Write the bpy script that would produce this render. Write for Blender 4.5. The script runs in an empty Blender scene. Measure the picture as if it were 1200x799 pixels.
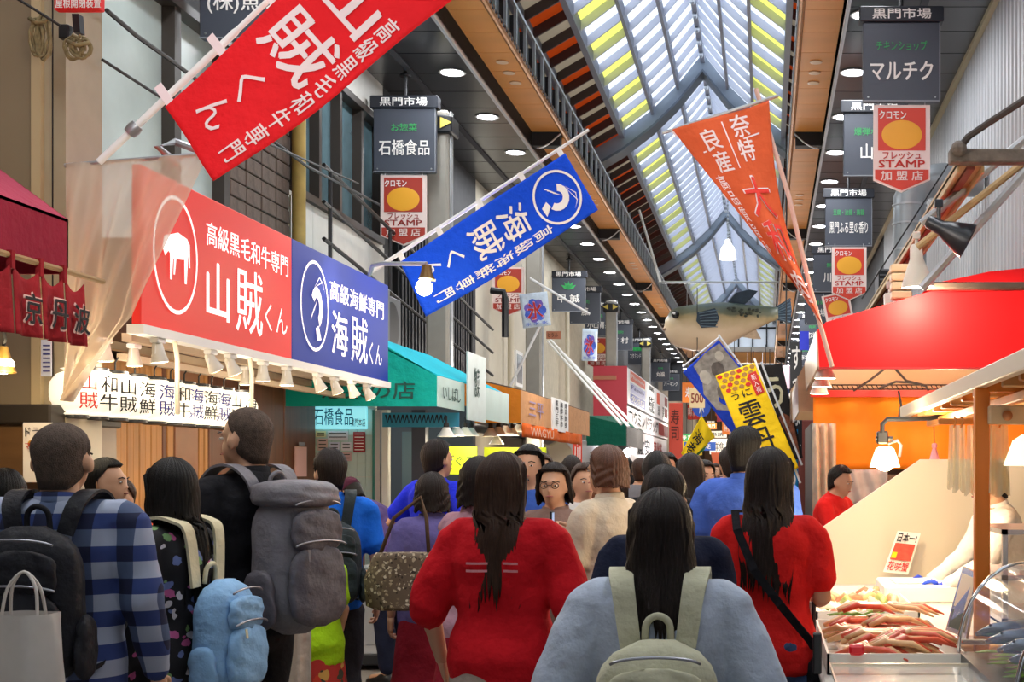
import bpy, bmesh, math, random
import numpy as np
from mathutils import Vector, Matrix, noise
random.seed(7)
sc = bpy.context.scene
COL = sc.collection
# ---------------------------------------------------------------- camera, world, light, exposure
F, CX, CY, EYE = 1550.0, 898.0, 552.0, 1.55      # focal length and vanishing point in pixels of the 1200x799 frame
cam_d = bpy.data.cameras.new('camera'); cam = bpy.data.objects.new('camera', cam_d); COL.objects.link(cam)
cam.location = (0, 0, EYE); cam.rotation_euler = (math.pi/2, 0, 0)
cam_d.sensor_width = 36; cam_d.lens = F/1200*36
cam_d.shift_x = (600-CX)/1200; cam_d.shift_y = (CY-399.5)/1200
cam_d.clip_start = 0.05; cam_d.clip_end = 400
sc.camera = cam
sc.view_settings.view_transform = 'Standard'; sc.view_settings.look = 'None'
sc.view_settings.gamma = 1; sc.view_settings.use_curve_mapping = False
sc.view_settings.exposure = 0.5
sc.cycles.use_denoising = True
sc.cycles.max_bounces = 6; sc.cycles.diffuse_bounces = 3; sc.cycles.glossy_bounces = 2
sc.cycles.transparent_max_bounces = 10; sc.cycles.caustics_reflective = False; sc.cycles.caustics_refractive = False
w = bpy.data.worlds.new('overcast_sky'); sc.world = w; w.use_nodes = True
bgn = w.node_tree.nodes['Background']; bgn.inputs[0].default_value = (0.86, 0.92, 1.0, 1); bgn.inputs[1].default_value = 2.0

def area_light(name, loc, rot, sx, sy, power, color):
    d = bpy.data.lights.new(name, 'AREA'); d.shape = 'RECTANGLE'; d.size = sx; d.size_y = sy; d.energy = power; d.color = color
    o = bpy.data.objects.new(name, d); COL.objects.link(o); o.location = loc; o.rotation_euler = rot
    return o
def point_light(loc, power, color, size=0.05, parent=None, name='lamp_light'):
    d = bpy.data.lights.new(name, 'POINT'); d.energy = power; d.color = color; d.shadow_soft_size = size
    o = bpy.data.objects.new(name, d); COL.objects.link(o)
    if parent is not None: o.parent = parent; o.location = Vector(loc) - parent.location
    else: o.location = loc
    return o
def spot_light(loc, target, power, color, angle=70, blend=.6, size=.04, parent=None):
    d = bpy.data.lights.new('lamp_light', 'SPOT'); d.energy = power; d.color = color; d.spot_size = math.radians(angle); d.spot_blend = blend; d.shadow_soft_size = size
    o = bpy.data.objects.new('lamp_light', d); COL.objects.link(o)
    o.rotation_euler = (Vector(target)-Vector(loc)).to_track_quat('-Z', 'Y').to_euler()
    if parent is not None: o.parent = parent; o.location = Vector(loc) - parent.location
    else: o.location = loc
    return o

# ---------------------------------------------------------------- geometry helpers
def at(x, y, Y): return Vector(((x-CX)/F*Y, Y, EYE-(y-CY)/F*Y))     # point seen at pixel (x, y) at distance Y
def yx(x, X): return F*X/(x-CX)                                      # distance at which the plane X=const is seen at pixel column x

def lin(c):
    if isinstance(c, str): c = tuple(int(c[i:i+2], 16)/255 for i in (0, 2, 4))
    return tuple((v/12.92 if v <= .04045 else ((v+.055)/1.055)**2.4) for v in c)

MATS = {}
def mat(name, col, rough=.6, metal=0, emit=0, ecol=None, vary=0, scale=8, bump=0, bscale=40, alpha=1, trans=0, bdist=.01, stretch=None, spec=None, coat=0, sub=None):
    if name in MATS: return MATS[name]
    m = bpy.data.materials.new(name); m.use_nodes = True
    nt = m.node_tree; b = nt.nodes['Principled BSDF']; c = lin(col)
    b.inputs['Base Color'].default_value = (*c, 1); b.inputs['Roughness'].default_value = rough; b.inputs['Metallic'].default_value = metal
    m.diffuse_color = (*c, 1)
    if spec is not None: b.inputs['Specular IOR Level'].default_value = spec
    if coat: b.inputs['Coat Weight'].default_value = coat
    if alpha < 1: b.inputs['Alpha'].default_value = alpha
    if trans: b.inputs['Transmission Weight'].default_value = trans
    if emit:
        b.inputs['Emission Color'].default_value = (*(lin(ecol) if ecol else c), 1); b.inputs['Emission Strength'].default_value = emit
    if vary or bump:
        tc = nt.nodes.new('ShaderNodeTexCoord'); mp = nt.nodes.new('ShaderNodeMapping')
        nt.links.new(tc.outputs['Object'], mp.inputs['Vector'])
        if stretch: mp.inputs['Scale'].default_value = stretch
    if vary:
        n = nt.nodes.new('ShaderNodeTexNoise'); n.inputs['Scale'].default_value = scale; n.inputs['Detail'].default_value = 5
        nt.links.new(mp.outputs['Vector'], n.inputs['Vector'])
        r = nt.nodes.new('ShaderNodeValToRGB'); nt.links.new(n.outputs['Fac'], r.inputs['Fac'])
        r.color_ramp.elements[0].position = .3; r.color_ramp.elements[1].position = .7
        r.color_ramp.elements[0].color = (*[max(0, v*(1-vary)) for v in c], 1); r.color_ramp.elements[1].color = (*[min(1, v*(1+vary*.6)+vary*.01) for v in c], 1)
        nt.links.new(r.outputs['Color'], b.inputs['Base Color'])
    if bump:
        n2 = nt.nodes.new('ShaderNodeTexNoise'); n2.inputs['Scale'].default_value = bscale; n2.inputs['Detail'].default_value = 4
        nt.links.new(mp.outputs['Vector'], n2.inputs['Vector'])
        bp = nt.nodes.new('ShaderNodeBump'); bp.inputs['Strength'].default_value = bump; bp.inputs['Distance'].default_value = bdist
        nt.links.new(n2.outputs['Fac'], bp.inputs['Height']); nt.links.new(bp.outputs['Normal'], b.inputs['Normal'])
    MATS[name] = m
    return m
def translucent(name, col, glow=.0, mix=.75):
    if name in MATS: return MATS[name]
    m = bpy.data.materials.new(name); m.use_nodes = True; nt = m.node_tree; nt.nodes.clear()
    o = nt.nodes.new('ShaderNodeOutputMaterial'); t = nt.nodes.new('ShaderNodeBsdfTranslucent'); d = nt.nodes.new('ShaderNodeBsdfDiffuse'); x = nt.nodes.new('ShaderNodeMixShader')
    t.inputs[0].default_value = (*lin(col), 1); d.inputs[0].default_value = (*lin(col), 1); x.inputs[0].default_value = mix
    nt.links.new(d.outputs[0], x.inputs[1]); nt.links.new(t.outputs[0], x.inputs[2]); nt.links.new(x.outputs[0], o.inputs[0])
    MATS[name] = m; return m

def fabric(name, col, **k):
    a = dict(rough=.92, vary=.14, scale=5, bump=.55, bscale=16, bdist=.025, spec=.2); a.update(k)
    return mat(name, col, **a)

def bw(parent):
    v = Vector((0, 0, 0)); p = parent
    while p is not None: v = v + p.location; p = p.parent
    return v
class MB:
    def __init__(s): s.v = []; s.f = []; s.m = []; s.cur = 0
    def add(s, vs, fs):
        o = len(s.v); s.v += [tuple(p) for p in vs]; s.f += [tuple(i+o for i in f) for f in fs]; s.m += [s.cur]*len(fs); return s
    def box(s, a, b):
        x0, y0, z0 = (min(a[i], b[i]) for i in range(3)); x1, y1, z1 = (max(a[i], b[i]) for i in range(3))
        return s.add([(x0,y0,z0),(x1,y0,z0),(x1,y1,z0),(x0,y1,z0),(x0,y0,z1),(x1,y0,z1),(x1,y1,z1),(x0,y1,z1)],
                     [(0,3,2,1),(4,5,6,7),(0,1,5,4),(1,2,6,5),(2,3,7,6),(3,0,4,7)])
    def bbox(s, a, b, r=.01):                      # box with chamfered edges
        x0, y0, z0 = (min(a[i], b[i]) for i in range(3)); x1, y1, z1 = (max(a[i], b[i]) for i in range(3))
        r = min(r, (x1-x0)*.45, (y1-y0)*.45, (z1-z0)*.45)
        def ring(z, i): return [(x0+i+r,y0+i,z),(x1-i-r,y0+i,z),(x1-i,y0+i+r,z),(x1-i,y1-i-r,z),(x1-i-r,y1-i,z),(x0+i+r,y1-i,z),(x0+i,y1-i-r,z),(x0+i,y0+i+r,z)]
        return s.rings([ring(z0, r*.8), ring(z0+r, 0), ring(z1-r, 0), ring(z1, r*.8)])
    def rings(s, rs, cap=True, closed=True):
        n = len(rs[0]); vs = [p for r in rs for p in r]; fs = []
        for i in range(len(rs)-1):
            for j in range(n if closed else n-1):
                k = (j+1) % n; fs.append((i*n+j, i*n+k, (i+1)*n+k, (i+1)*n+j))
        if cap: fs.append(tuple(range(n-1, -1, -1))); fs.append(tuple((len(rs)-1)*n+j for j in range(n)))
        return s.add(vs, fs)
    def tube(s, pts, r, n=8, cap=True):
        pts = [Vector(p) for p in pts]; rs = []; ref = None
        for i, p in enumerate(pts):
            a = pts[max(0, i-1)]; b = pts[min(len(pts)-1, i+1)]; t = (b-a).normalized() if (b-a).length > 1e-9 else Vector((0,0,1))
            if ref is None: ref = Vector((0,0,1)) if abs(t.z) < .9 else Vector((1,0,0))
            u = t.cross(ref); u = u.normalized() if u.length > 1e-6 else t.orthogonal().normalized()
            w_ = u.cross(t).normalized(); ref = w_
            rr = r[i] if isinstance(r, (list, tuple)) else r
            rs.append([p + u*rr*math.cos(2*math.pi*k/n) + w_*rr*math.sin(2*math.pi*k/n) for k in range(n)])
        return s.rings(rs, cap)
    def ribbon(s, pts, wd, w_, t):                  # flat strap; wd = width direction(s)
        pts = [Vector(p) for p in pts]; rs = []
        for i, p in enumerate(pts):
            a = pts[max(0, i-1)]; b = pts[min(len(pts)-1, i+1)]; tt = (b-a).normalized()
            d = Vector(wd[i] if isinstance(wd, list) else wd); d = (d - tt*d.dot(tt)).normalized(); nn = tt.cross(d)
            ww = w_[i] if isinstance(w_, list) else w_
            rs.append([p+d*ww/2+nn*t/2, p-d*ww/2+nn*t/2, p-d*ww/2-nn*t/2, p+d*ww/2-nn*t/2])
        return s.rings(rs)
    def lathe(s, prof, c, axis=(0,0,1), n=20, cap=True):   # prof: (radius, height)
        ax = Vector(axis).normalized(); u = ax.orthogonal().normalized(); v = ax.cross(u); c = Vector(c)
        return s.rings([[c + ax*h + (u*math.cos(2*math.pi*k/n)+v*math.sin(2*math.pi*k/n))*max(r, 1e-4) for k in range(n)] for r, h in prof], cap)
    def ell(s, c, r, n=16, m=10):
        c = Vector(c); rs = []
        for i in range(m+1):
            a = math.pi*(i/m)*.98+.01*math.pi
            rs.append([(c.x+r[0]*math.sin(a)*math.cos(2*math.pi*k/n), c.y+r[1]*math.sin(a)*math.sin(2*math.pi*k/n), c.z-r[2]*math.cos(a)) for k in range(n)])
        return s.rings(rs)
    def prism(s, poly, off):                       # polygon (list of points) extruded by vector off
        n = len(poly); off = Vector(off); p0 = [Vector(p) for p in poly]; p1 = [p+off for p in p0]
        return s.add(p0+p1, [tuple(range(n)), tuple(range(2*n-1, n-1, -1))] + [(i, i+n, (i+1) % n+n, (i+1) % n) for i in range(n)])
    def sheet(s, fn, nu, nv, t=0):                 # grid surface fn(u,v); thickness t along y-ish normal
        g = [[Vector(fn(i/nu, j/nv)) for i in range(nu+1)] for j in range(nv+1)]
        vs = [p for r in g for p in r]; W = nu+1
        fs = [(j*W+i, j*W+i+1, (j+1)*W+i+1, (j+1)*W+i) for j in range(nv) for i in range(nu)]
        if t:
            nrm = (g[0][-1]-g[0][0]).cross(g[-1][0]-g[0][0]).normalized(); o = len(vs)
            vs = vs + [p-nrm*t for p in vs]; fs = fs + [tuple(reversed([i+o for i in f])) for f in fs]
            edge = [i for i in range(W)] + [j*W+nu for j in range(1, nv+1)] + [nv*W+i for i in range(nu-1, -1, -1)] + [j*W for j in range(nv-1, 0, -1)]
            fs += [(edge[k], edge[k]+o, edge[(k+1) % len(edge)]+o, edge[(k+1) % len(edge)]) for k in range(len(edge))]
        return s.add(vs, fs)
    def build(s, name, mats, parent=None, smooth=False, label=None, cat=None, group=None, kind=None, origin='base'):
        if not isinstance(mats, (list, tuple)): mats = [mats]
        V = np.array(s.v, dtype=float)
        if parent is not None: o_ = np.array(bw(parent))
        elif origin == 'base': o_ = np.array([(V[:,0].min()+V[:,0].max())/2, (V[:,1].min()+V[:,1].max())/2, V[:,2].min()])
        else: o_ = np.array(origin, dtype=float)
        me = bpy.data.meshes.new(name); me.from_pydata((V-o_).tolist(), [], s.f)
        for m in mats: me.materials.append(m)
        if len(mats) > 1: me.polygons.foreach_set('material_index', s.m)
        if smooth:
            me.polygons.foreach_set('use_smooth', [True]*len(me.polygons))
            if smooth != 'all': me.set_sharp_from_angle(angle=math.radians(38))
        me.update()
        o = bpy.data.objects.new(name, me); COL.objects.link(o)
        if parent is not None: o.parent = parent
        else: o.location = o_
        return tag(o, label, cat, group, kind)
def tag(o, label=None, cat=None, group=None, kind=None):
    if label: o['label'] = label
    if cat: o['category'] = cat
    if group: o['group'] = group
    if kind: o['kind'] = kind
    return o
def thing(name, label=None, cat=None, loc=(0,0,0), group=None, kind=None, rz=0):
    o = bpy.data.objects.new(name, None); COL.objects.link(o); o.location = loc; o.empty_display_size = .1; o.rotation_euler = (0, 0, rz)
    return tag(o, label, cat, group, kind)
def copy_tree(root, loc, rz=None, label=None, group=None, scale=None):
    r = root.copy(); COL.objects.link(r); r.location = loc
    if rz is not None: r.rotation_euler = (0, 0, rz)
    if label: r['label'] = label
    if group: r['group'] = group
    if scale: r.scale = scale
    def kids(o, p):
        for ch in list(o.children):
            c = ch.copy()
            COL.objects.link(c); c.parent = p; kids(ch, c)
    kids(root, r)
    return r

# ---------------------------------------------------------------- lettering
GC = {}
def glyph(ch, bold=.012):
    k = (ch, bold)
    if k in GC: return GC[k]
    c = bpy.data.curves.new('lettering_curve', 'FONT'); c.body = ch; c.resolution_u = 2; c.offset = 0
    o = bpy.data.objects.new('lettering_source', c); COL.objects.link(o)
    me = bpy.data.meshes.new_from_object(o.evaluated_get(bpy.context.evaluated_depsgraph_get()))
    V = np.array([[v.co[0], v.co[1], 0.0] for v in me.vertices]); Fs = [tuple(p.vertices) for p in me.polygons]
    bpy.data.objects.remove(o); bpy.data.curves.remove(c); bpy.data.meshes.remove(me)
    if bold > .008:                               # heavier strokes: the same outline laid down again a little to each side
        n = len(V); d = min(bold, .05)*.75; V = np.concatenate([V, V+[d, 0, 1], V+[0, d*.7, 2]]); Fs = Fs+[tuple(a+n for a in f) for f in Fs]+[tuple(a+2*n for a in f) for f in Fs]
    GC[k] = (V, Fs); return GC[k]
def text_uv(s, w_, h_, vertical=False, bold=.012, fit=True):
    """2-D verts and faces of the string filling a w x h box centred on 0,0"""
    if vertical:
        V = []; Fs = []; n = len(s)
        for i, ch in enumerate(s):
            if ch == ' ': continue
            v, f = glyph(ch, bold); v = v.copy(); c = (v.max(0)+v.min(0))/2; c[2] = 0; v = (v-c)
            k = len(V); v[:,1] += -i*1.02; V += v.tolist(); Fs += [tuple(a+k for a in q) for q in f]
        V = np.array(V)
    else:
        V, Fs = glyph(s, bold); V = V.copy()
    lo, hi = V.min(0), V.max(0); ce = (lo+hi)/2; ce[2] = 0; V = V-ce
    V[:,0] *= w_/(hi[0]-lo[0]); V[:,1] *= h_/(hi[1]-lo[1])
    return V, Fs
def lettering(s, O, R, U, w_, h_, m, parent, vertical=False, bold=.012, lift=.003, name='lettering', label=None):
    O, R, U = Vector(O), Vector(R).normalized(), Vector(U).normalized(); N = R.cross(U).normalized()
    V, Fs = text_uv(s, w_, h_, vertical, bold)
    mb = MB(); mb.add([O+R*a+U*b+N*(lift+l*.0009) for a, b, l in V], Fs)
    return mb.build(name, m, parent, label=label)
FX, FZ = Vector((1,0,0)), Vector((0,0,1))         # facing the camera
LX = Vector((0,1,0)); RXX = Vector((0,-1,0))      # facing the street from the left / right side
def ltext(s, O, w_, h_, m, parent, **k): return lettering(s, O, FX, FZ, w_, h_, m, parent, **k)
def cuttext(s, rect, fn, m, parent, vertical=False, bold=.012, rot=0, name='lettering', lift=.006, cuts=8):
    """lettering laid on the surface fn(u,v); rect = (u centre, v centre, width, height) in u,v"""
    V, Fs = text_uv(s, 1, 1, vertical, bold)
    bm = bmesh.new(); bv = [bm.verts.new((a, b, l)) for a, b, l in V]
    for f in Fs:
        try: bm.faces.new([bv[i] for i in f])
        except ValueError: pass
    for i in range(1, cuts):
        for nrm in ((1,0,0),(0,1,0)):
            g = bm.verts[:]+bm.edges[:]+bm.faces[:]; t = i/cuts-.5
            bmesh.ops.bisect_plane(bm, geom=g, plane_co=Vector(nrm)*t, plane_no=nrm)
    bm.verts.index_update(); mb = MB(); vs = []
    for v in bm.verts:
        a, b = v.co.x*rect[2]+rect[0], v.co.y*rect[3]+rect[1]
        p = Vector(fn(a, b)); du = Vector(fn(a+.01, b))-p; dv = Vector(fn(a, b+.01))-p
        vs.append(p + du.cross(dv).normalized()*(lift+v.co.z*.0009))
    mb.add(vs, [tuple(v.index for v in f.verts) for f in bm.faces]); bm.free()
    return mb.build(name, m, parent)

# ---------------------------------------------------------------- shared materials
white = mat('white_paint', 'f0f0ee', .5); offw = mat('off_white', 'd9d5cb', .6); black = mat('black_paint', '15161a', .45)
steel = mat('brushed_steel', 'b9bcc0', .35, metal=.8, vary=.15, scale=3); dsteel = mat('dark_steel', '3a3d42', .45, metal=.5)
gwhite = mat('lamp_glow_cool', 'ffffff', emit=22, ecol='f4f6ff'); gwarm = mat('lamp_glow_warm', 'fff0d0', emit=14, ecol='ffe9c0')
cord = mat('black_cord', '1a1a1c', .6)
ink = mat('black_ink', '17151a', .8); wink = mat('white_ink', 'f6f3ee', .7); gink = mat('green_ink', '3fae62', .7); rink = mat('red_ink', 'c22a22', .7)
navy_ink = mat('navy_ink', '2a2f86', .7); brink = mat('brown_red_ink', '9a2f28', .7)
# ================================================================ THE SETTING
AX = -1.36                                        # x of the arcade's ridge
BAYS = [20.4+8.1*k for k in range(-6, 6)]
def Z(H): return EYE+H
# floor
fm = mat('paving', '8d8780', .55, vary=.25, scale=1.5, bump=.3, bscale=30)
MB().box((-6, -30, -.1), (3.6, 110, 0)).build('floor', fm, kind='structure')
# ---- black soffits with recessed downlights
smat = mat('black_soffit', '1d1e22', .28, vary=.2, scale=2, spec=.6); seam = mat('soffit_seam', '0a0a0c', .6)
for side, x0, x1, nm in ((-1, -5.6, -3.59, 'left'), (1, .86, 2.9, 'right')):
    MB().box((x0, -30, Z(4.97)), (x1, 110, Z(5.4))).build('ceiling_'+nm, seam, kind='structure')
    par = bpy.data.objects['ceiling_'+nm]
    src = None
    for i in range(0, 66):
        y = 7.0+i*.78
        if src is None: src = MB().box((x0, y+.01, Z(4.92)), (x1, y+.77, Z(4.97))).build('ceiling_panel', smat, par)
        else:
            c = src.copy(); COL.objects.link(c); c.parent = par; c.location = (0, i*.78, 0)
    far = MB(); far.box((x0, 58.5, Z(4.92)), (x1, 110, Z(4.97))); far.box((x0, -30, Z(4.92)), (x1, 6.99, Z(4.97))); far.build('ceiling_panel_run', smat, par)
    # lights
    lx = -3.87 if side < 0 else 1.07
    lab = 'round white recessed downlight in the black soffit along the %s side' % nm
    c0 = Vector((lx, 8.1, Z(4.92)))
    root = thing('downlight', lab, 'downlight', c0, 'downlights along the %s soffit' % nm)
    MB().lathe([(.15, 0), (.165, -.012), (.14, -.016), (.132, -.004)], c0, n=24, cap=False).build('rim', white, root, smooth=True)
    MB().lathe([(.132, -.004), (.01, -.008)], c0, n=24).build('lens', gwhite, root)
    ys = [8.1+2.05*k for k in range(1, 38)]
    for y in ys: copy_tree(root, (lx, y, Z(4.92)))
    for y in (3, 8.5, 15, 22, 29, 37, 46, 56):    # the light the row of lamps throws down
        area_light('downlight_beam', (lx+side*(-.0), y, Z(4.86)), (0, 0, 0), .28, 4.0, 60, (.93, .96, 1))
# ---- orange soffit panels, white fascia, brass edge tube
omat = mat('amber_soffit', 'e89c50', .42, vary=.12, scale=2, stretch=(.3,1,1)); gold = mat('brass_edge', 'b5773a', .4, metal=.3, vary=.2, scale=20)
fas = mat('fascia_grey', 'c9ccd2', .4, metal=.1); dark = mat('bay_dark_beam', '17181b', .6)  # near-black colour of the cross beams and ledges
for side, xi, xo in ((-1, -3.12, -3.59), (1, .40, .86)):
    root = thing('trim_%d' % (1 if side < 0 else 2), kind='structure', loc=((xi+xo)/2, 7, Z(5.2)))
    src = None; n = 0
    for b in BAYS:
        for k in range(10):
            y = b-8.1+.3+k*.768
            if y < 6 or y > 66: continue
            if src is None:
                src = MB().box((xi, y+.006, Z(5.2)), (xo, y+.762, Z(5.24))).build('soffit_panel', omat, root); y0 = y
            else:
                c = src.copy(); COL.objects.link(c); c.parent = root; c.location = (0, y-y0, 0)
    for b in BAYS:
        if 6 < b < 66:
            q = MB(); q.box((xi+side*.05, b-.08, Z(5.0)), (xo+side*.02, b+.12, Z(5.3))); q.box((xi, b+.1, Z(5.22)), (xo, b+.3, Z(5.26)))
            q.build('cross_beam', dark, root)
            q = MB(); q.tube([Vector((xi+side*.03, b-.05, Z(5.16)))+Vector((side*.36*t, -.12, -.22*math.sin(t*math.pi/2)+.0)) for t in [i/8 for i in range(9)]], .012, 6)
            q.build('conduit', steel, root)
            for k in range(3): MB().lathe([(.075, 0), (.08, -.012), (.06, -.016)], ((xi+xo)/2, b-3.6+.45*k, Z(5.2)), n=16).build('soffit_disc', mat('disc_pale', 'e8c8a8', .4), root)
    MB().box((xo, -30, Z(4.9)), (xo+side*.03, 70, Z(5.3))).build('fascia', fas, root)
    MB().box((xo-side*.005, -30, Z(4.9)), (xo-side*.012, 70, Z(4.93))).build('fascia_lip', white, root)
    MB().tube([(xi, -30, Z(5.2)), (xi, 70, Z(5.2))], .035, 8).build('edge_tube', gold, root, smooth=True)
    q = MB()
    for i in range(0, 330): q.box((xi-side*.02, 8+i*.16, Z(5.23)), (xi+side*.04, 8.08+i*.16, Z(5.31)))
    q.build('edge_clip_run', gold, root, kind='stuff')
    # railing (upright louvre ladder) above the trim
    rl = thing('railing', 'grey steel ladder railing with upright bars above the %s amber trim' % ('left' if side < 0 else 'right'), 'railing', (xi-side*.0, 8, Z(5.3)))
    MB().box((xi-.02, 6, Z(5.76)), (xi+.02, 68, Z(5.80))).build('top_rail', steel, rl)
    MB().box((xi-.02, 6, Z(5.26)), (xi+.02, 68, Z(5.30))).build('bottom_rail', dsteel, rl)
    src = None
    for i in range(92):
        y = 8+i*.65
        if src is None: src = MB().box((xi-.02, y-.02, Z(5.3)), (xi+.02, y+.02, Z(5.76))).build('upright', steel, rl)
        else: c = src.copy(); COL.objects.link(c); c.parent = rl; c.location = (0, i*.65, 0)
    q = MB()
    for i in range(92):
        y = 8.2+i*.65; q.box((xi-side*-.12, y, Z(5.28)), (xi-side*-.05, y+.34, Z(5.74)))
    q.build('backing_slats', dsteel, rl, kind='stuff')
    # clerestory wall closing the roof space outside the vault
    MB().box((AX+side*2.98, -30, Z(4.9)), (AX+side*3.06, 68, Z(6.8))).build('wall_clerestory_%s' % ('left' if side < 0 else 'right'), mat('clerestory', '3a3c42', .7), kind='structure')
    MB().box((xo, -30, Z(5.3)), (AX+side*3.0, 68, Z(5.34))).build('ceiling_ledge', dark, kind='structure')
# ---- vaulted louvre roof
PD = [0, .26, .53, 1.07, 1.72, 2.35, 2.9]; PH = [9.02, 8.70, 8.36, 7.83, 7.33, 6.96, 6.68]
def prof(d): return float(np.interp(d, PD, PH))
zones = [(0, .53), (.53, 1.07), (1.07, 1.72), (1.72, 2.35), (2.35, 2.9)]
pw = translucent('skylight_white', 'f4f7fb'); py = translucent('skylight_yellow', 'f1f1a6'); po = translucent('roof_panel_orange', 'd87a3c', mix=.4); pb = translucent('roof_panel_beige', 'cfc6b6', mix=.4)
fin = mat('grey_fin', 'd3d8e6', .5); find = mat('dark_fin', '4a3a38', .6)
vault = thing('ceiling', kind='structure', loc=(AX, 20, Z(6.5)))
P_ = .785
def roofpiece(mb, side, d0, d1, y0, y1, up=0.0, th=.02):
    ds = [d0+(d1-d0)*t for t in (0, .5, 1)]
    lo = [(AX+side*d, prof(d)+up) for d in ds]
    rs = [[(x, y0, Z(h)), (x, y1, Z(h)), (x, y1, Z(h)+th), (x, y0, Z(h)+th)] for x, h in lo]
    mb.rings(rs)
bulk = {k: MB() for k in ('w', 'y', 'o', 'b', 'f', 'd')}
MM = {'w': pw, 'y': py, 'o': po, 'b': pb, 'f': fin, 'd': find}
for i in range(-54, 66):
    y = 13.0+i*P_
    single = 18 < y < 36.5
    if y > 64.5: break
    for side in (-1, 1):
        for zi, (d0, d1) in enumerate(zones):
            if zi <= 1: k = 'w'
            elif zi == 2: k = 'w' if i % 2 else 'y'
            else: k = 'o' if i % 2 else 'b'
            if single:
                q = MB(); roofpiece(q, side, d0+.02, d1-.02, y+.02, y+P_-.02); q.build('roof_panel', MM[k], vault)
            else: roofpiece(bulk[k], side, d0+.02, d1-.02, y+.02, y+P_-.02)
        for (d0, d1, k) in ((0.0, 1.72, 'f'), (1.72, 2.9, 'd')):
            q = MB() if single else bulk[k]
            dep = .17
            ds = [d0+(d1-d0)*t/6 for t in range(7)]
            q.rings([[(AX+side*d, y-.02, Z(prof(d))-dep), (AX+side*d, y+.02, Z(prof(d))-dep), (AX+side*d, y+.02, Z(prof(d))), (AX+side*d, y-.02, Z(prof(d)))] for d in ds])
            if single: q.build('roof_fin', MM[k], vault)
for k, q in bulk.items(): q.build({'w': 'white_panel_run', 'y': 'yellow_panel_run', 'o': 'orange_panel_run', 'b': 'beige_panel_run', 'f': 'fin_run', 'd': 'dark_fin_run'}[k], MM[k], vault, kind='stuff')
pur = mat('purlin_grey', '8a90a0', .5)
for side in (-1, 1):
    for d, r in ((.53, .03), (1.07, .03), (1.72, .05), (2.35, .04)):
        x = AX+side*d; MB().box((x-r, -30, Z(prof(d))-.22), (x+r, 66, Z(prof(d))+.03)).build('purlin', pur, vault)
MB().box((AX-.05, -30, Z(9.02)-.3), (AX+.05, 66, Z(9.02)+.04)).build('ridge_beam', mat('ridge_grey', '8d93a2', .5), vault)
q = MB()
for i in range(60): q.ell((AX, 13+i*P_+.4, Z(8.66)), (.05, .05, .07), 8, 5)
q.build('ridge_bolt_run', steel, vault, kind='stuff')
rg = mat('arch_grey', '93a0ae', .5)
for y in (28.5, 44.7, 60.9):
    ds = [2.9*t/24 for t in range(25)]
    for side in (-1, 1):
        q = MB(); q.rings([[(AX+side*d, y-.25, Z(prof(d))-.44), (AX+side*d, y+.25, Z(prof(d))-.44), (AX+side*d, y+.25, Z(prof(d))-.1), (AX+side*d, y-.25, Z(prof(d))-.1)] for d in ds]); q.build('arch_rib', rg, vault, smooth=True)
        q = MB(); q.rings([[(AX+side*d, y-.3, Z(prof(d))-.50), (AX+side*d, y+.3, Z(prof(d))-.50), (AX+side*d, y+.3, Z(prof(d))-.44), (AX+side*d, y-.3, Z(prof(d))-.44)] for d in ds]); q.build('arch_flange', mat('arch_edge', '6a7684', .5), vault, smooth=True)
# gable at the far end of the vault with lit panes and a timber beam
gab = thing('gable_screen', 'white paned gable screen above an amber beam at the far end of the arcade roof', 'screen', (AX, 64, Z(5.2)))
for i in range(6):
    x0 = -3.35+i*.68
    MB().box((x0, 64, Z(5.95)), (x0+.62, 64.03, Z(6.9))).build('pane', pw, gab)
    MB().box((x0, 64, Z(6.95)), (x0+.62, 64.03, Z(8.0))).build('pane', pw, gab)
    MB().box((x0+.62, 63.98, Z(5.9)), (x0+.68, 64.1, Z(8.0))).build('mullion', dsteel, gab)
MB().box((-3.7, 63.9, Z(6.88)), (1.2, 64.1, Z(6.96))).build('transom', dsteel, gab)
MB().box((-3.9, 63.6, Z(5.75)), (1.3, 64.1, Z(5.98))).build('sill_beam', white, gab)
for i in range(7): MB().box((-3.9+i*.745, 63.5, Z(5.2)), (-3.9+i*.745+.735, 64.1, Z(5.72))).build('beam_panel', omat, gab)
MB().box((-3.9, 64.2, Z(7.9)), (1.3, 64.4, Z(9.2))).build('gable_top', pur, gab)
MB().box((-3.9, 64.4, Z(5.0)), (1.3, 110, Z(5.2))).build('ceiling_far', mat('far_roof', '55504c', .7), kind='structure')
q = MB(); q.box((-6, 105, 0), (3.6, 105.2, 8)); q.build('wall_far', mat('far_wall', 'a88468', .8), kind='structure')

# ---- left facade, one building after the other (plane x = -4.9)
XL = -4.9
def wl(y0, y1, z0, z1, m, th=.4, x=XL): return MB().box((x-th, y0, z0), (x, y1, z1)).build('wall_left', m, kind='structure')
top = Z(4.92)
cream = mat('cream_render', 'cfc8b6', .8, vary=.1, scale=1.2, bump=.2, bscale=20); tilew = mat('white_tile_wall', 'dcdad2', .45, vary=.05)
brick = mat('brown_brick', '6b5a50', .85, vary=.3, scale=9, bump=.5, bscale=25); gdark = mat('dark_wall', '3c3d40', .7, vary=.2)
beige = mat('beige_metal', '8f7d63', .55, vary=.08, scale=1)
wl(-30, 9.2, 0, top, mat('brown_wall', '6d5c47', .7, vary=.1)); wl(9.2, 12.0, 0, 3.1, brick); wl(9.2, 12.0, 5.45, top, gdark); wl(12.0, 13.55, 0, top, brick)
wl(13.55, 16.9, 0, 4.44, tilew); wl(13.55, 16.9, 5.95, top, tilew); wl(16.9, 22.3, 0, top, gdark); wl(22.3, 28.5, 0, top, cream); wl(28.5, 38.5, 0, top, mat('grey_beige_render', 'b9b09c', .8, vary=.12))
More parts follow.
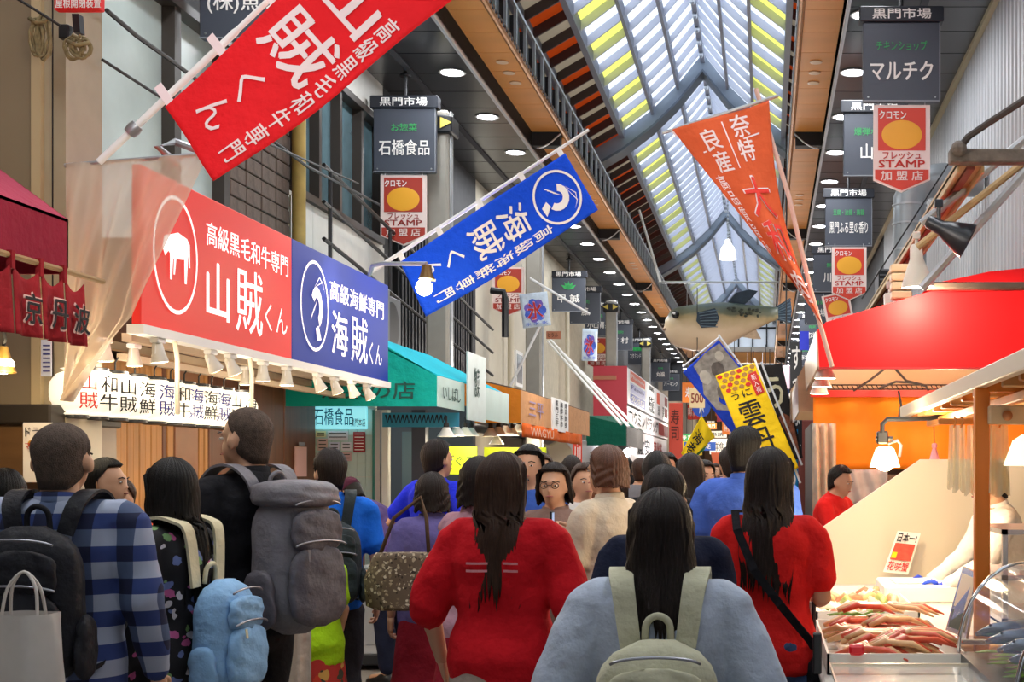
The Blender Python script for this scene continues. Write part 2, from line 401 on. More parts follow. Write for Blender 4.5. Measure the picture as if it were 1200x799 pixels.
wl(38.5, 60, 0, top, gdark); wl(60, 106, 0, top, mat('far_left_wall', '8c7f70', .8))
glass = mat('frosted_glass', 'b4c2bf', .28, vary=.18, scale=1.6, spec=.8); glass2 = mat('dark_glass', '567078', .12, vary=.35, scale=2.5, spec=.9); frm = mat('bronze_frame', '3a322c', .45)
def window(n, ys, z0, z1, m, bar=.07):
    r = thing('window_%d' % n, kind='structure', loc=(XL, ys[0], z0))
    for a, b in zip(ys[:-1], ys[1:]): MB().box((XL-.12, a, z0), (XL-.08, b, z1)).build('pane', m, r)
    for y in ys: MB().box((XL-.14, y-bar/2, z0), (XL+.03, y+bar/2, z1)).build('mullion', frm, r)
    MB().box((XL-.14, ys[0]-.03, z0-.08), (XL+.06, ys[-1]+.03, z0)).build('sill', frm, r)
    MB().box((XL-.14, ys[0]-.03, z1), (XL+.06, ys[-1]+.03, z1+.08)).build('head', frm, r)
    MB().box((XL-.5, ys[0], z0-.1), (XL-.45, ys[-1], z1+.1)).build('room_behind', gdark, r)
window(1, [9.25, 10.95, 11.95], 3.18, 5.38, glass, .12)
window(2, [13.7, 14.45, 15.15, 15.95, 16.75], 4.5, 5.9, glass2, .08)
q = MB()                                           # tile joints of the white wall as separate slabs
for j in range(3):
    for i in range(5): MB().box((XL, 13.58+i*.665, 3.02+j*.46), (XL+.02, 13.58+i*.665+.655, 3.02+j*.46+.45)).build('tile', tilew, bpy.data.objects['wall_left.004'])
# brown brick courses, picked out one by one
wb = bpy.data.objects['wall_left.003']; bsrc = MB().bbox((XL, 12.02, 3.02), (XL+.03, 12.02+.36, 3.02+.135), .008).build('brick', brick, wb)
for j in range(16):
    for i in range(4):
        if i == 0 and j == 0: continue
        c = bsrc.copy(); COL.objects.link(c); c.parent = wb; c.location = (random.uniform(-.006, .006), i*.38+(.0 if j % 2 == 0 else -.0), j*.15)
MB().tube([(XL+.13, 13.5, 0), (XL+.13, 13.5, top)], .07, 12).build('drain_pipe', mat('yellowed_pipe', 'b79a52', .5, vary=.2, scale=6), smooth=True, label='yellowed vertical drain pipe at the corner of the white tiled wall', cat='pipe')

# ---- arcade columns
ccol = mat('column_grey', '9a968c', .45, metal=.2, vary=.06)
for k, (side, y) in enumerate([(-1, 16.6), (-1, 23.4), (-1, 35), (-1, 45)]):
    x = -4.1 if side < 0 else 2.1
    r = thing('arcade_column', ['beige steel arcade column beside the nearest left stamp sign', 'beige steel arcade column behind the blue flag pole', 'beige steel arcade column before the drugstore sign', 'distant beige arcade column on the left'][k], 'column', (x, y, 0))
    MB().bbox((x-.14, y-.14, 0), (x+.14, y+.14, Z(4.5)), .03).build('shaft', ccol, r)
    MB().box((x+.141, y-.05, 0), (x+.16, y+.05, Z(4.5))).build('cover_strip', steel, r)
    MB().bbox((x-.2, y-.2, Z(4.2)), (x+.2, y+.2, Z(4.42)), .02).build('collar', black, r)
    for s in (-1, 1):
        MB().prism([(x+s*.2+.0, y-.21, Z(4.32)), (x+s*.06, y-.21, Z(4.25)), (x+s*.06, y-.21, Z(4.39))][::s], (0, -.01, 0)).build('arrow_mark', mat('yellow_mark', 'd8c258', .5), r)
# ---- right side: ribbed metal wall
XR = 2.41
rib = mat('ribbed_metal', 'b4b6ba', .45, metal=.0, vary=.06, scale=2)
q = MB(); pts = []
y = 2.0
while y < 27:
    pts += [(XR, y), (XR, y+.09), (XR+.035, y+.12), (XR+.035, y+.17)]; y += .2
q.add([(x, yy, zz) for x, yy in pts for zz in (0, Z(4.92))], [(2*i, 2*i+1, 2*i+3, 2*i+2) for i in range(len(pts)-1)])
q.add([(XR+.3, yy, zz) for yy in (2, 27) for zz in (0, Z(4.92))], [(0, 1, 3, 2)])
q.build('wall_right', rib, kind='structure')
MB().box((XR, -30, 0), (XR+.3, 2, top)).build('wall_right', rib, kind='structure')
MB().box((XR+.05, 27, 0), (XR+.4, 60, top)).build('wall_right', gdark, kind='structure')
MB().box((XR+.05, 60, 0), (XR+.4, 106, top)).build('wall_right', mat('far_right_wall', '6f6258', .8), kind='structure')
MB().box((XR-.06, -30, Z(4.86)), (XR, 40, Z(4.92))).build('trim_3', mat('ivory_trim', 'b5aa8c', .5), kind='structure')
# ================================================================ HANGING SIGNS AND FLAGS
panel = mat('sign_slate', '4a4f5a', .45, spec=.4); header = mat('sign_header', '20242e', .5); grnpatch = mat('green_plaque', '1f9c48', .5)
def hanging_sign(x0, Y, label, small, big, rows=(.62, .36), smat_=None, header_text='黒門市場', patch=False, side='right', bold=.03):
    x1 = x0+.76
    r = thing('hanging_sign', label, 'sign', ((x0+x1)/2, Y, 5.2), 'slate shop signs hung under the %s soffit' % side)
    MB().bbox((x0, Y-.05, 5.2), (x1, Y+.05, 5.98), .01).build('panel', panel, r)
    MB().bbox((x0-.035, Y-.08, 5.98), (x1+.035, Y+.08, 6.13), .008).build('header', header, r)
    MB().tube([((x0+x1)/2, Y, 6.13), ((x0+x1)/2, Y, Z(4.92))], .022, 8).build('hanger_rod', cord, r)
    MB().lathe([(.07, 0), (.07, .02), (.03, .05)], ((x0+x1)/2, Y, 6.38), n=12).build('rod_cap', cord, r)
    for bx in (x0+.05, x1-.05): MB().lathe([(.011, 0), (.006, .008)], (bx, Y-.051, 5.24), (0,-1,0), 8).build('screw', steel, r)
    q = MB()
    q.box((x0-.002, Y-.052, 5.198), (x1+.002, Y-.045, 5.21)); q.box((x1-.008, Y-.052, 5.2), (x1+.002, Y-.045, 5.98)); q.build('edge_trim', mat('sign_edge', '8d9199', .5), r)
    xc = (x0+x1)/2
    ltext(header_text, (xc, Y-.083, 6.055), .58, .105, wink, r, bold=.04)
    if small:
        if patch: MB().box((xc-.21, Y-.054, 5.68), (xc+.21, Y-.051, 5.80)).build('plaque', grnpatch, r)
        ltext(small, (xc, Y-.056, 5.745), min(.5, .105*len(small)), .095, gink, r, bold=.01)
    if big: ltext(big, (xc, Y-.056, 5.50), min(.62, .17*len(big)), .19, wink, r, bold=bold)
    return r
XR0, XL0 = .955, -4.80
hanging_sign(XR0, 13.1, 'nearest slate hanging sign on the right, white katakana above the first stamp sign', 'チキンショップ', 'マルチク', side='right', bold=.045)
hanging_sign(XR0, 16.4, 'second slate hanging sign on the right, half hidden behind the nearest stamp sign', '爆弾ボール', '山田', side='right')
hanging_sign(XR0, 21.5, 'third slate hanging sign on the right with green plaque and long white name', '豆腐・油揚・蒟蒻', '黒門ふる里の香り', side='right')
hanging_sign(XR0, 27.0, 'fourth slate hanging sign on the right, behind the small stamp sign', '鮮魚', '川喜', side='right')
for i, y in enumerate((33, 38.5, 46, 54)):
    hanging_sign(XR0, y, ['fifth', 'sixth', 'seventh', 'eighth'][i]+' slate hanging sign on the right, far down the arcade', '青果', '市場', side='right')
hanging_sign(XL0+.02, 11.2, 'large slate hanging sign at top left behind the red flag pole', '', '(株)魚深', side='left')
hanging_sign(XL0, 16.2, 'slate hanging sign on the left between the red and blue flags', 'お惣菜', '石橋食品', side='left')
hanging_sign(XL0-.1, 30.3, 'slate hanging sign on the left with a green leaf mark, right of the blue flag', '', '甲 誠', side='left')
hanging_sign(XL0-.07, 32.8, 'slate hanging sign half behind the green leaf marked one', '精肉', '藤', side='left')
hanging_sign(XL0-.1, 35.8, 'slate hanging sign on the left above the small ice flag', '青果', '小山青果', side='left')
hanging_sign(XL0, 40, 'slate hanging sign on the left above the green plaque one', '漬物', '吉 村', side='left')
hanging_sign(XL0+.05, 45.5, 'slate hanging sign with green plaque above the white drugstore board', 'くすり', 'コクミンドラッグ', side='left', patch=True)
for i, y in enumerate((54, 60)):
    hanging_sign(XL0+.1, y, ['slate hanging sign over the white drugstore board', 'last slate hanging sign on the left, deep in the arcade'][i], '市場', 'パーキング' if i else '丸福', side='left')
r = [o for o in bpy.data.objects if o.get('label', '').startswith('slate hanging sign on the left with a green leaf')][0]
for k in range(5):
    a = (k-2)*.5; c = Vector((XL0-.1+.38, 30.3-.056, 5.70)); d = Vector((math.sin(a), 0, math.cos(a))); n = Vector((d.z, 0, -d.x))
    MB().prism([c, c+d*.1+n*.035, c+d*.2, c+d*.1-n*.035], (0, -.006, 0)).build('leaf_mark', gink, r)
srd = mat('stamp_brown', 'b23a2c', .5); sye = mat('stamp_yellow', 'f2ac2c', .5); spk = mat('stamp_pale', 'f3ddd6', .5); sred = mat('stamp_red', 'd8402c', .5)
def stamp_sign(x0, Y, label, side, tilt=0, pale='f3ddd6', redc=None):
    """pale board: red and yellow picture field left without its mascot, lettering as on the board"""
    z = 5.17; xc = x0+.28
    r = thing('stamp_sign', label, 'sign', (xc, Y, z), 'stamp campaign signs hung under the slate signs')
    m = (srd if side == 'left' else sred)
    MB().prism([(x0, Y-.02, z), (x0+.56, Y-.02, z), (x0+.56, Y-.02, z-.74), (xc, Y-.02, z-.86), (x0, Y-.02, z-.74)], (0, .04, 0)).build('board', spk, r)
    MB().box((x0+.045, Y-.026, z-.03), (x0+.515, Y-.021, z-.45)).build('picture_field', m, r)
    MB().ell((xc, Y-.026, z-.295), (.20, .004, .145), 24, 12).build('yellow_disc', sye, r, smooth=True)
    q = MB()
    for k in range(7):
        c = Vector((x0+.09+k*.063, Y-.03, z-.225+.03*math.sin(k*.5))); q.prism([c+Vector((-.03, 0, -.025)), c+Vector((.015, 0, -.028)), c+Vector((.04, 0, .03)), c+Vector((-.005, 0, .032))], (0, -.004, 0))
    ltext('クロモン', (x0+.19, Y-.031, z-.10), .27, .085, wink, r, bold=.05)
    ltext('フレッシュ', (xc, Y-.022, z-.50), .38, .075, brink if side == 'left' else rink, r, bold=.04)
    ltext('STAMP', (xc, Y-.022, z-.583), .46, .075, brink if side == 'left' else rink, r, bold=.045)
    MB().prism([(x0+.015, Y-.026, z-.64), (x0+.545, Y-.026, z-.64), (x0+.545, Y-.026, z-.73), (xc, Y-.026, z-.845), (x0+.015, Y-.026, z-.73)], (0, .004, 0)).build('footer', m, r)
    ltext('加 盟 店', (xc, Y-.028, z-.70), .42, .095, spk, r, bold=.04)
    for s in (x0+.05, x0+.51): MB().tube([(s, Y, z), (s, Y, z+.06)], .006, 6).build('hook', steel, r)
    r.rotation_euler = (0, tilt, 0); return r
stamp_sign(1.06, 13.1, 'large stamp sign on the right below the nearest slate sign', 'right')
stamp_sign(1.06, 21.4, 'smaller stamp sign on the right beneath the third slate sign', 'right')
stamp_sign(1.12, 27.0, 'tilted stamp sign peeking above the red canopy corner', 'right', -.2)
stamp_sign(-4.72, 16.2, 'stamp sign on the left under the slate sign by the beige column', 'left')
stamp_sign(-4.86, 23.5, 'stamp sign on the left below the tail of the blue flag', 'left')
stamp_sign(-4.84, 35.8, 'small far stamp sign behind the second ice flag', 'left')

def flagfn(p00, p10, p01, p11, Y, amp=.03, k=(2.2, 1.3), ph=0, bend=0):
    """corner pixels: 00 = bottom pole side, 10 = bottom free side, 01 = top pole side, 11 = top free side"""
    A, B, C, D = at(*p00, Y), at(*p10, Y), at(*p01, Y), at(*p11, Y)
    def f(u, v):
        p = A*(1-u)*(1-v)+B*u*(1-v)+C*(1-u)*v+D*u*v
        p = p + Vector((0, 1, 0))*(amp*math.sin(k[0]*math.pi*u+k[1]*math.pi*v*2+ph)*(.3+u*.7) + amp*.4*math.sin(9*v+5*u))
        return p + (B-A)*bend*math.sin(math.pi*v)*u
    return f
def flag(name, label, fn, m, cat='flag', group=None, nu=24, nv=60, t=.003):
    r = thing(name, label, cat, fn(.5, 0), group)
    MB().sheet(fn, nu, nv, t).build('cloth', m, r, smooth='all'); return r
def ringmark(fn, cu, cv, ru, rv, m, r, wdt=.09, name='ring_mark'):
    n = 40; q = MB(); vs = []
    for i in range(n):
        a = 2*math.pi*i/n
        for s in (1, 1-wdt):
            u, v = cu+ru*s*math.cos(a), cv+rv*s*math.sin(a); p = Vector(fn(u, v)); du = Vector(fn(u+.01, v))-p; dv = Vector(fn(u, v+.01))-p
            vs.append(p+du.cross(dv).normalized()*.006)
    q.add(vs, [(2*i, 2*((i+1) % n), 2*((i+1) % n)+1, 2*i+1) for i in range(n)]); q.build(name, m, r)
def blob(fn, pts, m, r, name='emblem', lift=.007):
    vs = []
    for u, v in pts:
        p = Vector(fn(u, v)); du = Vector(fn(u+.01, v))-p; dv = Vector(fn(u, v+.01))-p
        vs.append(p+du.cross(dv).normalized()*lift)
    MB().add(vs, [tuple(range(len(vs)))]).build(name, m, r)
def shrimp(fn, cu, cv, su, sv, m, r):
    body = []; inner = []
    for i in range(11):
        a = math.radians(-60+i*21); body.append((math.cos(a)*.62, math.sin(a)*.62)); inner.append((math.cos(a)*.28, math.sin(a)*.3))
    T = lambda p: (cu+p[0]*su, cv+p[1]*sv)
    for i in range(10): blob(fn, [T(body[i]), T(body[i+1]), T(inner[i+1]), T(inner[i])], m, r, 'shrimp_segment')
    blob(fn, [T(p) for p in [(.2, -.5), (.5, -.9), (.05, -.95), (-.1, -.6)]], m, r, 'shrimp_tail')
    for k in range(4): blob(fn, [T(p) for p in [(.1-.13*k, .3-.1*k), (-.25-.12*k, -.1-.1*k), (-.28-.12*k, -.06-.1*k)]], m, r, 'shrimp_leg')
    for k in range(2): blob(fn, [T(p) for p in [(-.3, .55), (.3+k*.3, .95-k*.1), (.8+k*.1, .7-k*.2), (.3+k*.3, .9-k*.1)]], m, r, 'shrimp_antenna')
def bull(fn, cu, cv, su, sv, m, r):
    T = lambda p: (cu+p[0]*su, cv+p[1]*sv)
    for nm, pp in (('bull_body', [(-.6, .35), (.0, .5), (.6, .42), (.66, 0), (.35, -.15), (-.3, -.2), (-.6, -.05)]), ('bull_head', [(-.6, .35), (-.6, -.05), (-.8, -.2), (-.95, .0), (-.85, .3)]),
                   ('bull_leg', [(-.5, -.1), (-.3, -.15), (-.38, -.75), (-.5, -.75)]), ('bull_leg', [(.4, -.1), (.66, .05), (.55, -.75), (.42, -.75)]), ('bull_leg', [(-.25, -.15), (-.1, -.15), (-.2, -.6), (-.28, -.6)]),
                   ('bull_tail', [(.6, .4), (.75, .3), (.78, -.3), (.72, -.3), (.66, .1)])): blob(fn, [T(p) for p in pp], m, r, nm)
def poletabs(fn, m, r, vs=(.05, .35, .65, .95), off=-.1):
    for v in vs:
        p = Vector(fn(0, v)); e = Vector(fn(off, v)); dv = (Vector(fn(0, v+.02))-Vector(fn(0, v-.02))).normalized()*.022
        MB().prism([p-dv, p+dv, e+dv, e-dv], (0, .008, 0)).build('tab', m, r)
redcloth = fabric('red_flag_cloth', 'ee1f28', rough=.75, vary=.06); bluecloth = fabric('blue_flag_cloth', '0f4fe0', rough=.7, vary=.06); orgcloth = fabric('orange_flag_cloth', 'e0633a', rough=.8, vary=.08)
pinkw = mat('flag_white_ink', 'f8e4e6', .7)
# red flag, top left
fn = flagfn((193, 125), (252, 213), (462, -128), (566, -30), 6.55, .02, (1.6, 1.2), .5, bend=.05)
r = flag('banner_flag', 'large red banner flag with white calligraphy slanting at top left', fn, redcloth)
cuttext('山', (.47, .66, .52, .15), fn, pinkw, r, bold=.05); cuttext('賊', (.45, .45, .62, .19), fn, pinkw, r, bold=.03); cuttext('くん', (.42, .19, .34, .24), fn, pinkw, r, vertical=True, bold=.01)
cuttext('高級黒毛和牛専門', (.86, .39, .15, .66), fn, pinkw, r, vertical=True, bold=.03, cuts=14)
ringmark(fn, .5, .88, .42, .11, pinkw, r); bull(fn, .5, .88, .36, .09, pinkw, r); poletabs(fn, pinkw, r, (.02, .25, .48, .7, .93), -.22)
ptop, pbot = at(470, -148, 6.6), at(116, 190, 6.6)
MB().tube([pbot, pbot.lerp(ptop, .45), pbot.lerp(ptop, .46), ptop], [.018, .018, .014, .014], 10).build('flag_pole', white, smooth=True, label='white flag pole carrying the large red flag', cat='pole')
q = MB(); q.lathe([(.03, 0), (.035, .03), (.03, .06)], pbot.lerp(ptop, .1), (ptop-pbot), 12); q.build('pole_clamp', steel, smooth=True, label='steel clamp on the lower end of the red flag pole', cat='clamp')
# blue flag
fn = flagfn((468, 307), (500, 371), (662, 179), (701, 246), 10.4, .02, (1.4, 1.0), 1.2, bend=.03)
r = flag('banner_flag', 'bright blue banner flag with white shrimp emblem and calligraphy', fn, bluecloth)
cuttext('海賊', (.46, .525, .5, .32), fn, wink, r, vertical=True, bold=.03); cuttext('くん', (.42, .2, .36, .22), fn, wink, r, vertical=True, bold=.01)
cuttext('高級海鮮専門', (.85, .42, .15, .68), fn, wink, r, vertical=True, bold=.03, cuts=14)
ringmark(fn, .5, .855, .42, .125, wink, r); shrimp(fn, .5, .855, .34, .1, wink, r); poletabs(fn, white, r, (.02, .25, .5, .75, .98), -.13)
ptop, pbot = at(690, 152, 10.45), at(436, 318, 10.45)
MB().tube([pbot, ptop], [.016, .012], 10).build('flag_pole', white, smooth=True, label='white flag pole holding the bright blue flag above the shop sign', cat='pole')
# orange flag
fn0 = flagfn((951, 357), (968, 392), (788, 152), (901, 118), 9.0, .05, (1.5, .8), .2)
def fn(u, v):
    p = fn0(u, v); return p + Vector((-.09*math.sin(math.pi*v)*u + .0, .05*math.sin(7*u+2*v)*(1-v), 0))
r = flag('banner_flag', 'orange banner flag with outlined red characters twisting under the arcade roof', fn, orgcloth)
cuttext('良産', (.30, .845, .21, .22), fn, pinkw, r, vertical=True, bold=.04); cuttext('奈特', (.66, .875, .21, .22), fn, pinkw, r, vertical=True, bold=.04)
blob(fn, [(.475, .74), (.49, .74), (.49, .97), (.475, .97)], pinkw, r, 'rule'); blob(fn, [(.14, .85), (.86, .875), (.86, .882), (.14, .857)], pinkw, r, 'rule')
cuttext('高品質旨み', (.13, .52, .13, .42), fn, pinkw, r, vertical=True, bold=.02)
cuttext('大和', (.60, .49, .5, .42), fn, pinkw, r, vertical=True, bold=.07); cuttext('大和', (.60, .49, .45, .40), fn, mat('flag_red_ink', 'e8382c', .7), r, vertical=True, bold=.02, lift=.012)
cuttext('肉', (.60, .17, .4, .14), fn, pinkw, r, vertical=True, bold=.03)
poletabs(fn, pinkw, r, (.3, .62, .98), -.02)
MB().tube([at(886, 104, 9.05), at(925, 232, 9.05), at(950, 340, 9.05), at(975, 430, 9.0)], .016, 8).build('flag_pole', mat('pink_pole', 'd9b0a2', .5), smooth=True, label='bent pale pole of the orange flag standing on the red canopy corner', cat='pole')
MB().tube([at(776, 156, 9.03), at(912, 112, 9.03)], .012, 8).build('flag_crossbar', steel, smooth=True, label='thin crossbar at the top of the orange flag', cat='pole')
# yellow sea urchin flag
fn = flagfn((888, 566), (936, 548), (838, 440), (884, 425), 14.0, .03, (1.2, 1), .3)
yel = fabric('yellow_flag_cloth', 'f2cc1c', rough=.75, vary=.05)
def mirror(f): return lambda u, v: f(u, v)
r = flag('banner_flag', 'yellow banner flag with black brush characters at centre right', fn, yel)
cuttext('雲丹', (.48, .46, .55, .48), fn, ink, r, vertical=True, bold=.03); cuttext('うに', (.42, .775, .5, .07), fn, ink, r, bold=.02)
tan = mat('honey_tan', 'a5793c', .7)
for j in range(4):
    for i in range(6):
        cu, cv = .09+i*.165+(j % 2)*.08, .975-j*.045
        if cu < .98: blob(fn, [(cu+.07*math.cos(k*math.pi/3), cv+.02*math.sin(k*math.pi/3)) for k in range(6)], tan if (i+j) % 3 else rink, r, 'honeycomb_cell')
blob(fn, [(.74, .72), (.96, .73), (.96, .93), (.74, .92)], rink, r, 'red_label'); cuttext('新入荷', (.85, .825, .12, .17), fn, pinkw, r, vertical=True, lift=.012)
MB().tube([at(884, 420, 14.05), at(938, 566, 14.05)], .012, 8).build('flag_pole', white, smooth=True, label='white pole along the right edge of the yellow flag', cat='pole')
# shellfish flag with blue corners
fn = flagfn((876, 530), (900, 470), (800, 436), (842, 398), 17.0, .03, (1, 1), .8)
r = flag('banner_flag', 'blue edged banner flag printed with grey shellfish behind the yellow flag', fn, fabric('blue_print_cloth', '2547c8', rough=.7))
shell = mat('shell_print', 'a59a8e', .8, vary=.4, scale=14); shell2 = mat('shell_dark_print', '6d625a', .8, vary=.4, scale=14)
blob(fn, [(.25, .97), (.6, .99), (.97, .96), (.97, .5), (.8, .25), (.5, .2), (.3, .35), (.06, .5), (.05, .7), (.2, .8)], shell, r, 'shell_print')
for a, b, s in ((.3, .8, .1), (.6, .75, .12), (.4, .55, .11), (.7, .5, .13), (.5, .35, .09), (.8, .85, .08)): blob(fn, [(a+s*1.2*math.cos(k*.7), b+s*.8*math.sin(k*.7)) for k in range(9)], shell2 if s > .1 else mat('shell_pale_print', 'cfc3b2', .8, vary=.2), r, 'shell_print', .012)
MB().tube([at(842, 392, 17.05), at(905, 478, 17.05)], .012, 8).build('flag_pole', white, smooth=True, label='white pole slanting above the blue edged shellfish flag', cat='pole')
MB().tube([at(800, 430, 17.05), at(844, 394, 17.05)], .012, 8).build('flag_crossbar', white, smooth=True, label='white crossbar on the upper left of the shellfish flag', cat='pole')
# dark eel flag
fn = flagfn((912, 545), (941, 536), (888, 430), (916, 425), 18.5, .02)
r = flag('banner_flag', 'dark banner flag with a cream hiragana character beside the yellow flag', fn, fabric('dark_flag_cloth', '2e2a28', rough=.8))
cuttext('う', (.5, .72, .6, .32), fn, mat('cream_ink', 'd9cfa8', .7), r, bold=.05); blob(fn, [(.1, .05), (.9, .05), (.95, .42), (.6, .5), (.1, .4)], mat('eel_print', '8a4a2c', .7, vary=.5, scale=20), r, 'eel_print')
MB().tube([at(892, 424, 18.3), at(940, 545, 18.3)], .014, 8).build('flag_pole', white, smooth=True, label='white pole crossing in front of the dark hiragana flag', cat='pole')
# small yellow flag further down
fn = flagfn((798, 531), (806, 541), (822, 487), (838, 512), 24, .02)
r = flag('banner_flag', 'small tilted yellow flag with black characters beyond the drugstore', fn, yel); cuttext('海老', (.45, .45, .6, .6), fn, ink, r, vertical=True, bold=.04)
# blue welcome flag
Y = 19; r = thing('banner_flag', 'upright cyan blue flag with white roundels beside the next stall', 'flag', at(924, 600, Y))
fn = flagfn((914, 604), (936, 604), (913, 503), (935, 503), Y, .01)
MB().sheet(fn, 6, 20, .003).build('cloth', fabric('cyan_cloth', '1f8fd2', rough=.7), r, smooth='all')
for k, ch in enumerate('おいしい'):
    blob(fn, [(.5+.38*math.cos(a*.524), .84-k*.21+.1*math.sin(a*.524)) for a in range(12)], wink, r, 'roundel'); cuttext(ch, (.5, .84-k*.21, .42, .12), fn, mat('cyan_ink', '1f7fc0', .7), r, bold=.03, lift=.012, cuts=2)
Y = 21; r = thing('banner_sign', 'tall narrow black banner with white characters left of the stall canopies', 'sign', at(932, 536, Y))
MB().bbox(at(926, 400, Y), at(940, 536, Y)+Vector((0, .03, 0)), .005).build('board', black, r); ltext('すっぽん', at(933, 468, Y)-Vector((0, .01, 0)), .15, 1.7, wink, r, vertical=True, bold=.03)
# red vertical banner, left far
Y = 47; r = thing('banner_sign', 'tall orange red vertical banner beyond the white drugstore board', 'sign', at(791, 546, Y))
MB().bbox(at(784, 472, Y), at(800, 546, Y)+Vector((0, .05, 0)), .01).build('board', mat('orange_red', 'c8432c', .6), r); ltext('寿司', at(791, 498, Y)-Vector((0, .02, 0)), .3, 1.1, mat('brown_ink', '5a1f12', .7), r, vertical=True, bold=.03)
# ice flags
def iceflag(c, w_, h_, Y, tilt, label):
    cx, cy = c; ca, sa = math.cos(tilt), math.sin(tilt)
    def R(x, y): return (cx+x*ca-y*sa, cy+x*sa+y*ca)
    fn = flagfn(R(-w_/2, h_/2), R(w_/2, h_/2), R(-w_/2, -h_/2), R(w_/2, -h_/2), Y, .01)
    r = flag('ice_flag', label, fn, fabric('ice_cloth', 'd5e4f2', rough=.7), group='small square shaved ice flags', nu=8, nv=8)
    for k in range(7): a = k*.9; blob(fn, [(.5+.25*math.cos(a)+.16*math.cos(b*.8), .48+.22*math.sin(a)+.14*math.sin(b*.8)) for b in range(8)], mat('ice_violet', '7a62c0', .7) if k % 2 else mat('ice_blue', '4a6cd8', .7), r, 'splash_print', .004+.0005*k)
    cuttext('氷', (.5, .48, .58, .55), fn, mat('ice_pink', 'f0a8b8', .7), r, bold=.09, lift=.012); cuttext('氷', (.5, .48, .52, .5), fn, rink, r, bold=.05, lift=.016)
    cuttext('氷 氷 氷', (.5, .1, .8, .1), fn, mat('ice_blue', '4a6cd8', .7), r, lift=.008); return r
iceflag((627, 363), 33, 40, 20, -.12, 'larger white ice flag with red character above the orange awning')
iceflag((691, 404), 18, 38, 24, .03, 'smaller white ice flag further back near the far stamp sign')
for a, b, Y, l in (((598, 452), (640, 368), 20.1, 'white flag pole rising from the orange awning to the ice flag'), ((621, 326), (691, 368), 20.3, 'white crossbar of the ice flags reaching to the right')):
    MB().tube([at(*a, Y), at(*b, Y)], .02, 8).build('flag_pole', white, smooth=True, label=l, cat='pole')
for k, (a, b) in enumerate((((642, 400), (728, 497)), ((645, 398), (737, 500)), ((648, 402), (748, 503)))):
    MB().tube([at(*a, 27), at(*b, 24)], .025, 8).build('awning_stay', white, smooth=True, label='white slanting awning stay pole, %s of three beside the cream wall' % ['lowest', 'middle', 'uppermost'][k], cat='pole', group='awning stays')

# pufferfish balloon
fr = thing('pufferfish_figure', 'giant painted pufferfish figure hanging across the arcade from a steel bar', 'figure', at(850, 412, 36.5))
Yf = 36.5
skin = bpy.data.materials.new('pufferfish_skin'); skin.use_nodes = True; nt = skin.node_tree; b = nt.nodes['Principled BSDF']; b.inputs['Roughness'].default_value = .45
tc = nt.nodes.new('ShaderNodeTexCoord'); sp = nt.nodes.new('ShaderNodeSeparateXYZ'); nt.links.new(tc.outputs['Object'], sp.inputs[0])
ns = nt.nodes.new('ShaderNodeTexNoise'); ns.inputs['Scale'].default_value = 3; nt.links.new(tc.outputs['Object'], ns.inputs['Vector'])
ad = nt.nodes.new('ShaderNodeMath'); ad.operation = 'MULTIPLY_ADD'; ad.inputs[1].default_value = .35; nt.links.new(ns.outputs['Fac'], ad.inputs[0]); nt.links.new(sp.outputs['Z'], ad.inputs[2])
mr = nt.nodes.new('ShaderNodeMapRange'); mr.inputs['From Min'].default_value = .75; mr.inputs['From Max'].default_value = 1.45; nt.links.new(ad.outputs[0], mr.inputs['Value'])
rp = nt.nodes.new('ShaderNodeValToRGB'); cr = rp.color_ramp; cr.elements[0].color = (*lin('cdb596'), 1); cr.elements[1].color = (*lin('4a5a55'), 1); e = cr.elements.new(.45); e.color = (*lin('b09a70'), 1); e = cr.elements.new(.6); e.color = (*lin('6f6f58'), 1)
nt.links.new(mr.outputs[0], rp.inputs[0]); nt.links.new(rp.outputs[0], b.inputs['Base Color'])
# outline stations: pixel x, top y, bottom y
st = [(778, 384, 386), (780, 374, 392), (786, 364, 402), (797, 359, 408), (812, 357, 411), (830, 355, 412), (848, 354, 408), (862, 355, 399), (876, 357, 391), (890, 358, 384), (902, 359, 378), (912, 360, 374)]
q = MB(); rs = []
for x, a, b_ in st:
    c = at(x, (a+b_)/2, Yf); h_ = (b_-a)/2*Yf/F; wd = h_*(.85 if x < 850 else .6)
    rs.append([(c.x, c.y+wd*math.cos(t*math.pi/14), c.z+h_*math.sin(t*math.pi/14)) for t in range(28)])
q.rings(rs); q.build('body', skin, fr, smooth='all')
def fishfin(name, pts, m, th=.05, dy=0, ribs=6):
    P3 = [at(x, y, Yf+dy) for x, y in pts]; q = MB(); q.prism(P3, (0, th, 0)); q.build(name, m, fr)
navyf = mat('fish_fin_navy', '25384a', .5, vary=.3, scale=6); beigef = mat('fish_fin_beige', 'b59c80', .6, vary=.25, scale=6)
fishfin('dorsal_fin', [(851, 357), (862, 343), (878, 339), (888, 341), (880, 350), (872, 357)], navyf); 
fishfin('tail_fin', [(908, 360), (926, 349), (928, 364), (926, 378), (910, 375)], navyf)
fishfin('anal_fin', [(866, 394), (880, 382), (886, 386), (892, 397), (884, 397)], beigef); fishfin('pectoral_fin', [(817, 366), (838, 361), (843, 372), (838, 383), (822, 384), (816, 376)], navyf, .06, -.62)
for k in range(6): a = at(819+k*.5, 367+k*3, Yf-.66); bb = at(841, 363+k*4, Yf-.66); MB().tube([a, bb], .014, 6).build('fin_ray', mat('fish_ray', '566a78', .5), fr)
for k in range(7): a = at(911, 361+k*2, Yf-.03); bb = at(927, 350+k*4.5, Yf-.03); MB().tube([a, bb], .014, 6).build('fin_ray', mat('fish_ray', '566a78', .5), fr)
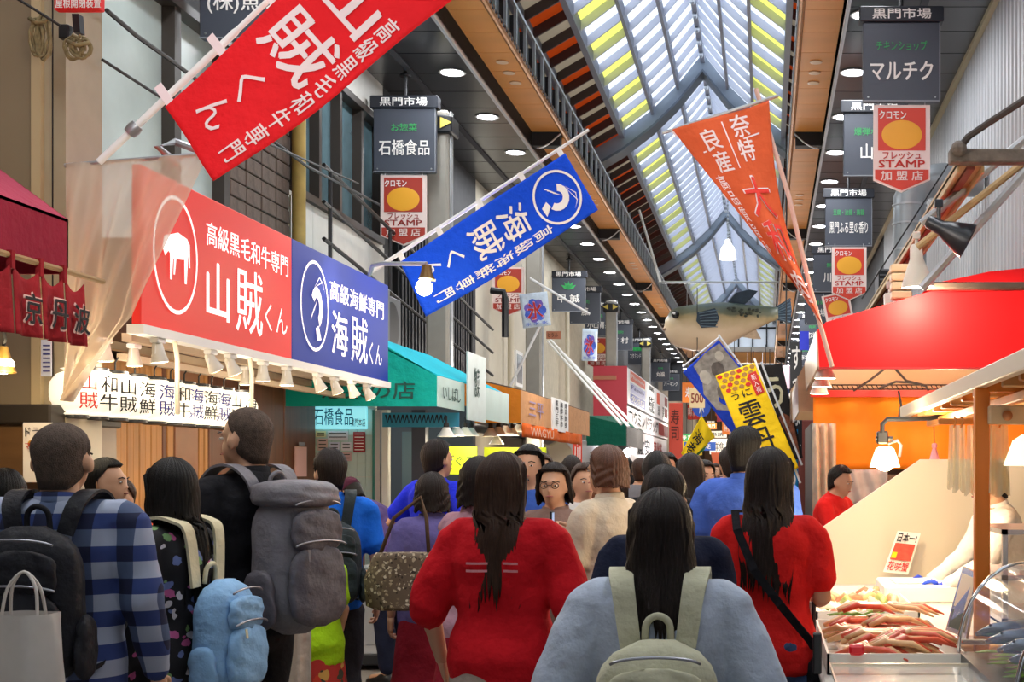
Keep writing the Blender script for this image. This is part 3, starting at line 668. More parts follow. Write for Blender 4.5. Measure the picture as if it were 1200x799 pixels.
ey = at(793, 371, Yf); MB().ell((ey.x, Yf-.5, ey.z), (.11, .09, .11)).build('eye', mat('fish_eye', '0e0f10', .15), fr, smooth='all'); MB().ell((ey.x-.03, Yf-.57, ey.z+.03), (.04, .04, .04), 8, 6).build('eye_glint', white, fr)
m_ = at(779, 386, Yf); MB().ell((m_.x+.05, Yf-.02, m_.z), (.12, .2, .05)).build('mouth', mat('fish_mouth', 'a08670', .6), fr, smooth='all')
for k in range(26):
    x = 849+random.random()*44; y = 363+random.random()*9; t = (x-849)/44
    c = at(x, y, Yf); hh = (1-t)*.42+.18; c.y = Yf-hh*.85+.02; MB().ell(c, (.05, .03, .035), 8, 5).build('spot', mat('fish_spot', '33392f', .5), fr)
MB().tube([(-3.1, 37.6, Z(5.37)), (.42, 37.6, Z(5.37))], .035, 8).build('crossbar', steel, smooth=True, label='long steel crossbar spanning the arcade above the fish', cat='bar')
for x in (805, 860, 903): MB().tube([at(x, 358 if x > 820 else 360, 36.6), Vector((at(x, 332, 37.5).x, 37.6, Z(5.37)))], .008, 5).build('wire', steel, fr)
# white bell lamp with its chain
c = at(853, 304, 40); r = thing('pendant_lamp', 'white bell shaped pendant lamp hanging from the roof ridge', 'lamp', c)
MB().lathe([(.26, 0), (.25, .1), (.2, .35), (.1, .48), (.07, .6), (.02, .62)], c, n=20).build('shade', mat('lamp_shade_white', 'fafafa', .4, emit=1.6, ecol='ffffff'), r, smooth='all')
q = MB()
for k in range(13): q.ell((c.x, c.y, c.z+.66+k*.11), (.03, .03, .05), 8, 5)
q.build('chain', steel, r)
# slanted white pole seen against the left vault
MB().tube([at(749, 246, 31), at(774, 330, 31)], .03, 8).build('roof_pole', white, smooth=True, label='slanting white pole in front of the left louvres', cat='pole')
# ================================================================ LEFT SIDE
# near brown pillar
r = thing('pillar', 'brown metal pillar at the left edge with a dark base band', 'pillar', (-4.2, 7.6, 0))
px = lambda x, Y=7.3: at(x, 0, Y).x
MB().box((px(-60), 7.3, 0), (px(41), 7.9, 6.4)).build('shaft', beige, r)
MB().box((px(41), 7.26, Z(-.4)), (px(52), 7.9, 6.4)).build('cover_strip', mat('tan_strip', 'c0ab85', .5), r)
MB().box((px(52), 7.3, Z(-.4)), (px(77), 7.7, 6.4)).build('cover_panel', mat('pale_strip', 'a89a80', .45, vary=.06), r)
MB().box((px(62), 7.29, 2.0), (px(62.6), 7.31, 6.4)).build('joint', ink, r)
MB().bbox((px(-60), 7.15, at(0, 497, 7.2).z), (px(76), 7.95, at(0, 474, 7.2).z), .01).build('base_band', mat('dark_band', '2c241c', .5), r)
MB().box((px(-60), 7.2, 0), (px(74), 7.9, at(0, 497, 7.2).z)).build('base_cabinet', mat('brown_cabinet', '6a4a28', .5, vary=.15, scale=3, stretch=(1, 1, 6)), r)
q = thing('notice', 'white notice sheet with blue rows on the brown pillar', 'notice', at(54, 440, 7.24)); MB().box(at(48, 398, 7.24), at(61, 441, 7.25)).build('sheet', mat('pale_blue_paper', 'cfd4e6', .8), q)
for k in range(7): MB().box(at(50, 404+k*5, 7.235), at(59, 405.5+k*5, 7.24)).build('text_line', navy_ink, q)
q = thing('poster', 'handwritten white poster on the pillar base behind the plaid shirt man', 'poster', at(43, 590, 7.1)); MB().box(at(27, 495, 7.12), at(62, 565, 7.13)).build('sheet', mat('paper', 'eee4dc', .8), q)
ltext('ドライ', at(43, 506, 7.1), .12, .05, ink, q); ltext('マンゴー', at(43, 522, 7.1), .12, .04, rink, q); MB().ell(at(36, 520, 7.1)+Vector((0, .005, 0)), (.02, .004, .02), 10, 6).build('dot', mat('mustard_ink', 'c8902c', .7), q)
# small hanging bulb lamp at far left
r = thing('spot_lamp', 'small glowing warm lamp hanging at the far left under the noren', 'lamp', at(4, 440, 6.6))
MB().tube([at(4, 384, 6.6), at(6, 398, 6.6), at(2, 412, 6.6)], .008, 6).build('cord', cord, r); MB().lathe([(.02, .06), (.035, .0), (.06, -.07), (.055, -.075)], at(4, 420, 6.6), n=16).build('reflector', mat('brass', 'a08040', .4, metal=.7), r, smooth=True)
MB().ell(at(4, 428, 6.6), (.05, .05, .045)).build('bulb', gwarm, r, smooth='all'); point_light(at(6, 436, 6.5), 14, (1, .78, .45), .05, r)
# burgundy awning with noren
XA = -3.3
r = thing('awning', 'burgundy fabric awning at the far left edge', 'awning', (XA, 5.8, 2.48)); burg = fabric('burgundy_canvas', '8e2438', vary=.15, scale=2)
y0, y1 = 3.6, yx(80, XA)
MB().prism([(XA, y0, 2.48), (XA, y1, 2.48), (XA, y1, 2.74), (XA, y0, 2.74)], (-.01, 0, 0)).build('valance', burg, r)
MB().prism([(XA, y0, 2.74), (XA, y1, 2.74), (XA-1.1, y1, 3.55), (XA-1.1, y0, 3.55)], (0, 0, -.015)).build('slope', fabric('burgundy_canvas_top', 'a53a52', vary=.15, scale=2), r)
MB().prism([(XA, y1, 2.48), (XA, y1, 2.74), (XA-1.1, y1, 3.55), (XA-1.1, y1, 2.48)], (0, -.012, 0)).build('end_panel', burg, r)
zr = Z(.284*3.3); MB().tube([(XA+.02, 3.6, zr), (XA+.02, yx(116, XA), zr)], .014, 8).build('noren_rod', mat('bamboo', 'a08258', .6, vary=.2), smooth=True, label='wooden rod carrying the red noren curtain', cat='rod')
r = thing('noren', 'dark red noren curtain with black outlined characters at left edge', 'curtain', (XA+.03, 5.6, 2.1)); nm_ = fabric('noren_cloth', '97222a', vary=.2)
wv = [yx(x, XA) for x in (-60, -28, 5, 39, 67, 92)]
for a, b in zip(wv[:-1], wv[1:]):
    def fn(u, v, a=a, b=b): return (XA+.03+.02*math.sin(u*math.pi*2+1)*(1.1-v), a+.008+(b-a-.016)*u, zr-.07-.05*math.sin(math.pi*u)*v*v - (1-v)*.27+.03*v)
    MB().sheet(fn, 10, 10, .003).build('cloth_panel', nm_, r, smooth='all')
    MB().box((XA+.015, a-.012, zr-.06), (XA+.04, a+.014, zr+.02)).build('loop', nm_, r)
for ch, xp in zip('京丹波', (22, 54, 80)):
    y = yx(xp, XA); O = (XA+.062, y, zr-.22)
    lettering(ch, O, LX, FZ, .155, .15, mat('noren_pink', 'f0c4bc', .8), r, bold=.07, lift=.0); lettering(ch, O, LX, FZ, .14, .135, ink, r, bold=.035, lift=.005)
# translucent sheet on its rod
def fn(u, v):
    v2 = 1-v; L = at(77, 192, 6.9).lerp(at(75, 470, 6.9), v2)
    Rt = at(242, 180, 6.9); Rm = at(168, 372, 6.9); Rb = at(78, 470, 6.9)
    R_ = Rt.lerp(Rm, v2/.66) if v2 < .66 else Rm.lerp(Rb, (v2-.66)/.34)
    R_.x += .05*math.sin(v2*math.pi)*-1
    p = L.lerp(R_, u); p.y += .05*math.sin(u*17+v*4)*(.25+v2*.6)+.045*math.sin(u*31-v*5)*(.2+v2*.6); return p
sheetm = bpy.data.materials.new('milky_plastic'); sheetm.use_nodes = True; nt = sheetm.node_tree; nt.nodes.clear()
o = nt.nodes.new('ShaderNodeOutputMaterial'); x1 = nt.nodes.new('ShaderNodeMixShader'); x2 = nt.nodes.new('ShaderNodeMixShader'); tr = nt.nodes.new('ShaderNodeBsdfTransparent'); tl = nt.nodes.new('ShaderNodeBsdfTranslucent'); gl = nt.nodes.new('ShaderNodeBsdfPrincipled')
gl.inputs['Base Color'].default_value = (*lin('d8c8b4'), 1); gl.inputs['Roughness'].default_value = .3; tl.inputs[0].default_value = (*lin('dcc8b0'), 1); x1.inputs[0].default_value = .5; x2.inputs[0].default_value = .62
nt.links.new(gl.outputs[0], x1.inputs[1]); nt.links.new(tl.outputs[0], x1.inputs[2]); nt.links.new(tr.outputs[0], x2.inputs[1]); nt.links.new(x1.outputs[0], x2.inputs[2]); nt.links.new(x2.outputs[0], o.inputs[0]); MATS['milky_plastic'] = sheetm
r = thing('plastic_sheet', 'gathered translucent plastic sheet hanging between pillar and red shop sign', 'sheet', at(120, 470, 6.9))
MB().sheet(fn, 60, 50, 0).build('film', sheetm, r, smooth='all')
MB().tube([at(76, 194, 6.92), at(245, 180, 6.92)], .012, 8).build('rod', steel, r, smooth=True)
MB().lathe([(.018, 0), (.018, .01)], at(239, 184, 6.9), (0, -1, 0), 12).build('eyelet', dsteel, r)
MB().tube([at(190, 182, 7.0)+Vector((0, .2, 0)), at(185, 172, 7.1), at(205, 166, 7.2), at(232, 176, 7.2)], .02, 8).build('bent_bracket', steel, smooth=True, label='bent steel bracket pipe above the plastic sheet rod', cat='pipe')
# folding rope coils on the pillar
ropem = mat('jute_rope', '8a7a55', .9, vary=.3, scale=30); random.seed(3)
def coil(c, w_, h_, label, n=7):
    r = thing('rope_coil', label, 'rope', c)
    for k in range(n):
        x = (random.random()-.5)*w_*.5; a = .5+random.random()*.5; pts = []
        for i in range(17):
            t = i/16*2*math.pi; pts.append(c+Vector((x+math.sin(t)*w_*.3*a, -.02-.03*random.random(), -h_/2+math.cos(t)*h_*.5*a)))
        MB().tube(pts, .008, 6).build('loop', ropem, r, smooth='all')
    MB().tube([c+Vector((-w_*.4, -.04, -.03)), c+Vector((0, -.06, -.06)), c+Vector((w_*.4, -.04, -.04))], .012, 6).build('binding', ropem, r, smooth='all')
coil(at(50, 18, 7.1), .12, .26, 'coil of jute rope hung on the pillar, left one'); coil(at(97, 44, 7.1), .16, .13, 'tangled jute rope hung right of the pillar')
r = thing('wall_bracket', 'black steel bracket holding the rope at the pillar top', 'bracket', at(75, 60, 7.15))
MB().bbox(at(68, 28, 7.15), at(86, 48, 7.2), .005).build('plate', black, r); MB().prism([at(84, 16, 7.15), at(92, 16, 7.15), at(94, 38, 7.15), at(86, 38, 7.15)], (0, .05, 0)).build('arm', dsteel, r)
# little red sign above the pillar
r = thing('sign_board', 'small red sign with white characters at the top left corner', 'sign', at(92, 15, 7.0)); MB().bbox(at(63, -12, 7.0), at(123, 15, 7.05), .004).build('board', mat('sign_red', 'e8141c', .5), r); ltext('屋根開閉装置', at(92, 4, 6.99), .24, .05, wink, r, bold=.03)
# long shop sign (red + blue)
XS, zt, zb = -3.3, 3.17, 2.325; ya, ym, yb = yx(165, XS), yx(342, XS), yx(455, XS)
ya0 = 5.95 if False else ya
r = thing('shop_sign', 'long lit shop sign, red half and navy half with white calligraphy', 'sign', (XS-.1, (ya+yb)/2, zb))
redp = mat('sign_coral', 'e2302a', .5, emit=.12, ecol='ff4a38', spec=.2); bluep = mat('sign_navy', '1f3494', .55, emit=.06, ecol='3a50c0', spec=.2)
MB().bbox((XS-.05, ya, zb), (XS, ym-.002, zt), .006).build('red_panel', redp, r); MB().bbox((XS-.05, ym+.002, zb), (XS, yb, zt), .006).build('blue_panel', bluep, r)
MB().box((XS-.07, ya-.01, zb-.05), (XS+.02, yb+.01, zb)).build('lower_rail', white, r)
def sf(y_, z_): return Vector((XS+.001, y_, z_))
sfn = lambda a, b: (lambda u, v: sf(a+(b-a)*u, zb+(zt-zb)*v))
sw = mat('sign_white_lit', 'fff4f2', .5, emit=.35, ecol='ffffff')
L = lambda s, xa, xb, fa, fb, **k: lettering(s, (XS+.001, (yx(xa, XS)+yx(xb, XS))/2, zb+(zt-zb)*(fa+fb)/2), LX, FZ, yx(xb, XS)-yx(xa, XS), (zt-zb)*(fb-fa), sw, r, **k)
L('高級黒毛和牛専門', 241, 337, .66, .83, bold=.02); L('山', 241, 268, .16, .56, bold=.03); L('賊', 276, 307, .12, .60, bold=.01); L('くん', 310, 336, .18, .40, bold=.0)
L('高級海鮮専門', 386, 449, .62, .80, bold=.02); L('海', 388, 407, .14, .54, bold=.03); L('賊', 411, 430, .12, .56, bold=.01); L('くん', 432, 447, .14, .36, bold=.0)
f1 = lambda u, v: sf(ya+u, zb+v)
ringmark(f1, yx(205, XS)-ya, .43, .28, .33, sw, r, .07); bull(f1, yx(207, XS)-ya, .45, .2, .22, sw, r)
ringmark(f1, yx(368, XS)-ya, .43, .30, .33, sw, r, .07); shrimp(f1, yx(370, XS)-ya, .42, .2, .25, sw, r)
# canopy box behind the sign, dark ceiling of the stall
MB().box((XL, 7.9, zb+.05), (XS-.21, 12.0, zb+.62)).build('stall_canopy', mat('canopy_brown', '4a2f24', .6), label='dark brown canopy box behind the long shop sign', cat='canopy')
q = MB(); 
for a in (.25, .6): q.box((XS-.3-a, 7.9, zb+.0), (XS-.24-a, 12.2, zb+.05))
q.build('canopy_batten', mat('pale_batten', 'c9b49a', .6), label='pale battens under the dark canopy box above the lanterns', cat='batten')
# floodlight on an arm
a0 = at(433, 322, 10.2); r = thing('floodlight', 'bright floodlight on a bent arm in front of the blue flag', 'lamp', a0)
MB().tube([a0, at(437, 311, 10.0), at(447, 309, 9.9), at(500, 309, 9.7)], .016, 8).build('arm', steel, r, smooth=True)
MB().lathe([(.035, 0), (.04, -.05), (.06, -.1), (.05, -.105)], at(500, 311, 9.7), n=16).build('housing', mat('bronze_lamp', '7a6038', .4, metal=.6), r, smooth=True)
MB().ell(at(497, 337, 9.7), (.06, .06, .06)).build('bulb', mat('lamp_glow_flood', 'fff8e8', emit=70, ecol='fff0c8'), r, smooth='all')
spot_light(at(494, 333, 9.6), (XS, yx(388, XS), 2.93), 40, (1, .9, .7), 42, 1, .05, r)
# track lamps under the sign
def track_lamp(p, aim, label, light=0, col='white_paint', group='track lamps under the long shop sign', s=1.0):
    p = Vector(p); r = thing('track_lamp', label, 'lamp', p, group); aim = Vector(aim).normalized()
    MB().bbox(p+Vector((-.03, -.06, -.035))*s, p+Vector((.03, .06, 0))*s, .005).build('adapter', white, r)
    j = p+Vector((0, 0, -.07))*s
    MB().tube([p+Vector((0, -.03, -.03))*s, j+Vector((0, -.035, 0))*s, j+Vector((0, -.035, -.04))*s], .006*s, 6).build('yoke', white, r)
    h0 = j-aim*.03*s
    MB().lathe([(.02*s, -.02*s), (.034*s, .0), (.042*s, .06*s), (.058*s, .12*s), (.056*s, .125*s)], h0, aim, 18).build('head', offw, r, smooth=True)
    MB().lathe([(.052*s, .126*s), (.001, .13*s)], h0, aim, 18).build('bulb', gwarm, r)
    if light: point_light(h0+aim*.18*s, light, (1, .84, .62), .05, r)
    return r
XT = XS-.02
aims = [(.1, .1, -1), (.35, .35, -.9), (.35, .3, -1), (0, .05, -1), (0, 0, -1), (.35, .3, -1), (.3, .3, -1), (.3, .35, -1), (.45, .3, -1)]
for k, (xp, am) in enumerate(zip((185, 247, 270, 308, 336, 372, 392, 412, 430), aims)):
    track_lamp((XT, yx(xp, XT), zb-.05), am, 'white track lamp under the long shop sign, %s from the left' % ['first', 'second', 'third', 'fourth', 'fifth', 'sixth', 'seventh', 'eighth', 'last'][k], 4 if k % 2 == 0 else 0, s=.8)
for k, xp in enumerate((123, 157, 288)):
    x_ = -3.75; track_lamp((x_, yx(xp, x_), zb-.02), (0, .1, -1), 'small lit track lamp above the lantern row, %s from the left' % ['first', 'second', 'third'][k], 3, group='lamps above the lanterns', s=.8)
for k, xp in enumerate((204, 292)):
    y = yx(xp, XT); pts = [(XT, y, zb-.02), (XT+.01, y+.02, zb-.15), (XT, y+.04, zb-.3), (XT-.02, y+.09, zb-.45)]
    MB().tube(pts, .014, 8).build('coiled_cable', mat('beige_cable', 'd8cbb4', .6), smooth=True, label='pale coiled cable hanging beside the track lamps, %s one' % ['near', 'far'][k], cat='cable')
# lanterns
lant = bpy.data.materials.new('lantern_paper'); lant.use_nodes = True; b = lant.node_tree.nodes['Principled BSDF']; b.inputs['Base Color'].default_value = (.95, .93, .85, 1); b.inputs['Emission Color'].default_value = (1, .93, .74, 1); b.inputs['Emission Strength'].default_value = .5; b.inputs['Roughness'].default_value = .7
XN = -3.85; texts = ['山賊', '和牛', '山賊', '海鮮', '海賊', '和牛', '海賊', '海鮮', '海賊', '山賊', '海鮮']; inks = [rink, ink, ink, ink, navy_ink, ink, navy_ink, ink, navy_ink, ink, ink]
for k in range(11):
    xp = [88, 112, 135, 158, 181, 200, 216, 233, 248, 262, 280][k]; y = yx(xp, XN); zc = Z(.115*3.85)-.012*k*0
    r = thing('paper_lantern', 'glowing white paper lantern lettered vertically, %s from the pillar' % ['first', 'second', 'third', 'fourth', 'fifth', 'sixth', 'seventh', 'eighth', 'ninth', 'tenth', 'last'][k], 'lantern', (XN, y, zc-.15), 'row of paper lanterns')
    pf = [(.07, -.13)]+[(.118*math.sqrt(max(0, 1-abs(t/12)**2.3))*1.0+(.004 if t % 2 else 0)+.012, t/12*.125) for t in range(-12, 13)]+[(.07, .13)]
    pf = [(min(r_, .13), h) for r_, h in pf]; pf[1] = (.085, -.125); pf[-2] = (.085, .125)
    MB().lathe(pf, (XN, y, zc), n=28).build('paper', lant, r, smooth='all')
    for s in (-1, 1): MB().lathe([(.07, s*.128), (.072, s*.146), (.06, s*.15)][::s], (XN, y, zc), n=20).build('ring', black, r, smooth=True)
    MB().tube([(XN, y, zc+.15), (XN, y, zc+.2), (XN+.02, y, zc+.23)], .005, 6).build('hook', black, r)
    def lf(u, v, y=y, zc=zc):
        a = (u-.5)*1.6-.55; rr = .136; return (XN+rr*math.cos(a), y+rr*math.sin(a), zc+(v-.5)*.25)
    cuttext(texts[k], (.5, .5, .5, .78), lf, inks[k], r, vertical=True, bold=.01, cuts=4, lift=.002)
MB().box((XN-.03, 7.9, Z(.115*3.85)+.22), (XN+.03, 12, Z(.115*3.85)+.26)).build('lantern_rail', mat('pale_batten', 'c9b49a', .6), label='pale wooden rail carrying the lantern row', cat='rail')
for y in (8.6, 10.3): point_light((XN+.35, y, 1.65), 7, (1, .85, .6), .12, name='lantern_light')
# stall back wall of boards
woodb = mat('pine_boards', 'c08a4c', .5, vary=.18, scale=3, stretch=(8, 8, .5)); redwood = mat('redwood_panel', '6f4026', .45, vary=.25, scale=3, stretch=(8, 8, .5))
r = thing('stall_wall', 'wall of vertical pine boards behind the lantern stall', 'wall', (-4.4, 8.8, 0)); ys = 7.92
k = 0
while ys < 9.55: MB().bbox((-4.42, ys, 0), (-4.38+.004*(k % 2), ys+.085, 2.3), .006).build('board', woodb, r); ys += .088; k += 1
r2 = thing('stall_wall', 'dark redwood wall panels right of the pine boards', 'wall', (-4.4, 10.8, 0))
for a, b, m in ((9.6, 9.66, redwood), (9.68, 9.78, woodb), (9.8, 10.2, mat('copper_panel', '9a6a4a', .4, vary=.1)), (10.22, 10.3, woodb), (10.32, 10.38, woodb), (10.4, 11.15, redwood), (11.17, 12.0, redwood), (12.02, 12.85, redwood)): MB().bbox((-4.42, a, 0), (-4.38, b, 2.38), .006).build('panel', m, r2)
MB().bbox((-4.44, 7.9, 1.0), (-3.6, 12.3, 1.05), .01).build('stall_counter', woodb, label='wooden counter top of the lantern stall behind the queue', cat='counter')
MB().bbox((-3.75, 7.95, 0), (-3.7, 12.2, 1.0), .01).build('redwood_counter', redwood, label='redwood counter body of the lantern stall', cat='counter')
q = thing('pink_poster', 'small pink menu sheet clipped to the redwood wall', 'poster', (-4.36, 12.4, 1.5)); MB().box((-4.37, 12.25, 1.5), (-4.36, 12.55, 1.78)).build('sheet', mat('pink_paper', 'e8b8b0', .8), q); MB().box((-4.36, 12.33, 1.79), (-4.35, 12.47, 1.82)).build('clip', steel, q)

# ---- teal awning shop
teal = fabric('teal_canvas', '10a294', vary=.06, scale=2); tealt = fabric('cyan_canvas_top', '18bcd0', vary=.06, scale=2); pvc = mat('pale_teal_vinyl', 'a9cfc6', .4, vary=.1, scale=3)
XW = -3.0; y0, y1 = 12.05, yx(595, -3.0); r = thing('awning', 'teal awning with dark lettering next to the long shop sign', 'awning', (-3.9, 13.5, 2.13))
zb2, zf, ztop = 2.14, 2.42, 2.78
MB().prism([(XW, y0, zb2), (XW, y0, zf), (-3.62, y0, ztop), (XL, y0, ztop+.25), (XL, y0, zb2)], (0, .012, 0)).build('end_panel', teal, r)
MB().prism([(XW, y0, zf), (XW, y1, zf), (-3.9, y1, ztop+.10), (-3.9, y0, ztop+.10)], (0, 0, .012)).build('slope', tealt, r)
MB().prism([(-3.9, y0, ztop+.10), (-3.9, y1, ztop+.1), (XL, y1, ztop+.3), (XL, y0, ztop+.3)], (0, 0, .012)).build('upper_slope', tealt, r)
MB().prism([(XW, y0, zb2), (XW, 13.1, zb2), (XW, 13.1, zf), (XW, y0, zf)], (.012, 0, 0)).build('valance', pvc, r)
MB().prism([(XW+.03, 13.1, zb2-.08), (XW+.03, 13.95, zb2-.08), (XW+.03, 13.95, zf+.32), (XW+.03, 13.1, zf+.32)], (.012, 0, 0)).build('white_valance_board', mat('mint_board', 'c4dcd8', .4, vary=.08), r)
MB().prism([(XW, 14.0, zb2-.04), (XW, y1, zb2-.04), (XW, y1, zf+.02), (XW, 14.0, zf+.02)], (.012, 0, 0)).build('valance', pvc, r)
dkt = mat('dark_teal_ink', '0d4a42', .7)
ltext('惣菜の店', (at(432, 455, y0).x, y0-.006, at(0, 457, y0).z), at(487, 0, y0).x-at(378, 0, y0).x, .165, dkt, r, bold=.03)
lettering('いしばし', (XW+.015, 12.55, 2.28), LX, FZ, .7, .13, dkt, r); lettering('惣菜', (XW+.045, 13.5, 2.45), LX, FZ, .22, .3, dkt, r)
q = MB()
for k in range(14): q.tube([(at(452+k*5, 0, 12.9).x, 12.9, 2.10), (at(454+k*5, 0, 12.9).x, 12.9, 2.02), (at(457+k*5, 0, 12.9).x, 12.9, 2.10)], .008, 5)
q.build('scalloped_wire', ink, r); MB().box((at(448, 0, 12.9).x, 12.9, 1.98), (XW, 12.93, 2.12)).build('inner_valance', mat('cyan_valance', '1f86a8', .6), r)
# partition wall with tiles and curtain
Yp = 13.0; wx = lambda x: at(x, 0, Yp).x
tl = mat('pale_glazed_tile', 'c3d8d2', .3); r = thing('partition_wall', 'pale tiled partition wall under the teal awning', 'wall', (-4.3, Yp, 0))
MB().box((wx(368), Yp+.02, 0), (wx(438), Yp+.1, 2.2)).build('core', offw, r)
for i in range(7):
    for j in range(12):
        MB().box((wx(369)+i*.083, Yp, .55+j*.135), (wx(369)+i*.083+.08, Yp+.02, .55+j*.135+.13)).build('tile', tl, r)
for a, b, m in ((438, 441, mat('teal_post', '2d7a70', .5)), (441, 447, steel), (449, 456, offw), (484, 500, mat('navy_post', '23283a', .5))): MB().box((wx(a), Yp-.05, 0), (wx(b), Yp+.05, 2.15)).build('door_post', m, label='upright door post under the teal awning, ' + {438: 'teal one', 441: 'steel one', 449: 'white one', 484: 'broad navy one'}[a], cat='post')
MB().box((wx(458), Yp+.4, 0), (wx(474), Yp+.45, 1.95)).build('door_leaf', mat('slate_door', '50646e', .5), label='slate grey door leaf standing open under the teal awning', cat='door')
MB().box((wx(474), Yp+.5, 0), (wx(486), Yp+.52, 2.1)).build('hanging_cloth', mat('beige_cloth', 'b5a48c', .8), label='beige cloth hanging beside the slate door leaf', cat='cloth')
MB().box((XL, 15.2, 0), (wx(520)-.2, 15.3, 2.3)).build('back_partition', mat('shop_grey', '4c4e54', .7), label='grey back partition of the teal awning shop', cat='wall')
def cf(u, v): return (wx(340)+(wx(369)-wx(340))*u, Yp-.03+.03*math.sin(u*22+v), 2.14*v)
MB().sheet(cf, 30, 10, .004).build('curtain', fabric('beige_curtain', 'c9ab74'), smooth='all', label='beige curtain hanging left of the tiled partition', cat='curtain')
q = thing('shop_sign', 'small glowing cyan sign with blue characters under the teal awning', 'sign', at(399, 502, 12.95)); lit = mat('cyan_lit', '9fe6ee', .5, emit=.55, ecol='8fe8f4')
MB().bbox(at(367, 476, 12.9), at(431, 503, 12.96), .006).build('lightbox', lit, q); ltext('石橋食品', at(391, 488, 12.89), .38, .17, mat('cyan_blue_ink', '1a7fa8', .7), q); ltext('黒門本店', at(420, 495, 12.89), .14, .08, ink, q)
papers = [(370, 505, 382, 512, 'e8e0b0', 'small yellow price card'), (384, 505, 408, 516, 'e6e2ea', 'wide white price list'), (372, 514, 384, 528, 'e2c0b8', 'pinkish price card'), (386, 518, 398, 528, 'dcdcf0', 'bluish price card'), (400, 518, 412, 528, 'ece8f0', 'white price card'), (388, 530, 412, 540, 'd8b4b4', 'fringed pink flyer'), (414, 506, 428, 530, 'a02c34', 'dark red striped flyer')]
for a, b, c, d, col, l in papers:
    q = thing('price_card', l + ' pinned on the tiled partition', 'notice', at((a+c)/2, d, 12.97)); MB().box(at(a, b, 12.97), at(c, d, 12.98)).build('sheet', mat('card_'+col, col, .8), q)
    n = max(2, int((d-b)/4))
    for k in range(n): MB().box(at(a+1.5, b+2+k*(d-b-2)/n, 12.965), at(c-2, b+3+k*(d-b-2)/n, 12.97)).build('text_line', ink if col != 'a02c34' else wink, q)
# clamp lamps of this shop and the next
def bell_lamp(p, s, label, glow=True, light=0, group='glass bell lamps under the teal awning'):
    p = Vector(p); r = thing('bell_lamp', label, 'lamp', p-Vector((0, 0, .25*s)), group)
    MB().tube([p, p-Vector((0, 0, .08*s))], .012*s, 6).build('cord', cord, r); MB().lathe([(.03*s, -.08*s), (.035*s, -.14*s)], p, n=12).build('socket', cord, r, smooth=True)
    MB().lathe([(.035*s, -.14*s), (.06*s, -.18*s), (.11*s, -.25*s), (.105*s, -.25*s), (.055*s, -.185*s), (.03*s, -.15*s)], p, n=20, cap=False).build('shade', mat('lamp_enamel', 'ecebe2', .3), r, smooth=True)
    MB().ell(p-Vector((0, 0, .2*s)), (.04*s, .04*s, .045*s)).build('bulb', gwarm, r, smooth='all')
    if light: point_light(p-Vector((0, 0, .3*s)), light, (1, .85, .62), .06, r)
for k, (xp, yp, Y) in enumerate(((523, 487, 12.6), (535, 487, 13.2), (545, 488, 13.8), (552, 489, 14.3))): bell_lamp(at(xp, yp, Y), .8, 'bell lamp under the teal awning valance, %s from the left' % ['first', 'second', 'third', 'fourth'][k], True, 10 if k == 1 else 0)
for k, (xp, yp, Y) in enumerate(((575, 489, 16.5), (584, 488, 17), (592, 487, 17.6), (600, 490, 18.2), (608, 486, 18.6), (582, 500, 18))): bell_lamp(at(xp, yp, Y), .95, 'bell lamp in the bright cluster before the orange awning, %s' % ['leftmost', 'second', 'third', 'fourth', 'rightmost', 'lowest'][k], True, 10 if k in (1, 3) else 0, 'cluster of bell lamps before the orange awning')
# yellow counter signs
yg = mat('lime_board', 'c8dc1e', .5, emit=.12, ecol='d8e830')
for (a, b, c, d, Y, l) in ((492, 523, 559, 556, 13.6, 'lime yellow board with a black face-like mark on the stall counter'), (567, 524, 640, 553, 17.5, 'lime yellow board further back with red lettering')):
    q = thing('counter_board', l, 'sign', at((a+c)/2, d, Y)); MB().bbox(at(a, b, Y), at(c, d, Y)+Vector((0, .03, 0)), .005).build('board', yg, q)
    if a == 492: ltext('一魚匠', at(507, 530, Y-.01), .2, .07, ink, q); MB().lathe([(.06, 0), (.06, .006)], at(506, 544, Y-.002), (0, -1, 0), 20).build('roundel', ink, q); ltext('魚', at(506, 544, Y-.012), .08, .08, yg, q); ltext('まぐろ', at(538, 540, Y-.01), .28, .1, mat('dark_green_ink', '2c6a2c', .7), q)
    else: ltext('新鮮', at(590, 540, Y-.01), .35, .15, rink, q); ltext('刺身', at(622, 542, Y-.01), .25, .12, ink, q)
    MB().box(at(a+4, d, Y)+Vector((0, .01, 0)), (at(a+6, d, Y).x, Y+.03, .0)).build('leg', steel, q); MB().box(at(c-6, d, Y)+Vector((0, .01, 0)), (at(c-4, d, Y).x, Y+.03, .0)).build('leg', steel, q)
# freezer
fy = 10.3; q = thing('chest_freezer', 'white chest freezer with glass lid standing by the blue shirt man', 'freezer', (-2.55, fy, 0))
fx0, fx1 = at(403, 0, fy).x, at(459, 0, fy).x
MB().bbox((fx0, fy, .10), (fx1, fy+1.1, .72), .02).build('body', mat('freezer_white', 'd5dae0', .35), q); MB().box((fx0+.03, fy-.006, .2), (fx1-.05, fy, .62)).build('front_panel', mat('freezer_panel', 'b9c0c8', .3), q)
MB().bbox((fx0, fy-.02, .04), (fx1, fy+1.1, .13), .01).build('plinth', dsteel, q); MB().bbox((fx0-.01, fy-.02, .72), (fx1+.01, fy+1.12, .78), .01).build('lid_frame', steel, q)
MB().box((fx0+.05, fy+.03, .78), (fx1-.05, fy+1.05, .79)).build('lid_glass', mat('lid_glass', 'c8d4dc', .08, alpha=.45), q); MB().box((fx1-.12, fy-.01, .60), (fx1-.07, fy, .63)).build('badge', black, q)
for a in (fx0+.06, fx1-.06): MB().lathe([(.03, 0), (.03, .04)], (a, fy+.08, 0), n=10).build('foot', black, q)
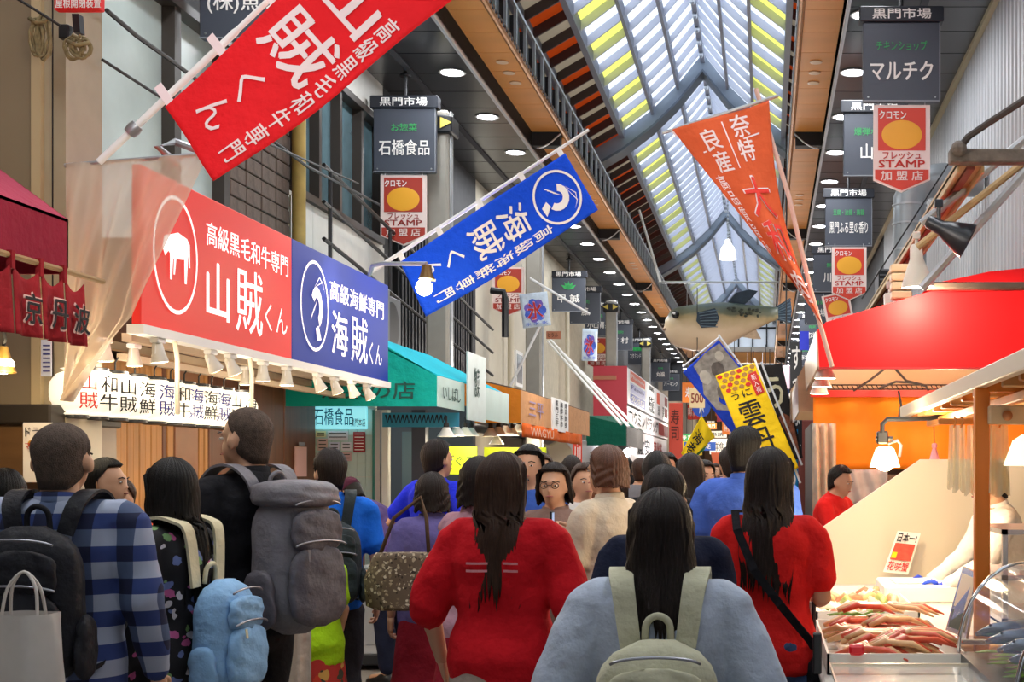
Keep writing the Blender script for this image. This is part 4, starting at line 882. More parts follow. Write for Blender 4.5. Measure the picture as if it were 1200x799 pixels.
# AC units and grilles on the dark wall behind the blue flag
def ac_unit(x, y, z, label, s=.7):
    r = thing('condenser_unit', label, 'air conditioner', (x, y, z)); m = mat('ac_grey', '6a6c70', .5)
    MB().bbox((x-.3, y-.4, z), (x+.0, y+.4, z+s), .015).build('casing', m, r); MB().box((x-.3, y-.41, z+.04), (x-.02, y-.4, z+s-.04)).build('end_grille', black, r)
    for k in range(8): MB().box((x-.28, y-.425, z+.06+k*.075), (x-.04, y-.41, z+.085+k*.075)).build('slat', m, r)
    MB().lathe([(.28, 0), (.28, .01)], (x, y, z+s/2), (1, 0, 0), 20).build('fan_grille', black, r)
ac_unit(-4.35, 14.9, 2.95, 'grey condenser unit above the teal awning beside the flag'); ac_unit(-4.5, 15.9, 2.95, 'second grey condenser unit above the teal awning')
ac_unit(XR-.25, 22.3, 4.2, 'grey condenser unit high on the right behind the duct'); ac_unit(XR-.2, 24.4, 3.9, 'second grey condenser unit high on the right wall')
r = thing('louvre_grille', 'tall dark louvred grille on the wall behind the blue flag tail', 'grille', (-4.85, 19, 3)); MB().box((XL, 17.3, 3.0), (XL+.08, 21.8, 5.2)).build('frame', black, r)
for k in range(26): MB().box((XL+.08, 17.4+k*.168, 3.05), (XL+.11, 17.4+k*.168+.07, 5.15)).build('slat', mat('grille_slat', '2c2e33', .5), r)
r = thing('stair_railing', 'black stair railing descending above the orange awning', 'railing', (-4.3, 17, 2.6))
for k in range(3): MB().tube([(-4.55, 13.6, 4.7-k*.38), (-4.55, 22, 3.9-k*.38)], .022, 6).build('bar', black, r)
for y in (13.8, 16, 18.2, 20.4): MB().tube([(-4.55, y, 4.68-(y-13.6)*.095), (-4.55, y, 3.7-(y-13.6)*.095)], .022, 6).build('post', black, r)
MB().tube([at(575, 340, 19), at(590, 342, 19), at(592, 350, 19), at(592, 395, 19)], .05, 8).build('vent_frame', black, smooth=True, label='black bent pipe frame beside the dark grille', cat='pipe')
MB().tube([(-4.75, 24.6, 2.2), (-4.75, 24.6, 6.3)], .06, 10).build('drain_pipe', mat('cream_pipe', 'd0c8b4', .5), smooth=True, label='cream drain pipe on the cream wall left of the stays', cat='pipe')
MB().tube([(-4.72, 30.2, 3.0), (-4.6, 30.2, 2.9), (-4.6, 31.4, 2.9), (-4.72, 31.4, 3.0), (-4.72, 31.4, 6.2)], .05, 10).build('drain_pipe', mat('cream_pipe', 'd0c8b4', .5), smooth=True, label='bent cream drain pipe behind the small ice flag', cat='pipe')
q = thing('wall_plate', 'small brown plate sign on the cream wall above the stays', 'sign', at(648, 398, 26)); MB().bbox(at(640, 388, 26), at(657, 397, 26)+Vector((0, .05, 0)), .005).build('board', mat('plate_brown', 'a86a50', .6), q); ltext('とうふ', at(648, 392.5, 25.98), .2, .08, ink, q)
q = thing('wall_window', 'small white framed window on the cream wall behind the flag pole', 'window', (XL, 25.9, 3.2)); MB().box((XL, 25.6, 3.2), (XL+.06, 26.3, 3.9)).build('frame', white, q); MB().box((XL+.06, 25.67, 3.27), (XL+.065, 26.23, 3.83)).build('pane', mat('grey_glass', '808a90', .2), q)
# ---- orange awning
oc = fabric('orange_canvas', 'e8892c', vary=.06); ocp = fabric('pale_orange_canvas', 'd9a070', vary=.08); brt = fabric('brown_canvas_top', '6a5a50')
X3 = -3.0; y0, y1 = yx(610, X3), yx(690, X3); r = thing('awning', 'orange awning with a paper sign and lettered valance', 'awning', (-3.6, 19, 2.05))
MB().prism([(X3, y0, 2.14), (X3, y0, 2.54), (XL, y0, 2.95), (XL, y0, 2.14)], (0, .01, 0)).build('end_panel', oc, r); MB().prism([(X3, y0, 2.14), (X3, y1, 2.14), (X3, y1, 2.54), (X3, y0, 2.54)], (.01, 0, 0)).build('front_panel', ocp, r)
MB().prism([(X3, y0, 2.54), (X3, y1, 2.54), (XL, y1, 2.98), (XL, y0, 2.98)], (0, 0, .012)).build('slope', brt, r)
def vf(u, v): return (X3+.02+.02*math.sin(u*30), y0+(y1-.9-y0)*u, 1.97+.17*v)
MB().sheet(vf, 40, 3, .003).build('valance', fabric('orange_valance', 'ea6a20', vary=.15), r, smooth='all'); lettering('WAGYU', (X3+.05, y0+1.3, 2.05), LX, FZ, 1.8, .11, mat('pale_orange_ink', 'f2c0a0', .7), r, bold=.03)
MB().box((X3+.01, yx(645, X3), 2.12), (X3+.03, yx(664, X3), 2.58)).build('paper_sign', white, r)
for k, s in enumerate(('黒門三平', '海鮮丼市', '寿司刺身')): lettering(s, (X3+.035, yx(645, X3)+.35+k*.42, 2.37), LX, FZ, .24, .36, ink, r, vertical=True, bold=.03)
lettering('三平', (X3+.02, y0+1.0, 2.34), LX, FZ, 1.1, .2, mat('violet_ink', 'a08cb0', .7), r)
# fish-shaped and grey awning bits, green awning
r = thing('awning', 'dark green awning with a grey mesh front further down the left', 'awning', (-3.6, 28, 2.0)); Y = 28
MB().prism([at(687, 488, Y), at(734, 499, Y), at(734, 522, Y), at(687, 522, Y)], (0, .02, 0)).build('end_panel', fabric('green_canvas', '0f5a48'), r); MB().prism([at(734, 499, Y), at(734, 522, Y), at(753, 527, 34), at(753, 505, 34)], (.02, 0, 0)).build('front_panel', mat('grey_mesh', '7d7a78', .7, vary=.3, scale=30), r)
MB().prism([at(687, 488, Y), at(734, 499, Y), at(753, 505, 34), at(720, 488, 34)], (0, 0, .02)).build('slope', fabric('green_canvas', '0f5a48'), r)
q = thing('banner_sign', 'small red and white vertical banner below the green awning', 'sign', at(677, 545, 24)); MB().bbox(at(671, 502, 24), at(682, 545, 24)+Vector((0, .02, 0)), .004).build('board', mat('banner_red', 'd83a28', .6), q); ltext('中川', at(676.5, 522, 23.98), .12, .5, wink, q, vertical=True, bold=.03)
q = MB(); q.sheet(lambda u, v: tuple(at(634+30*u+8*math.sin(v*3), 518+30*(1-v)+3*math.sin(u*7), 21)), 10, 10, .01); q.build('rolled_sheet', mat('cream_vinyl', 'cdc3b0', .5), smooth='all', label='slack cream vinyl sheet hanging under the orange awning end', cat='sheet')
# drugstore board
XD = -3.6; y0, y1 = yx(736, XD), yx(783, XD); zz = lambda ratio: Z(ratio*3.6)
r = thing('drugstore_board', 'big white drugstore board with red border and black characters', 'sign', (XD, 40, zz(.31)))
dred = mat('drug_red', 'b02c3c', .5); MB().box((XD-.9, y0-.05, zz(.32)), (XD-.02, y0, zz(.76))).build('red_side', dred, r)
MB().bbox((XD-.25, y0, zz(.49)), (XD, y1, zz(.75)), .01).build('upper_board', mat('board_white', 'eef0f2', .4), r); MB().bbox((XD-.2, y0, zz(.32)), (XD-.02, y1, zz(.475)), .01).build('lower_board', mat('board_pinkwhite', 'e8dfe0', .4), r)
def dl(s, ua, ub, ra, rb, m, **k): return lettering(s, (XD+.005, y0+(y1-y0)*(ua+ub)/2, (zz(ra)+zz(rb))/2), LX, FZ, (y1-y0)*(ub-ua), abs(zz(rb)-zz(ra)), m, r, **k)
def db(ua, ub, ra, rb, m, nm): MB().box((XD+.001, y0+(y1-y0)*ua, zz(ra)), (XD+.004, y0+(y1-y0)*ub, zz(rb))).build(nm, m, r)
db(.04, .34, .67, .74, mat('board_orange', 'dd5a3c', .5), 'colour_block'); db(.04, .34, .58, .655, mat('board_lilac', 'b8bce8', .5), 'colour_block'); db(.04, .34, .505, .575, mat('board_blue', '2a44b8', .5), 'colour_block')
dl('Pharmacy', .06, .32, .685, .72, wink); dl('Family', .06, .32, .60, .64, navy_ink); dl('免税店', .06, .32, .515, .565, wink); dl('薬 化粧品', .42, .56, .51, .735, ink, vertical=True, bold=.04)
dl('日用品', .66, .73, .52, .6, ink, vertical=True); dl('雑貨食品', .80, .86, .52, .62, ink, vertical=True); db(.64, .72, .62, .72, mat('board_orange', 'dd5a3c', .5), 'red_mark'); db(.88, .97, .64, .73, brink, 'red_mark'); db(.88, .97, .53, .62, brink, 'red_mark')
db(.70, 1.0, .34, .45, brink, 'colour_block'); dl('コクミンドラッグ', .02, .68, .345, .46, ink, bold=.05)
q = thing('shop_facade', 'white shop facade covered in black and pink lettering below the drugstore board', 'sign', (XD-.1, 40, 0)); MB().box((XD-.15, y0+1, .1), (XD-.05, y1, zz(.31))).build('panel', mat('board_pinkwhite', 'e8dfe0', .4), q)
lettering('激安', (XD-.04, y0+5, zz(.2)), LX, FZ, 4, .5, ink, q, bold=.05); lettering('薬化粧', (XD-.04, y0+10, zz(.2)), LX, FZ, 3.4, .5, brink, q, bold=.05)
MB().box((XD-.9, y0-.1, zz(.66)), (XD-.3, y0-.05, zz(.69))).build('small_signs', mat('plate_brown', 'a86a50', .6), label='small brown arm sign left of the drugstore board', cat='sign')
# shop bodies on the left (fronts below the awnings), stage the lit interiors
shelfm = mat('shelf_white', 'cfd2d2', .5)
r = thing('shop_shelving', 'white shelving packed with goods inside the orange awning shop', 'shelf', (-4.5, 20, 0))
for z in (.6, 1.0, 1.4): MB().box((XL, 16.5, z), (-4.1, 26, z+.04)).build('board', shelfm, r)
MB().box((XL, 15.4, 2.2), (-4.0, 27, 2.3)).build('shop_ceiling', gdark, label='dark underside inside the orange awning shop', cat='ceiling')
random.seed(11); cols = ['c83a2a', 'e8d040', 'f0f0e8', '3a7ac0', '2a8a4a', 'd87aa0', 'e08a30']
n_ = 0
for z in (.64, 1.04, 1.44):
    for k in range(16):
        y = 16.7+k*.56; c = cols[(k*3+int(z*10)) % 7]; h = .16+.12*random.random()
        MB().bbox((-4.5, y, z), (-4.15, y+.3, z+h), .01).build('goods_box', mat('goods_'+c, c, .6), label='small coloured goods box on the white shelving deep in the left shop', cat='box', group='goods boxes on the left shelving')
for x, y, z, p, c in ((-4.2, 13.8, 1.9, 14, (.85, .95, 1)), (-4.2, 18.5, 2.0, 20, (1, .9, .75)), (-4.0, 23, 2.0, 16, (1, .88, .7)), (-4.0, 30, 2.1, 30, (1, .92, .85)), (-3.2, 42, 2.2, 40, (1, .95, .95)), (-2.8, 55, 2.6, 60, (1, .8, .6))): point_light((x, y, z), p, c, .2, name='shop_fill_light')
for y, p in ((5, 30), (11, 40), (17, 50), (24, 60), (32, 75), (41, 90), (52, 110), (66, 130)):
    point_light((-2.4, y, 3.4), p, (1, .93, .84), .3, name='shop_fill_light'); point_light((-.3, y+2, 3.4), p, (1, .93, .84), .3, name='shop_fill_light')  # added fill lights without fixtures, brightening soffits and fronts on both sides
# ================================================================ RIGHT SIDE
redc = fabric('red_canopy', 'ee1c22', rough=.6, vary=.05, scale=1.5, bump=.12, bscale=3); Yc = 9.5
r = thing('canopy', 'bright red stall canopy seen from its end at the right', 'canopy', (1.4, 10.5, 2.2))
MB().prism([at(960, 430, Yc), at(958, 388, Yc), at(968, 379, Yc), at(1090, 343, Yc), at(1130, 341, Yc), at(1292, 338, Yc), at(1292, 430, Yc)], (0, .02, 0)).build('end_panel', redc, r)
MB().prism([at(960, 430, Yc), at(958, 388, Yc), at(958, 388, Yc)+Vector((0, 2.8, 0)), at(960, 430, Yc)+Vector((0, 2.8, 0))], (-.012, 0, 0)).build('front_panel', mat('silver_valance', 'b8a48c', .3, metal=.5, vary=.2), r)
MB().prism([at(958, 388, Yc), at(968, 379, Yc), at(968, 379, Yc)+Vector((0, 2.8, 0)), at(958, 388, Yc)+Vector((0, 2.8, 0))], (0, 0, .01)).build('edge_slope', redc, r)
MB().prism([at(968, 379, Yc), at(1090, 343, Yc), at(1090, 343, Yc)+Vector((0, 2.8, 0)), at(968, 379, Yc)+Vector((0, 2.8, 0))], (0, 0, .01)).build('slope', redc, r)
MB().prism([at(1090, 343, Yc), at(1292, 338, Yc), at(1292, 338, Yc)+Vector((0, 2.8, 0)), at(1090, 343, Yc)+Vector((0, 2.8, 0))], (0, 0, .01)).build('slope', redc, r)
MB().box(at(960, 430, Yc)-Vector((0, .01, 0)), at(1292, 432.5, Yc)+Vector((0, .03, 0))).build('hem_bar', mat('hem_red', 'a01820', .5), r)
MB().bbox(at(1087, 330, 9.3), at(1292, 338, 9.3)+Vector((0, .1, 0)), .01).build('header_beam', mat('old_beam', '5c4a40', .7, vary=.2), label='brown beam resting along the top of the red canopy', cat='beam')
q = MB(); q.prism([at(1090, 333, 9.7), at(1160, 318, 9.7), at(1280, 306, 9.7), at(1280, 333, 9.7)], (0, 1.2, 0)); q.build('upper_canopy', redc, label='small upper red canopy sheet behind the brown beam', cat='canopy')
r = thing('canopy', 'next stall canopy with silvery brown end behind the red one', 'canopy', (.6, 15, 2.2)); Y2 = 13.2; brn = mat('taupe_panel', '8a6c50', .35, metal=.4, vary=.15)
MB().prism([at(937, 482, Y2), at(936, 440, Y2), at(955, 404, Y2), at(975, 395, Y2), at(975, 482, Y2)], (0, .02, 0)).build('end_panel', brn, r); MB().prism([at(937, 482, Y2), at(936, 440, Y2), at(936, 440, Y2)+Vector((0, 3, 0)), at(937, 482, Y2)+Vector((0, 3, 0))], (-.01, 0, 0)).build('front_panel', brn, r)
r = thing('canopy', 'third stall canopy with tan edge further along the right', 'canopy', (.5, 18, 2.2)); Y3 = 17.5
MB().prism([at(928, 492, Y3), at(928, 455, Y3), at(945, 428, Y3), at(960, 425, Y3), at(960, 492, Y3)], (0, .02, 0)).build('end_panel', mat('tan_panel', 'b58a5c', .4, metal=.3), r); MB().prism([at(928, 492, Y3), at(928, 455, Y3), at(928, 455, Y3)+Vector((0, 4, 0)), at(928, 492, Y3)+Vector((0, 4, 0))], (-.01, 0, 0)).build('front_panel', brn, r)
MB().box(at(937, 388, 20), at(948, 410, 20)+Vector((0, .04, 0))).build('blue_board', mat('royal_blue', '1f2fc0', .5), label='small royal blue board above the second stall canopy', cat='sign')
for k, (x, y, Y) in enumerate(((967, 443, 9.9), (963, 453, 10.7), (960, 461, 11.5))):
    c = at(x, y, Y); q = thing('canopy_lamp', 'flat lit lamp under the left edge of the red canopy, %s one' % ['nearest', 'middle', 'farthest'][k], 'lamp', c, 'lamps under the red canopy edge')
    MB().lathe([(.03, .10), (.06, .05), (.085, 0), (.08, -.002)], c, n=18).build('reflector', offw, q, smooth=True); MB().lathe([(.078, -.003), (.01, -.006)], c, n=18).build('bulb', gwarm, q)
# tarp, upper red rail, cream wall, mesh tray with cables
tarp = fabric('orange_tarp', 'e6861f', vary=.1, scale=1.5, rough=.6, bump=.2, bscale=4); Yt = 12.2
def tf(u, v): return at(953+250*u, 550-86*v, Yt)+Vector((0, .02*math.sin(u*30)+.015*math.sin(v*9+u*5), 0))
MB().sheet(tf, 50, 10, .005).build('tarp', tarp, smooth='all', label='orange tarp wall inside the stall under the red canopy', cat='tarp')
def tf(u, v): return at(978+62*u, 592-42*v, Yt-.05)+Vector((0, .02*math.sin(u*20+v*4), 0))
MB().sheet(tf, 24, 8, .004).build('plastic_drape', mat('grey_plastic', 'a9aab0', .35, vary=.2), smooth='all', label='crumpled grey plastic sheet below the orange tarp', cat='sheet')
def tf(u, v): return at(952+28*u, 640-144*v, Yt-.3)+Vector((0, .03*math.sin(u*18+v*2), 0))
MB().sheet(tf, 20, 12, .004).build('plastic_curtain', mat('clear_plastic_curtain', 'c5b7a5', .25, vary=.2, alpha=.75), smooth='all', label='clear plastic curtain hanging left of the orange tarp', cat='curtain')
MB().box(at(950, 457, 12.1), at(1210, 465, 12.1)+Vector((0, .06, 0))).build('red_rail', mat('red_rail', 'c02828', .5), label='red rail above the orange tarp', cat='rail')
MB().box(at(960, 420, 12.6), at(1240, 458, 12.6)+Vector((0, .1, 0))).build('inner_wall', mat('cream_panel', 'd8c69c', .6), label='cream inner wall strip above the red rail', cat='wall')
MB().box(at(958, 640, 12.8), at(1292, 556, 12.8)+Vector((0, .1, 0))).build('backdrop', mat('stall_back_wall', 'cdbb9c', .6, vary=.1), label='beige back wall below the orange tarp', cat='wall')
r = thing('wire_tray', 'black wire mesh tray with cables below the red canopy', 'tray', at(1040, 456, 11.8))
for yy in (451, 456): MB().tube([at(963, yy, 11.8), at(1125, yy, 11.8)], .006, 5).build('rail', ink, r)
for k in range(28): MB().tube([at(963+k*5.8, 451, 11.8), at(966+k*5.8, 456, 11.8)], .004, 4).build('wire', ink, r)
for k, pts in enumerate(([(1000, 458), (1020, 445), (1038, 431)], [(1048, 431), (1062, 446), (1085, 452), (1088, 458)], [(1030, 455), (1050, 447), (1075, 449)], [(1053, 458), (1056, 475), (1053, 492)])):
    MB().tube([at(x, y, 11.7) for x, y in pts], .012, 6).build('cable', cord, smooth=True, label='black cable above the orange tarp, ' + ['rising left one', 'rising right one', 'short middle one', 'one hanging down'][k], cat='cable')
# ---- beam, light rail, struts
rust = mat('weathered_steel', '6d6258', .75, vary=.35, scale=14, bump=.5); ylw = mat('yellowed_channel', 'c0a070', .5, vary=.15)
MB().bbox((at(1112, 0, 8.2).x, 8.15, Z(360*8.2/F)), (XR, 8.25, Z(376*8.2/F)), .008).build('support_beam', rust, label='weathered horizontal steel beam at the upper right', cat='beam')
MB().tube([at(1124, 174, 8.15), at(1135, 160, 8.1), at(1160, 143, 7.9), at(1230, 98, 7.3)], .022, 8).build('stay_rod', mat('dark_rod', '3a3533', .6), smooth=True, label='dark stay rod bolted on the end of the weathered beam', cat='rod'); MB().ell(at(1124, 174, 8.14), (.05, .05, .05), 10, 6).build('rod_joint', rust, label='knobbly joint where the dark rod meets the beam', cat='joint')
r = thing('light_rail', 'yellowed steel channel carrying spotlights over the right stall', 'rail', (1.29, 12, 3.4))
xa, za = at(1130, 0, 8.3).x, Z(357*8.3/F)
def chan(x0, x1, z0, z1, m, nm): MB().box((x0, 8.25, z0), (x1, 17, z1)).build(nm, m, r)
chan(1.19, 1.36, za-.01, za+.01, ylw, 'plate'); chan(1.19, 1.205, za-.05, za+.03, ylw, 'flange'); chan(1.345, 1.36, za-.05, za+.03, ylw, 'flange'); chan(1.25, 1.30, za-.03, za-.011, mat('rail_red', '7a3a2c', .6), 'slot')
for k, (a, b, rr) in enumerate((((1080, 262), (1210, 156), .03), ((1075, 290), (1215, 178), .026), ((1080, 338), (1215, 186), .032))):
    MB().tube([at(*a, 9.0), at(*b, 8.8)], rr, 8).build('strut', steel if k != 1 else ylw, smooth=True, label='%s slanting strut tube before the ribbed wall' % ['upper', 'middle', 'lower'][k], cat='strut', group='slanting struts')
def spot(p, aim, s, m, label, lit=True, light=0):
    p = Vector(p); aim = Vector(aim).normalized(); r = thing('spot_lamp', label, 'lamp', p)
    MB().bbox(p+Vector((-.03, -.03, -.06))*s, p+Vector((.03, .03, .0))*s, .004).build('mount', m, r)
    MB().tube([p+Vector((0, 0, -.05))*s, p+Vector((0, 0, -.2))*s], .016*s, 8).build('arm', m, r)
    h = p+Vector((0, 0, -.2))*s-aim*.08*s
    MB().lathe([(.035*s, -.02*s), (.05*s, 0), (.055*s, .1*s), (.08*s, .16*s), (.13*s, .30*s), (.135*s, .33*s), (.125*s, .33*s), (.07*s, .17*s)], h, aim, 22, cap=False).build('shade', m, r, smooth=True); MB().lathe([(.001, -.021*s), (.035*s, -.02*s)], h, aim, 22, cap=False).build('back_cap', m, r)
    MB().ell(h+aim*.2*s, (.055*s, .055*s, .055*s), 12, 8).build('bulb', gwarm if lit else offw, r, smooth='all')
    if light: point_light(h+aim*.4*s, light, (1, .8, .55), .06, r)
spot(at(1100, 234, 8.4), (.85, -.1, -.45), .85, mat('black_lamp', '20232a', .35), 'big black spot lamp under the light rail pointing right', False)
spot(at(1074, 272, 9.2), (.05, .05, -1), .85, mat('ivory_lamp', 'd9d2c4', .4), 'large ivory spot lamp hanging straight down from the light rail', True, 40)
spot(at(1043, 330, 11.2), (.1, .05, -1), .95, mat('ivory_lamp', 'd9d2c4', .4), 'small ivory spot lamp just above the red canopy', True, 25)
spot(at(1062, 330, 10.8), (.6, 0, -.6), .7, mat('brown_lamp', '4a3028', .5), 'dark brown spot lamp above the red canopy aimed right', True)
r = thing('ballast_stack', 'stack of ivory ballast boxes on the light rail end', 'box', at(1057, 352, 10.4))
for k in range(4): MB().bbox(at(1044+k*.3, 309+k*10.5, 10.4), at(1072-k, 318+k*10.5, 10.4)+Vector((0, .15, 0)), .01).build('box', mat('ivory_box', 'd3bf9a', .5), r)
# duct
r = thing('air_duct', 'large galvanised air duct elbow on the right wall', 'duct', (1.95, 19, 3)); galv = mat('galvanised', '9fa6ab', .35, metal=.6, vary=.12, scale=3)
dr = 20*14.5/F; c0 = at(1066, 330, 14.5)
MB().tube([c0, at(1066, 250, 14.5), at(1066, 235, 14.5), at(1072, 222, 14.5), at(1083, 214, 14.5), at(1100, 211, 14.5), at(1150, 211, 14.5)], dr*.98, 20).build('pipe', galv, r, smooth=True)
for y in (240, 262, 292): MB().tube([at(1066, y, 14.5), at(1066, y+2, 14.5)], dr*1.03, 20).build('band', steel, r, smooth=True)
MB().tube([(2.0, 13.2, 4.9), at(1010, 350, 14)], .008, 5).build('cable', cord, smooth=True, label='thin dark cable running down from the nearest stamp sign', cat='cable')
MB().tube([at(-10, -20, 6.9), at(45, 14, 7.0), at(70, 30, 7.1)], .008, 5).build('cable', cord, smooth=True, label='thin black cable at the very top left corner', cat='cable')
MB().tube([at(125, 12, 7.6), at(160, 42, 8.0), at(205, 74, 8.6), at(236, 98, 9.0), at(300, 150, 10), at(360, 195, 12), at(445, 240, 15)], .014, 6).build('cable', cord, smooth=True, label='black cable sagging past the frosted window toward the stamp sign', cat='cable')
MB().tube([at(120, 70, 7.6), at(190, 115, 8.2), at(330, 175, 10.5), at(420, 215, 14)], .009, 6).build('cable', cord, smooth=True, label='thinner black cable below the sagging one', cat='cable')
# ---- fish stall
stc = mat('stainless', 'c3c5c8', .25, metal=.85, vary=.1); lw = mat('pale_wood', 'd9b078', .5, vary=.12, scale=3, stretch=(1, 6, 1)); orw = mat('orange_wood', 'd98a3c', .5, vary=.1)
r = thing('stall_counter', 'fish stall counter with steel top and pale front at lower right', 'counter', (1.1, 5.4, 0))
MB().box((.22, 3.5, .0), (1.0, 7.3, .84)).build('body', offw, r); MB().box((1.0, 3.5, .0), (2.2, 5.85, .84)).build('return_body', offw, r); MB().bbox((.18, 3.45, .84), (1.03, 7.33, .88), .01).build('top', mat('counter_top', 'd8d4cc', .3, vary=.05), r); MB().bbox((1.03, 3.45, .84), (2.25, 5.9, .88), .01).build('return_top', mat('counter_top', 'd8d4cc', .3, vary=.05), r); MB().box((.2, 3.5, 0), (.215, 7.3, .84)).build('front_panel', stc, r)
MB().prism([at(955, 700, 7.6), at(955, 624, 7.6), at(1079, 538, 7.6), at(1340, 538, 7.6), at(1340, 700, 7.6)], (0, .04, 0)).build('side_board', mat('cream_board', 'ecdcc0', .45), label='large cream sloping side board behind the fish counter', cat='board')
MB().bbox((.22, 7.35, 0), (2.2, 7.7, .9), .01).build('rear_cabinet', offw, label='pale cabinet below the cream side board', cat='cabinet')
MB().bbox((at(1143, 0, 4.6).x, 4.6, .88), (at(1160.5, 0, 4.6).x, 4.65, 1.84), .004).build('stall_post', mat('orange_post', 'e8862c', .5), label='orange square post standing on the fish counter', cat='post')
# low roof
r = thing('stall_roof', 'low wooden slatted stall roof at right edge over the fish counter', 'roof', (1.5, 5.4, 1.83))
MB().box((.74, 3.3, 1.865), (2.35, 7.2, 1.885)).build('deck', mat('deck_wood', 'c9a678', .6, vary=.2), r); MB().bbox((.73, 3.3, 1.84), (.765, 7.22, 1.90), .004).build('fascia_board', mat('pale_fascia', 'd8c8b0', .5), r)
for k in range(13): MB().bbox((.77, 3.4+k*.3, 1.825), (2.3, 3.44+k*.3, 1.864), .004).build('rafter', lw if k % 2 else orw, r)
MB().bbox((.86, 3.3, 1.79), (.90, 7.1, 1.824), .004).build('purlin', orw, r); MB().bbox((1.4, 3.3, 1.79), (1.44, 7.1, 1.824), .004).build('purlin', orw, r)
r = thing('crossbeam', 'pale wooden crossbeam with a round bolt at the right edge', 'beam', at(1190, 497, 4.5)); MB().bbox(at(1160, 475, 4.55), at(1290, 497, 4.55)+Vector((0, .05, 0)), .004).build('beam', mat('bone_wood', 'd9c4a0', .5), r); MB().lathe([(.016, 0), (.018, .012), (.008, .016)], at(1180, 487, 4.55), (0, -1, 0), 14).build('bolt', mat('copper_bolt', 'b07850', .4, metal=.5), r, smooth=True)
MB().bbox(at(1100, 490, 4.75), at(1290, 497, 4.75)+Vector((0, .03, 0)), .004).build('bag_rail', orw, label='orange wooden rail from which the plastic bags hang', cat='rail')
bagm = mat('poly_bag', 'fff0cc', .25, alpha=.5, vary=.1)
for k, (xa_, xb_, yb_, Y) in enumerate(((1111, 1124, 571, 4.72), (1118, 1134, 575, 4.68), (1132, 1150, 579, 4.66), (1142, 1166, 581, 4.62), (1158, 1184, 580, 4.6))):
    def bf(u, v): p = at(xa_+(xb_-xa_)*u, yb_+3*math.sin(u*9+k), Y).lerp(at(xa_+3+(xb_-xa_-6)*u, 498, Y), v); p.y += .012*math.sin(u*12+k)*(1-v*.5); return p
    q = thing('poly_bag', 'clear yellowish plastic bag hanging on the wooden rail, %s from the left' % ['first', 'second', 'third', 'fourth', 'last'][k], 'bag', bf(.5, 0), 'plastic bags on the wooden rail')
    MB().sheet(bf, 14, 12, .0).build('film', bagm, q, smooth='all'); MB().sheet(lambda u, v: bf(u, v)+Vector((0, .03, 0)), 14, 12, 0).build('film', bagm, q, smooth='all')
    t = bf(.5, 1); MB().tube([t+Vector((0, 0, .03)), t+Vector((.012, 0, .02)), t+Vector((.0, 0, -.01))], .004, 6).build('hook', orw, q)
# clamp lamp
c = at(1037, 548, 6.5); r = thing('clamp_lamp', 'glowing white clamp lamp hanging over the fish counter', 'lamp', c)
MB().tube([at(1110, 486, 6.7), at(1090, 490, 6.6), at(1060, 491, 6.5), at(1040, 491, 6.5), at(1034, 497, 6.5), at(1034, 507, 6.5)], .012, 8).build('cord', cord, r, smooth=True); MB().bbox(at(1028, 505, 6.5), at(1041, 520, 6.5)+Vector((0, .05, 0)), .006).build('switch_box', black, r)
MB().tube([at(1026, 514, 6.52), at(1046, 514, 6.52)], .012, 8).build('knob', black, r); MB().tube([at(1041, 520, 6.53), at(1052, 516, 6.53), at(1056, 522, 6.53), at(1054, 535, 6.53)], .008, 6).build('clamp', steel, r, smooth=True)
cc = at(1037, 547, 6.5); MB().lathe([(.03, .10), (.045, .09), (.06, .05), (.075, .0), (.072, -.001), (.055, .05)], cc, n=22, cap=False).build('shade', mat('lit_shade', 'fff0d0', .4, emit=1.2, ecol='ffe6b8'), r, smooth=True); MB().ell(cc+Vector((0, 0, .02)), (.05, .05, .04)).build('bulb', mat('lamp_glow_stall', 'fff0c8', emit=40, ecol='ffe2a8'), r, smooth='all')
point_light(at(1037, 556, 6.4), 22, (1, .78, .5), .08, r)
point_light((1.3, 5.0, 1.70), 11, (1, .76, .48), .1, name='stall_light'); point_light((.75, 6.2, 1.75), 11, (1, .8, .55), .1, name='stall_light'); point_light((1.5, 11.0, 2.1), 40, (1, .72, .4), .15, name='stall_light')
c = at(1190, 548, 4.3); r = thing('bell_lamp', 'edge of a bright white lamp bowl at the right edge', 'lamp', c); MB().lathe([(.02, .1), (.05, .08), (.08, .0), (.076, -.002)], at(1205, 545, 4.3), n=20).build('shade', mat('lit_shade', 'fff0d0', .4, emit=1.2, ecol='ffe6b8'), r, smooth=True)
q = thing('hanging_charm', 'tiny pink hanging charm above the cream side board', 'charm', at(1095, 537, 7.3)); MB().lathe([(.028, 0), (.014, .05), (.01, .06), (.016, .07), (.014, .085), (.002, .09)], at(1095, 538, 7.3), n=12).build('body', mat('charm_pink', 'e890a0', .5), q, smooth=True); MB().tube([at(1095, 520, 7.3), at(1094, 486, 7.3)], .003, 5).build('string', cord, q)
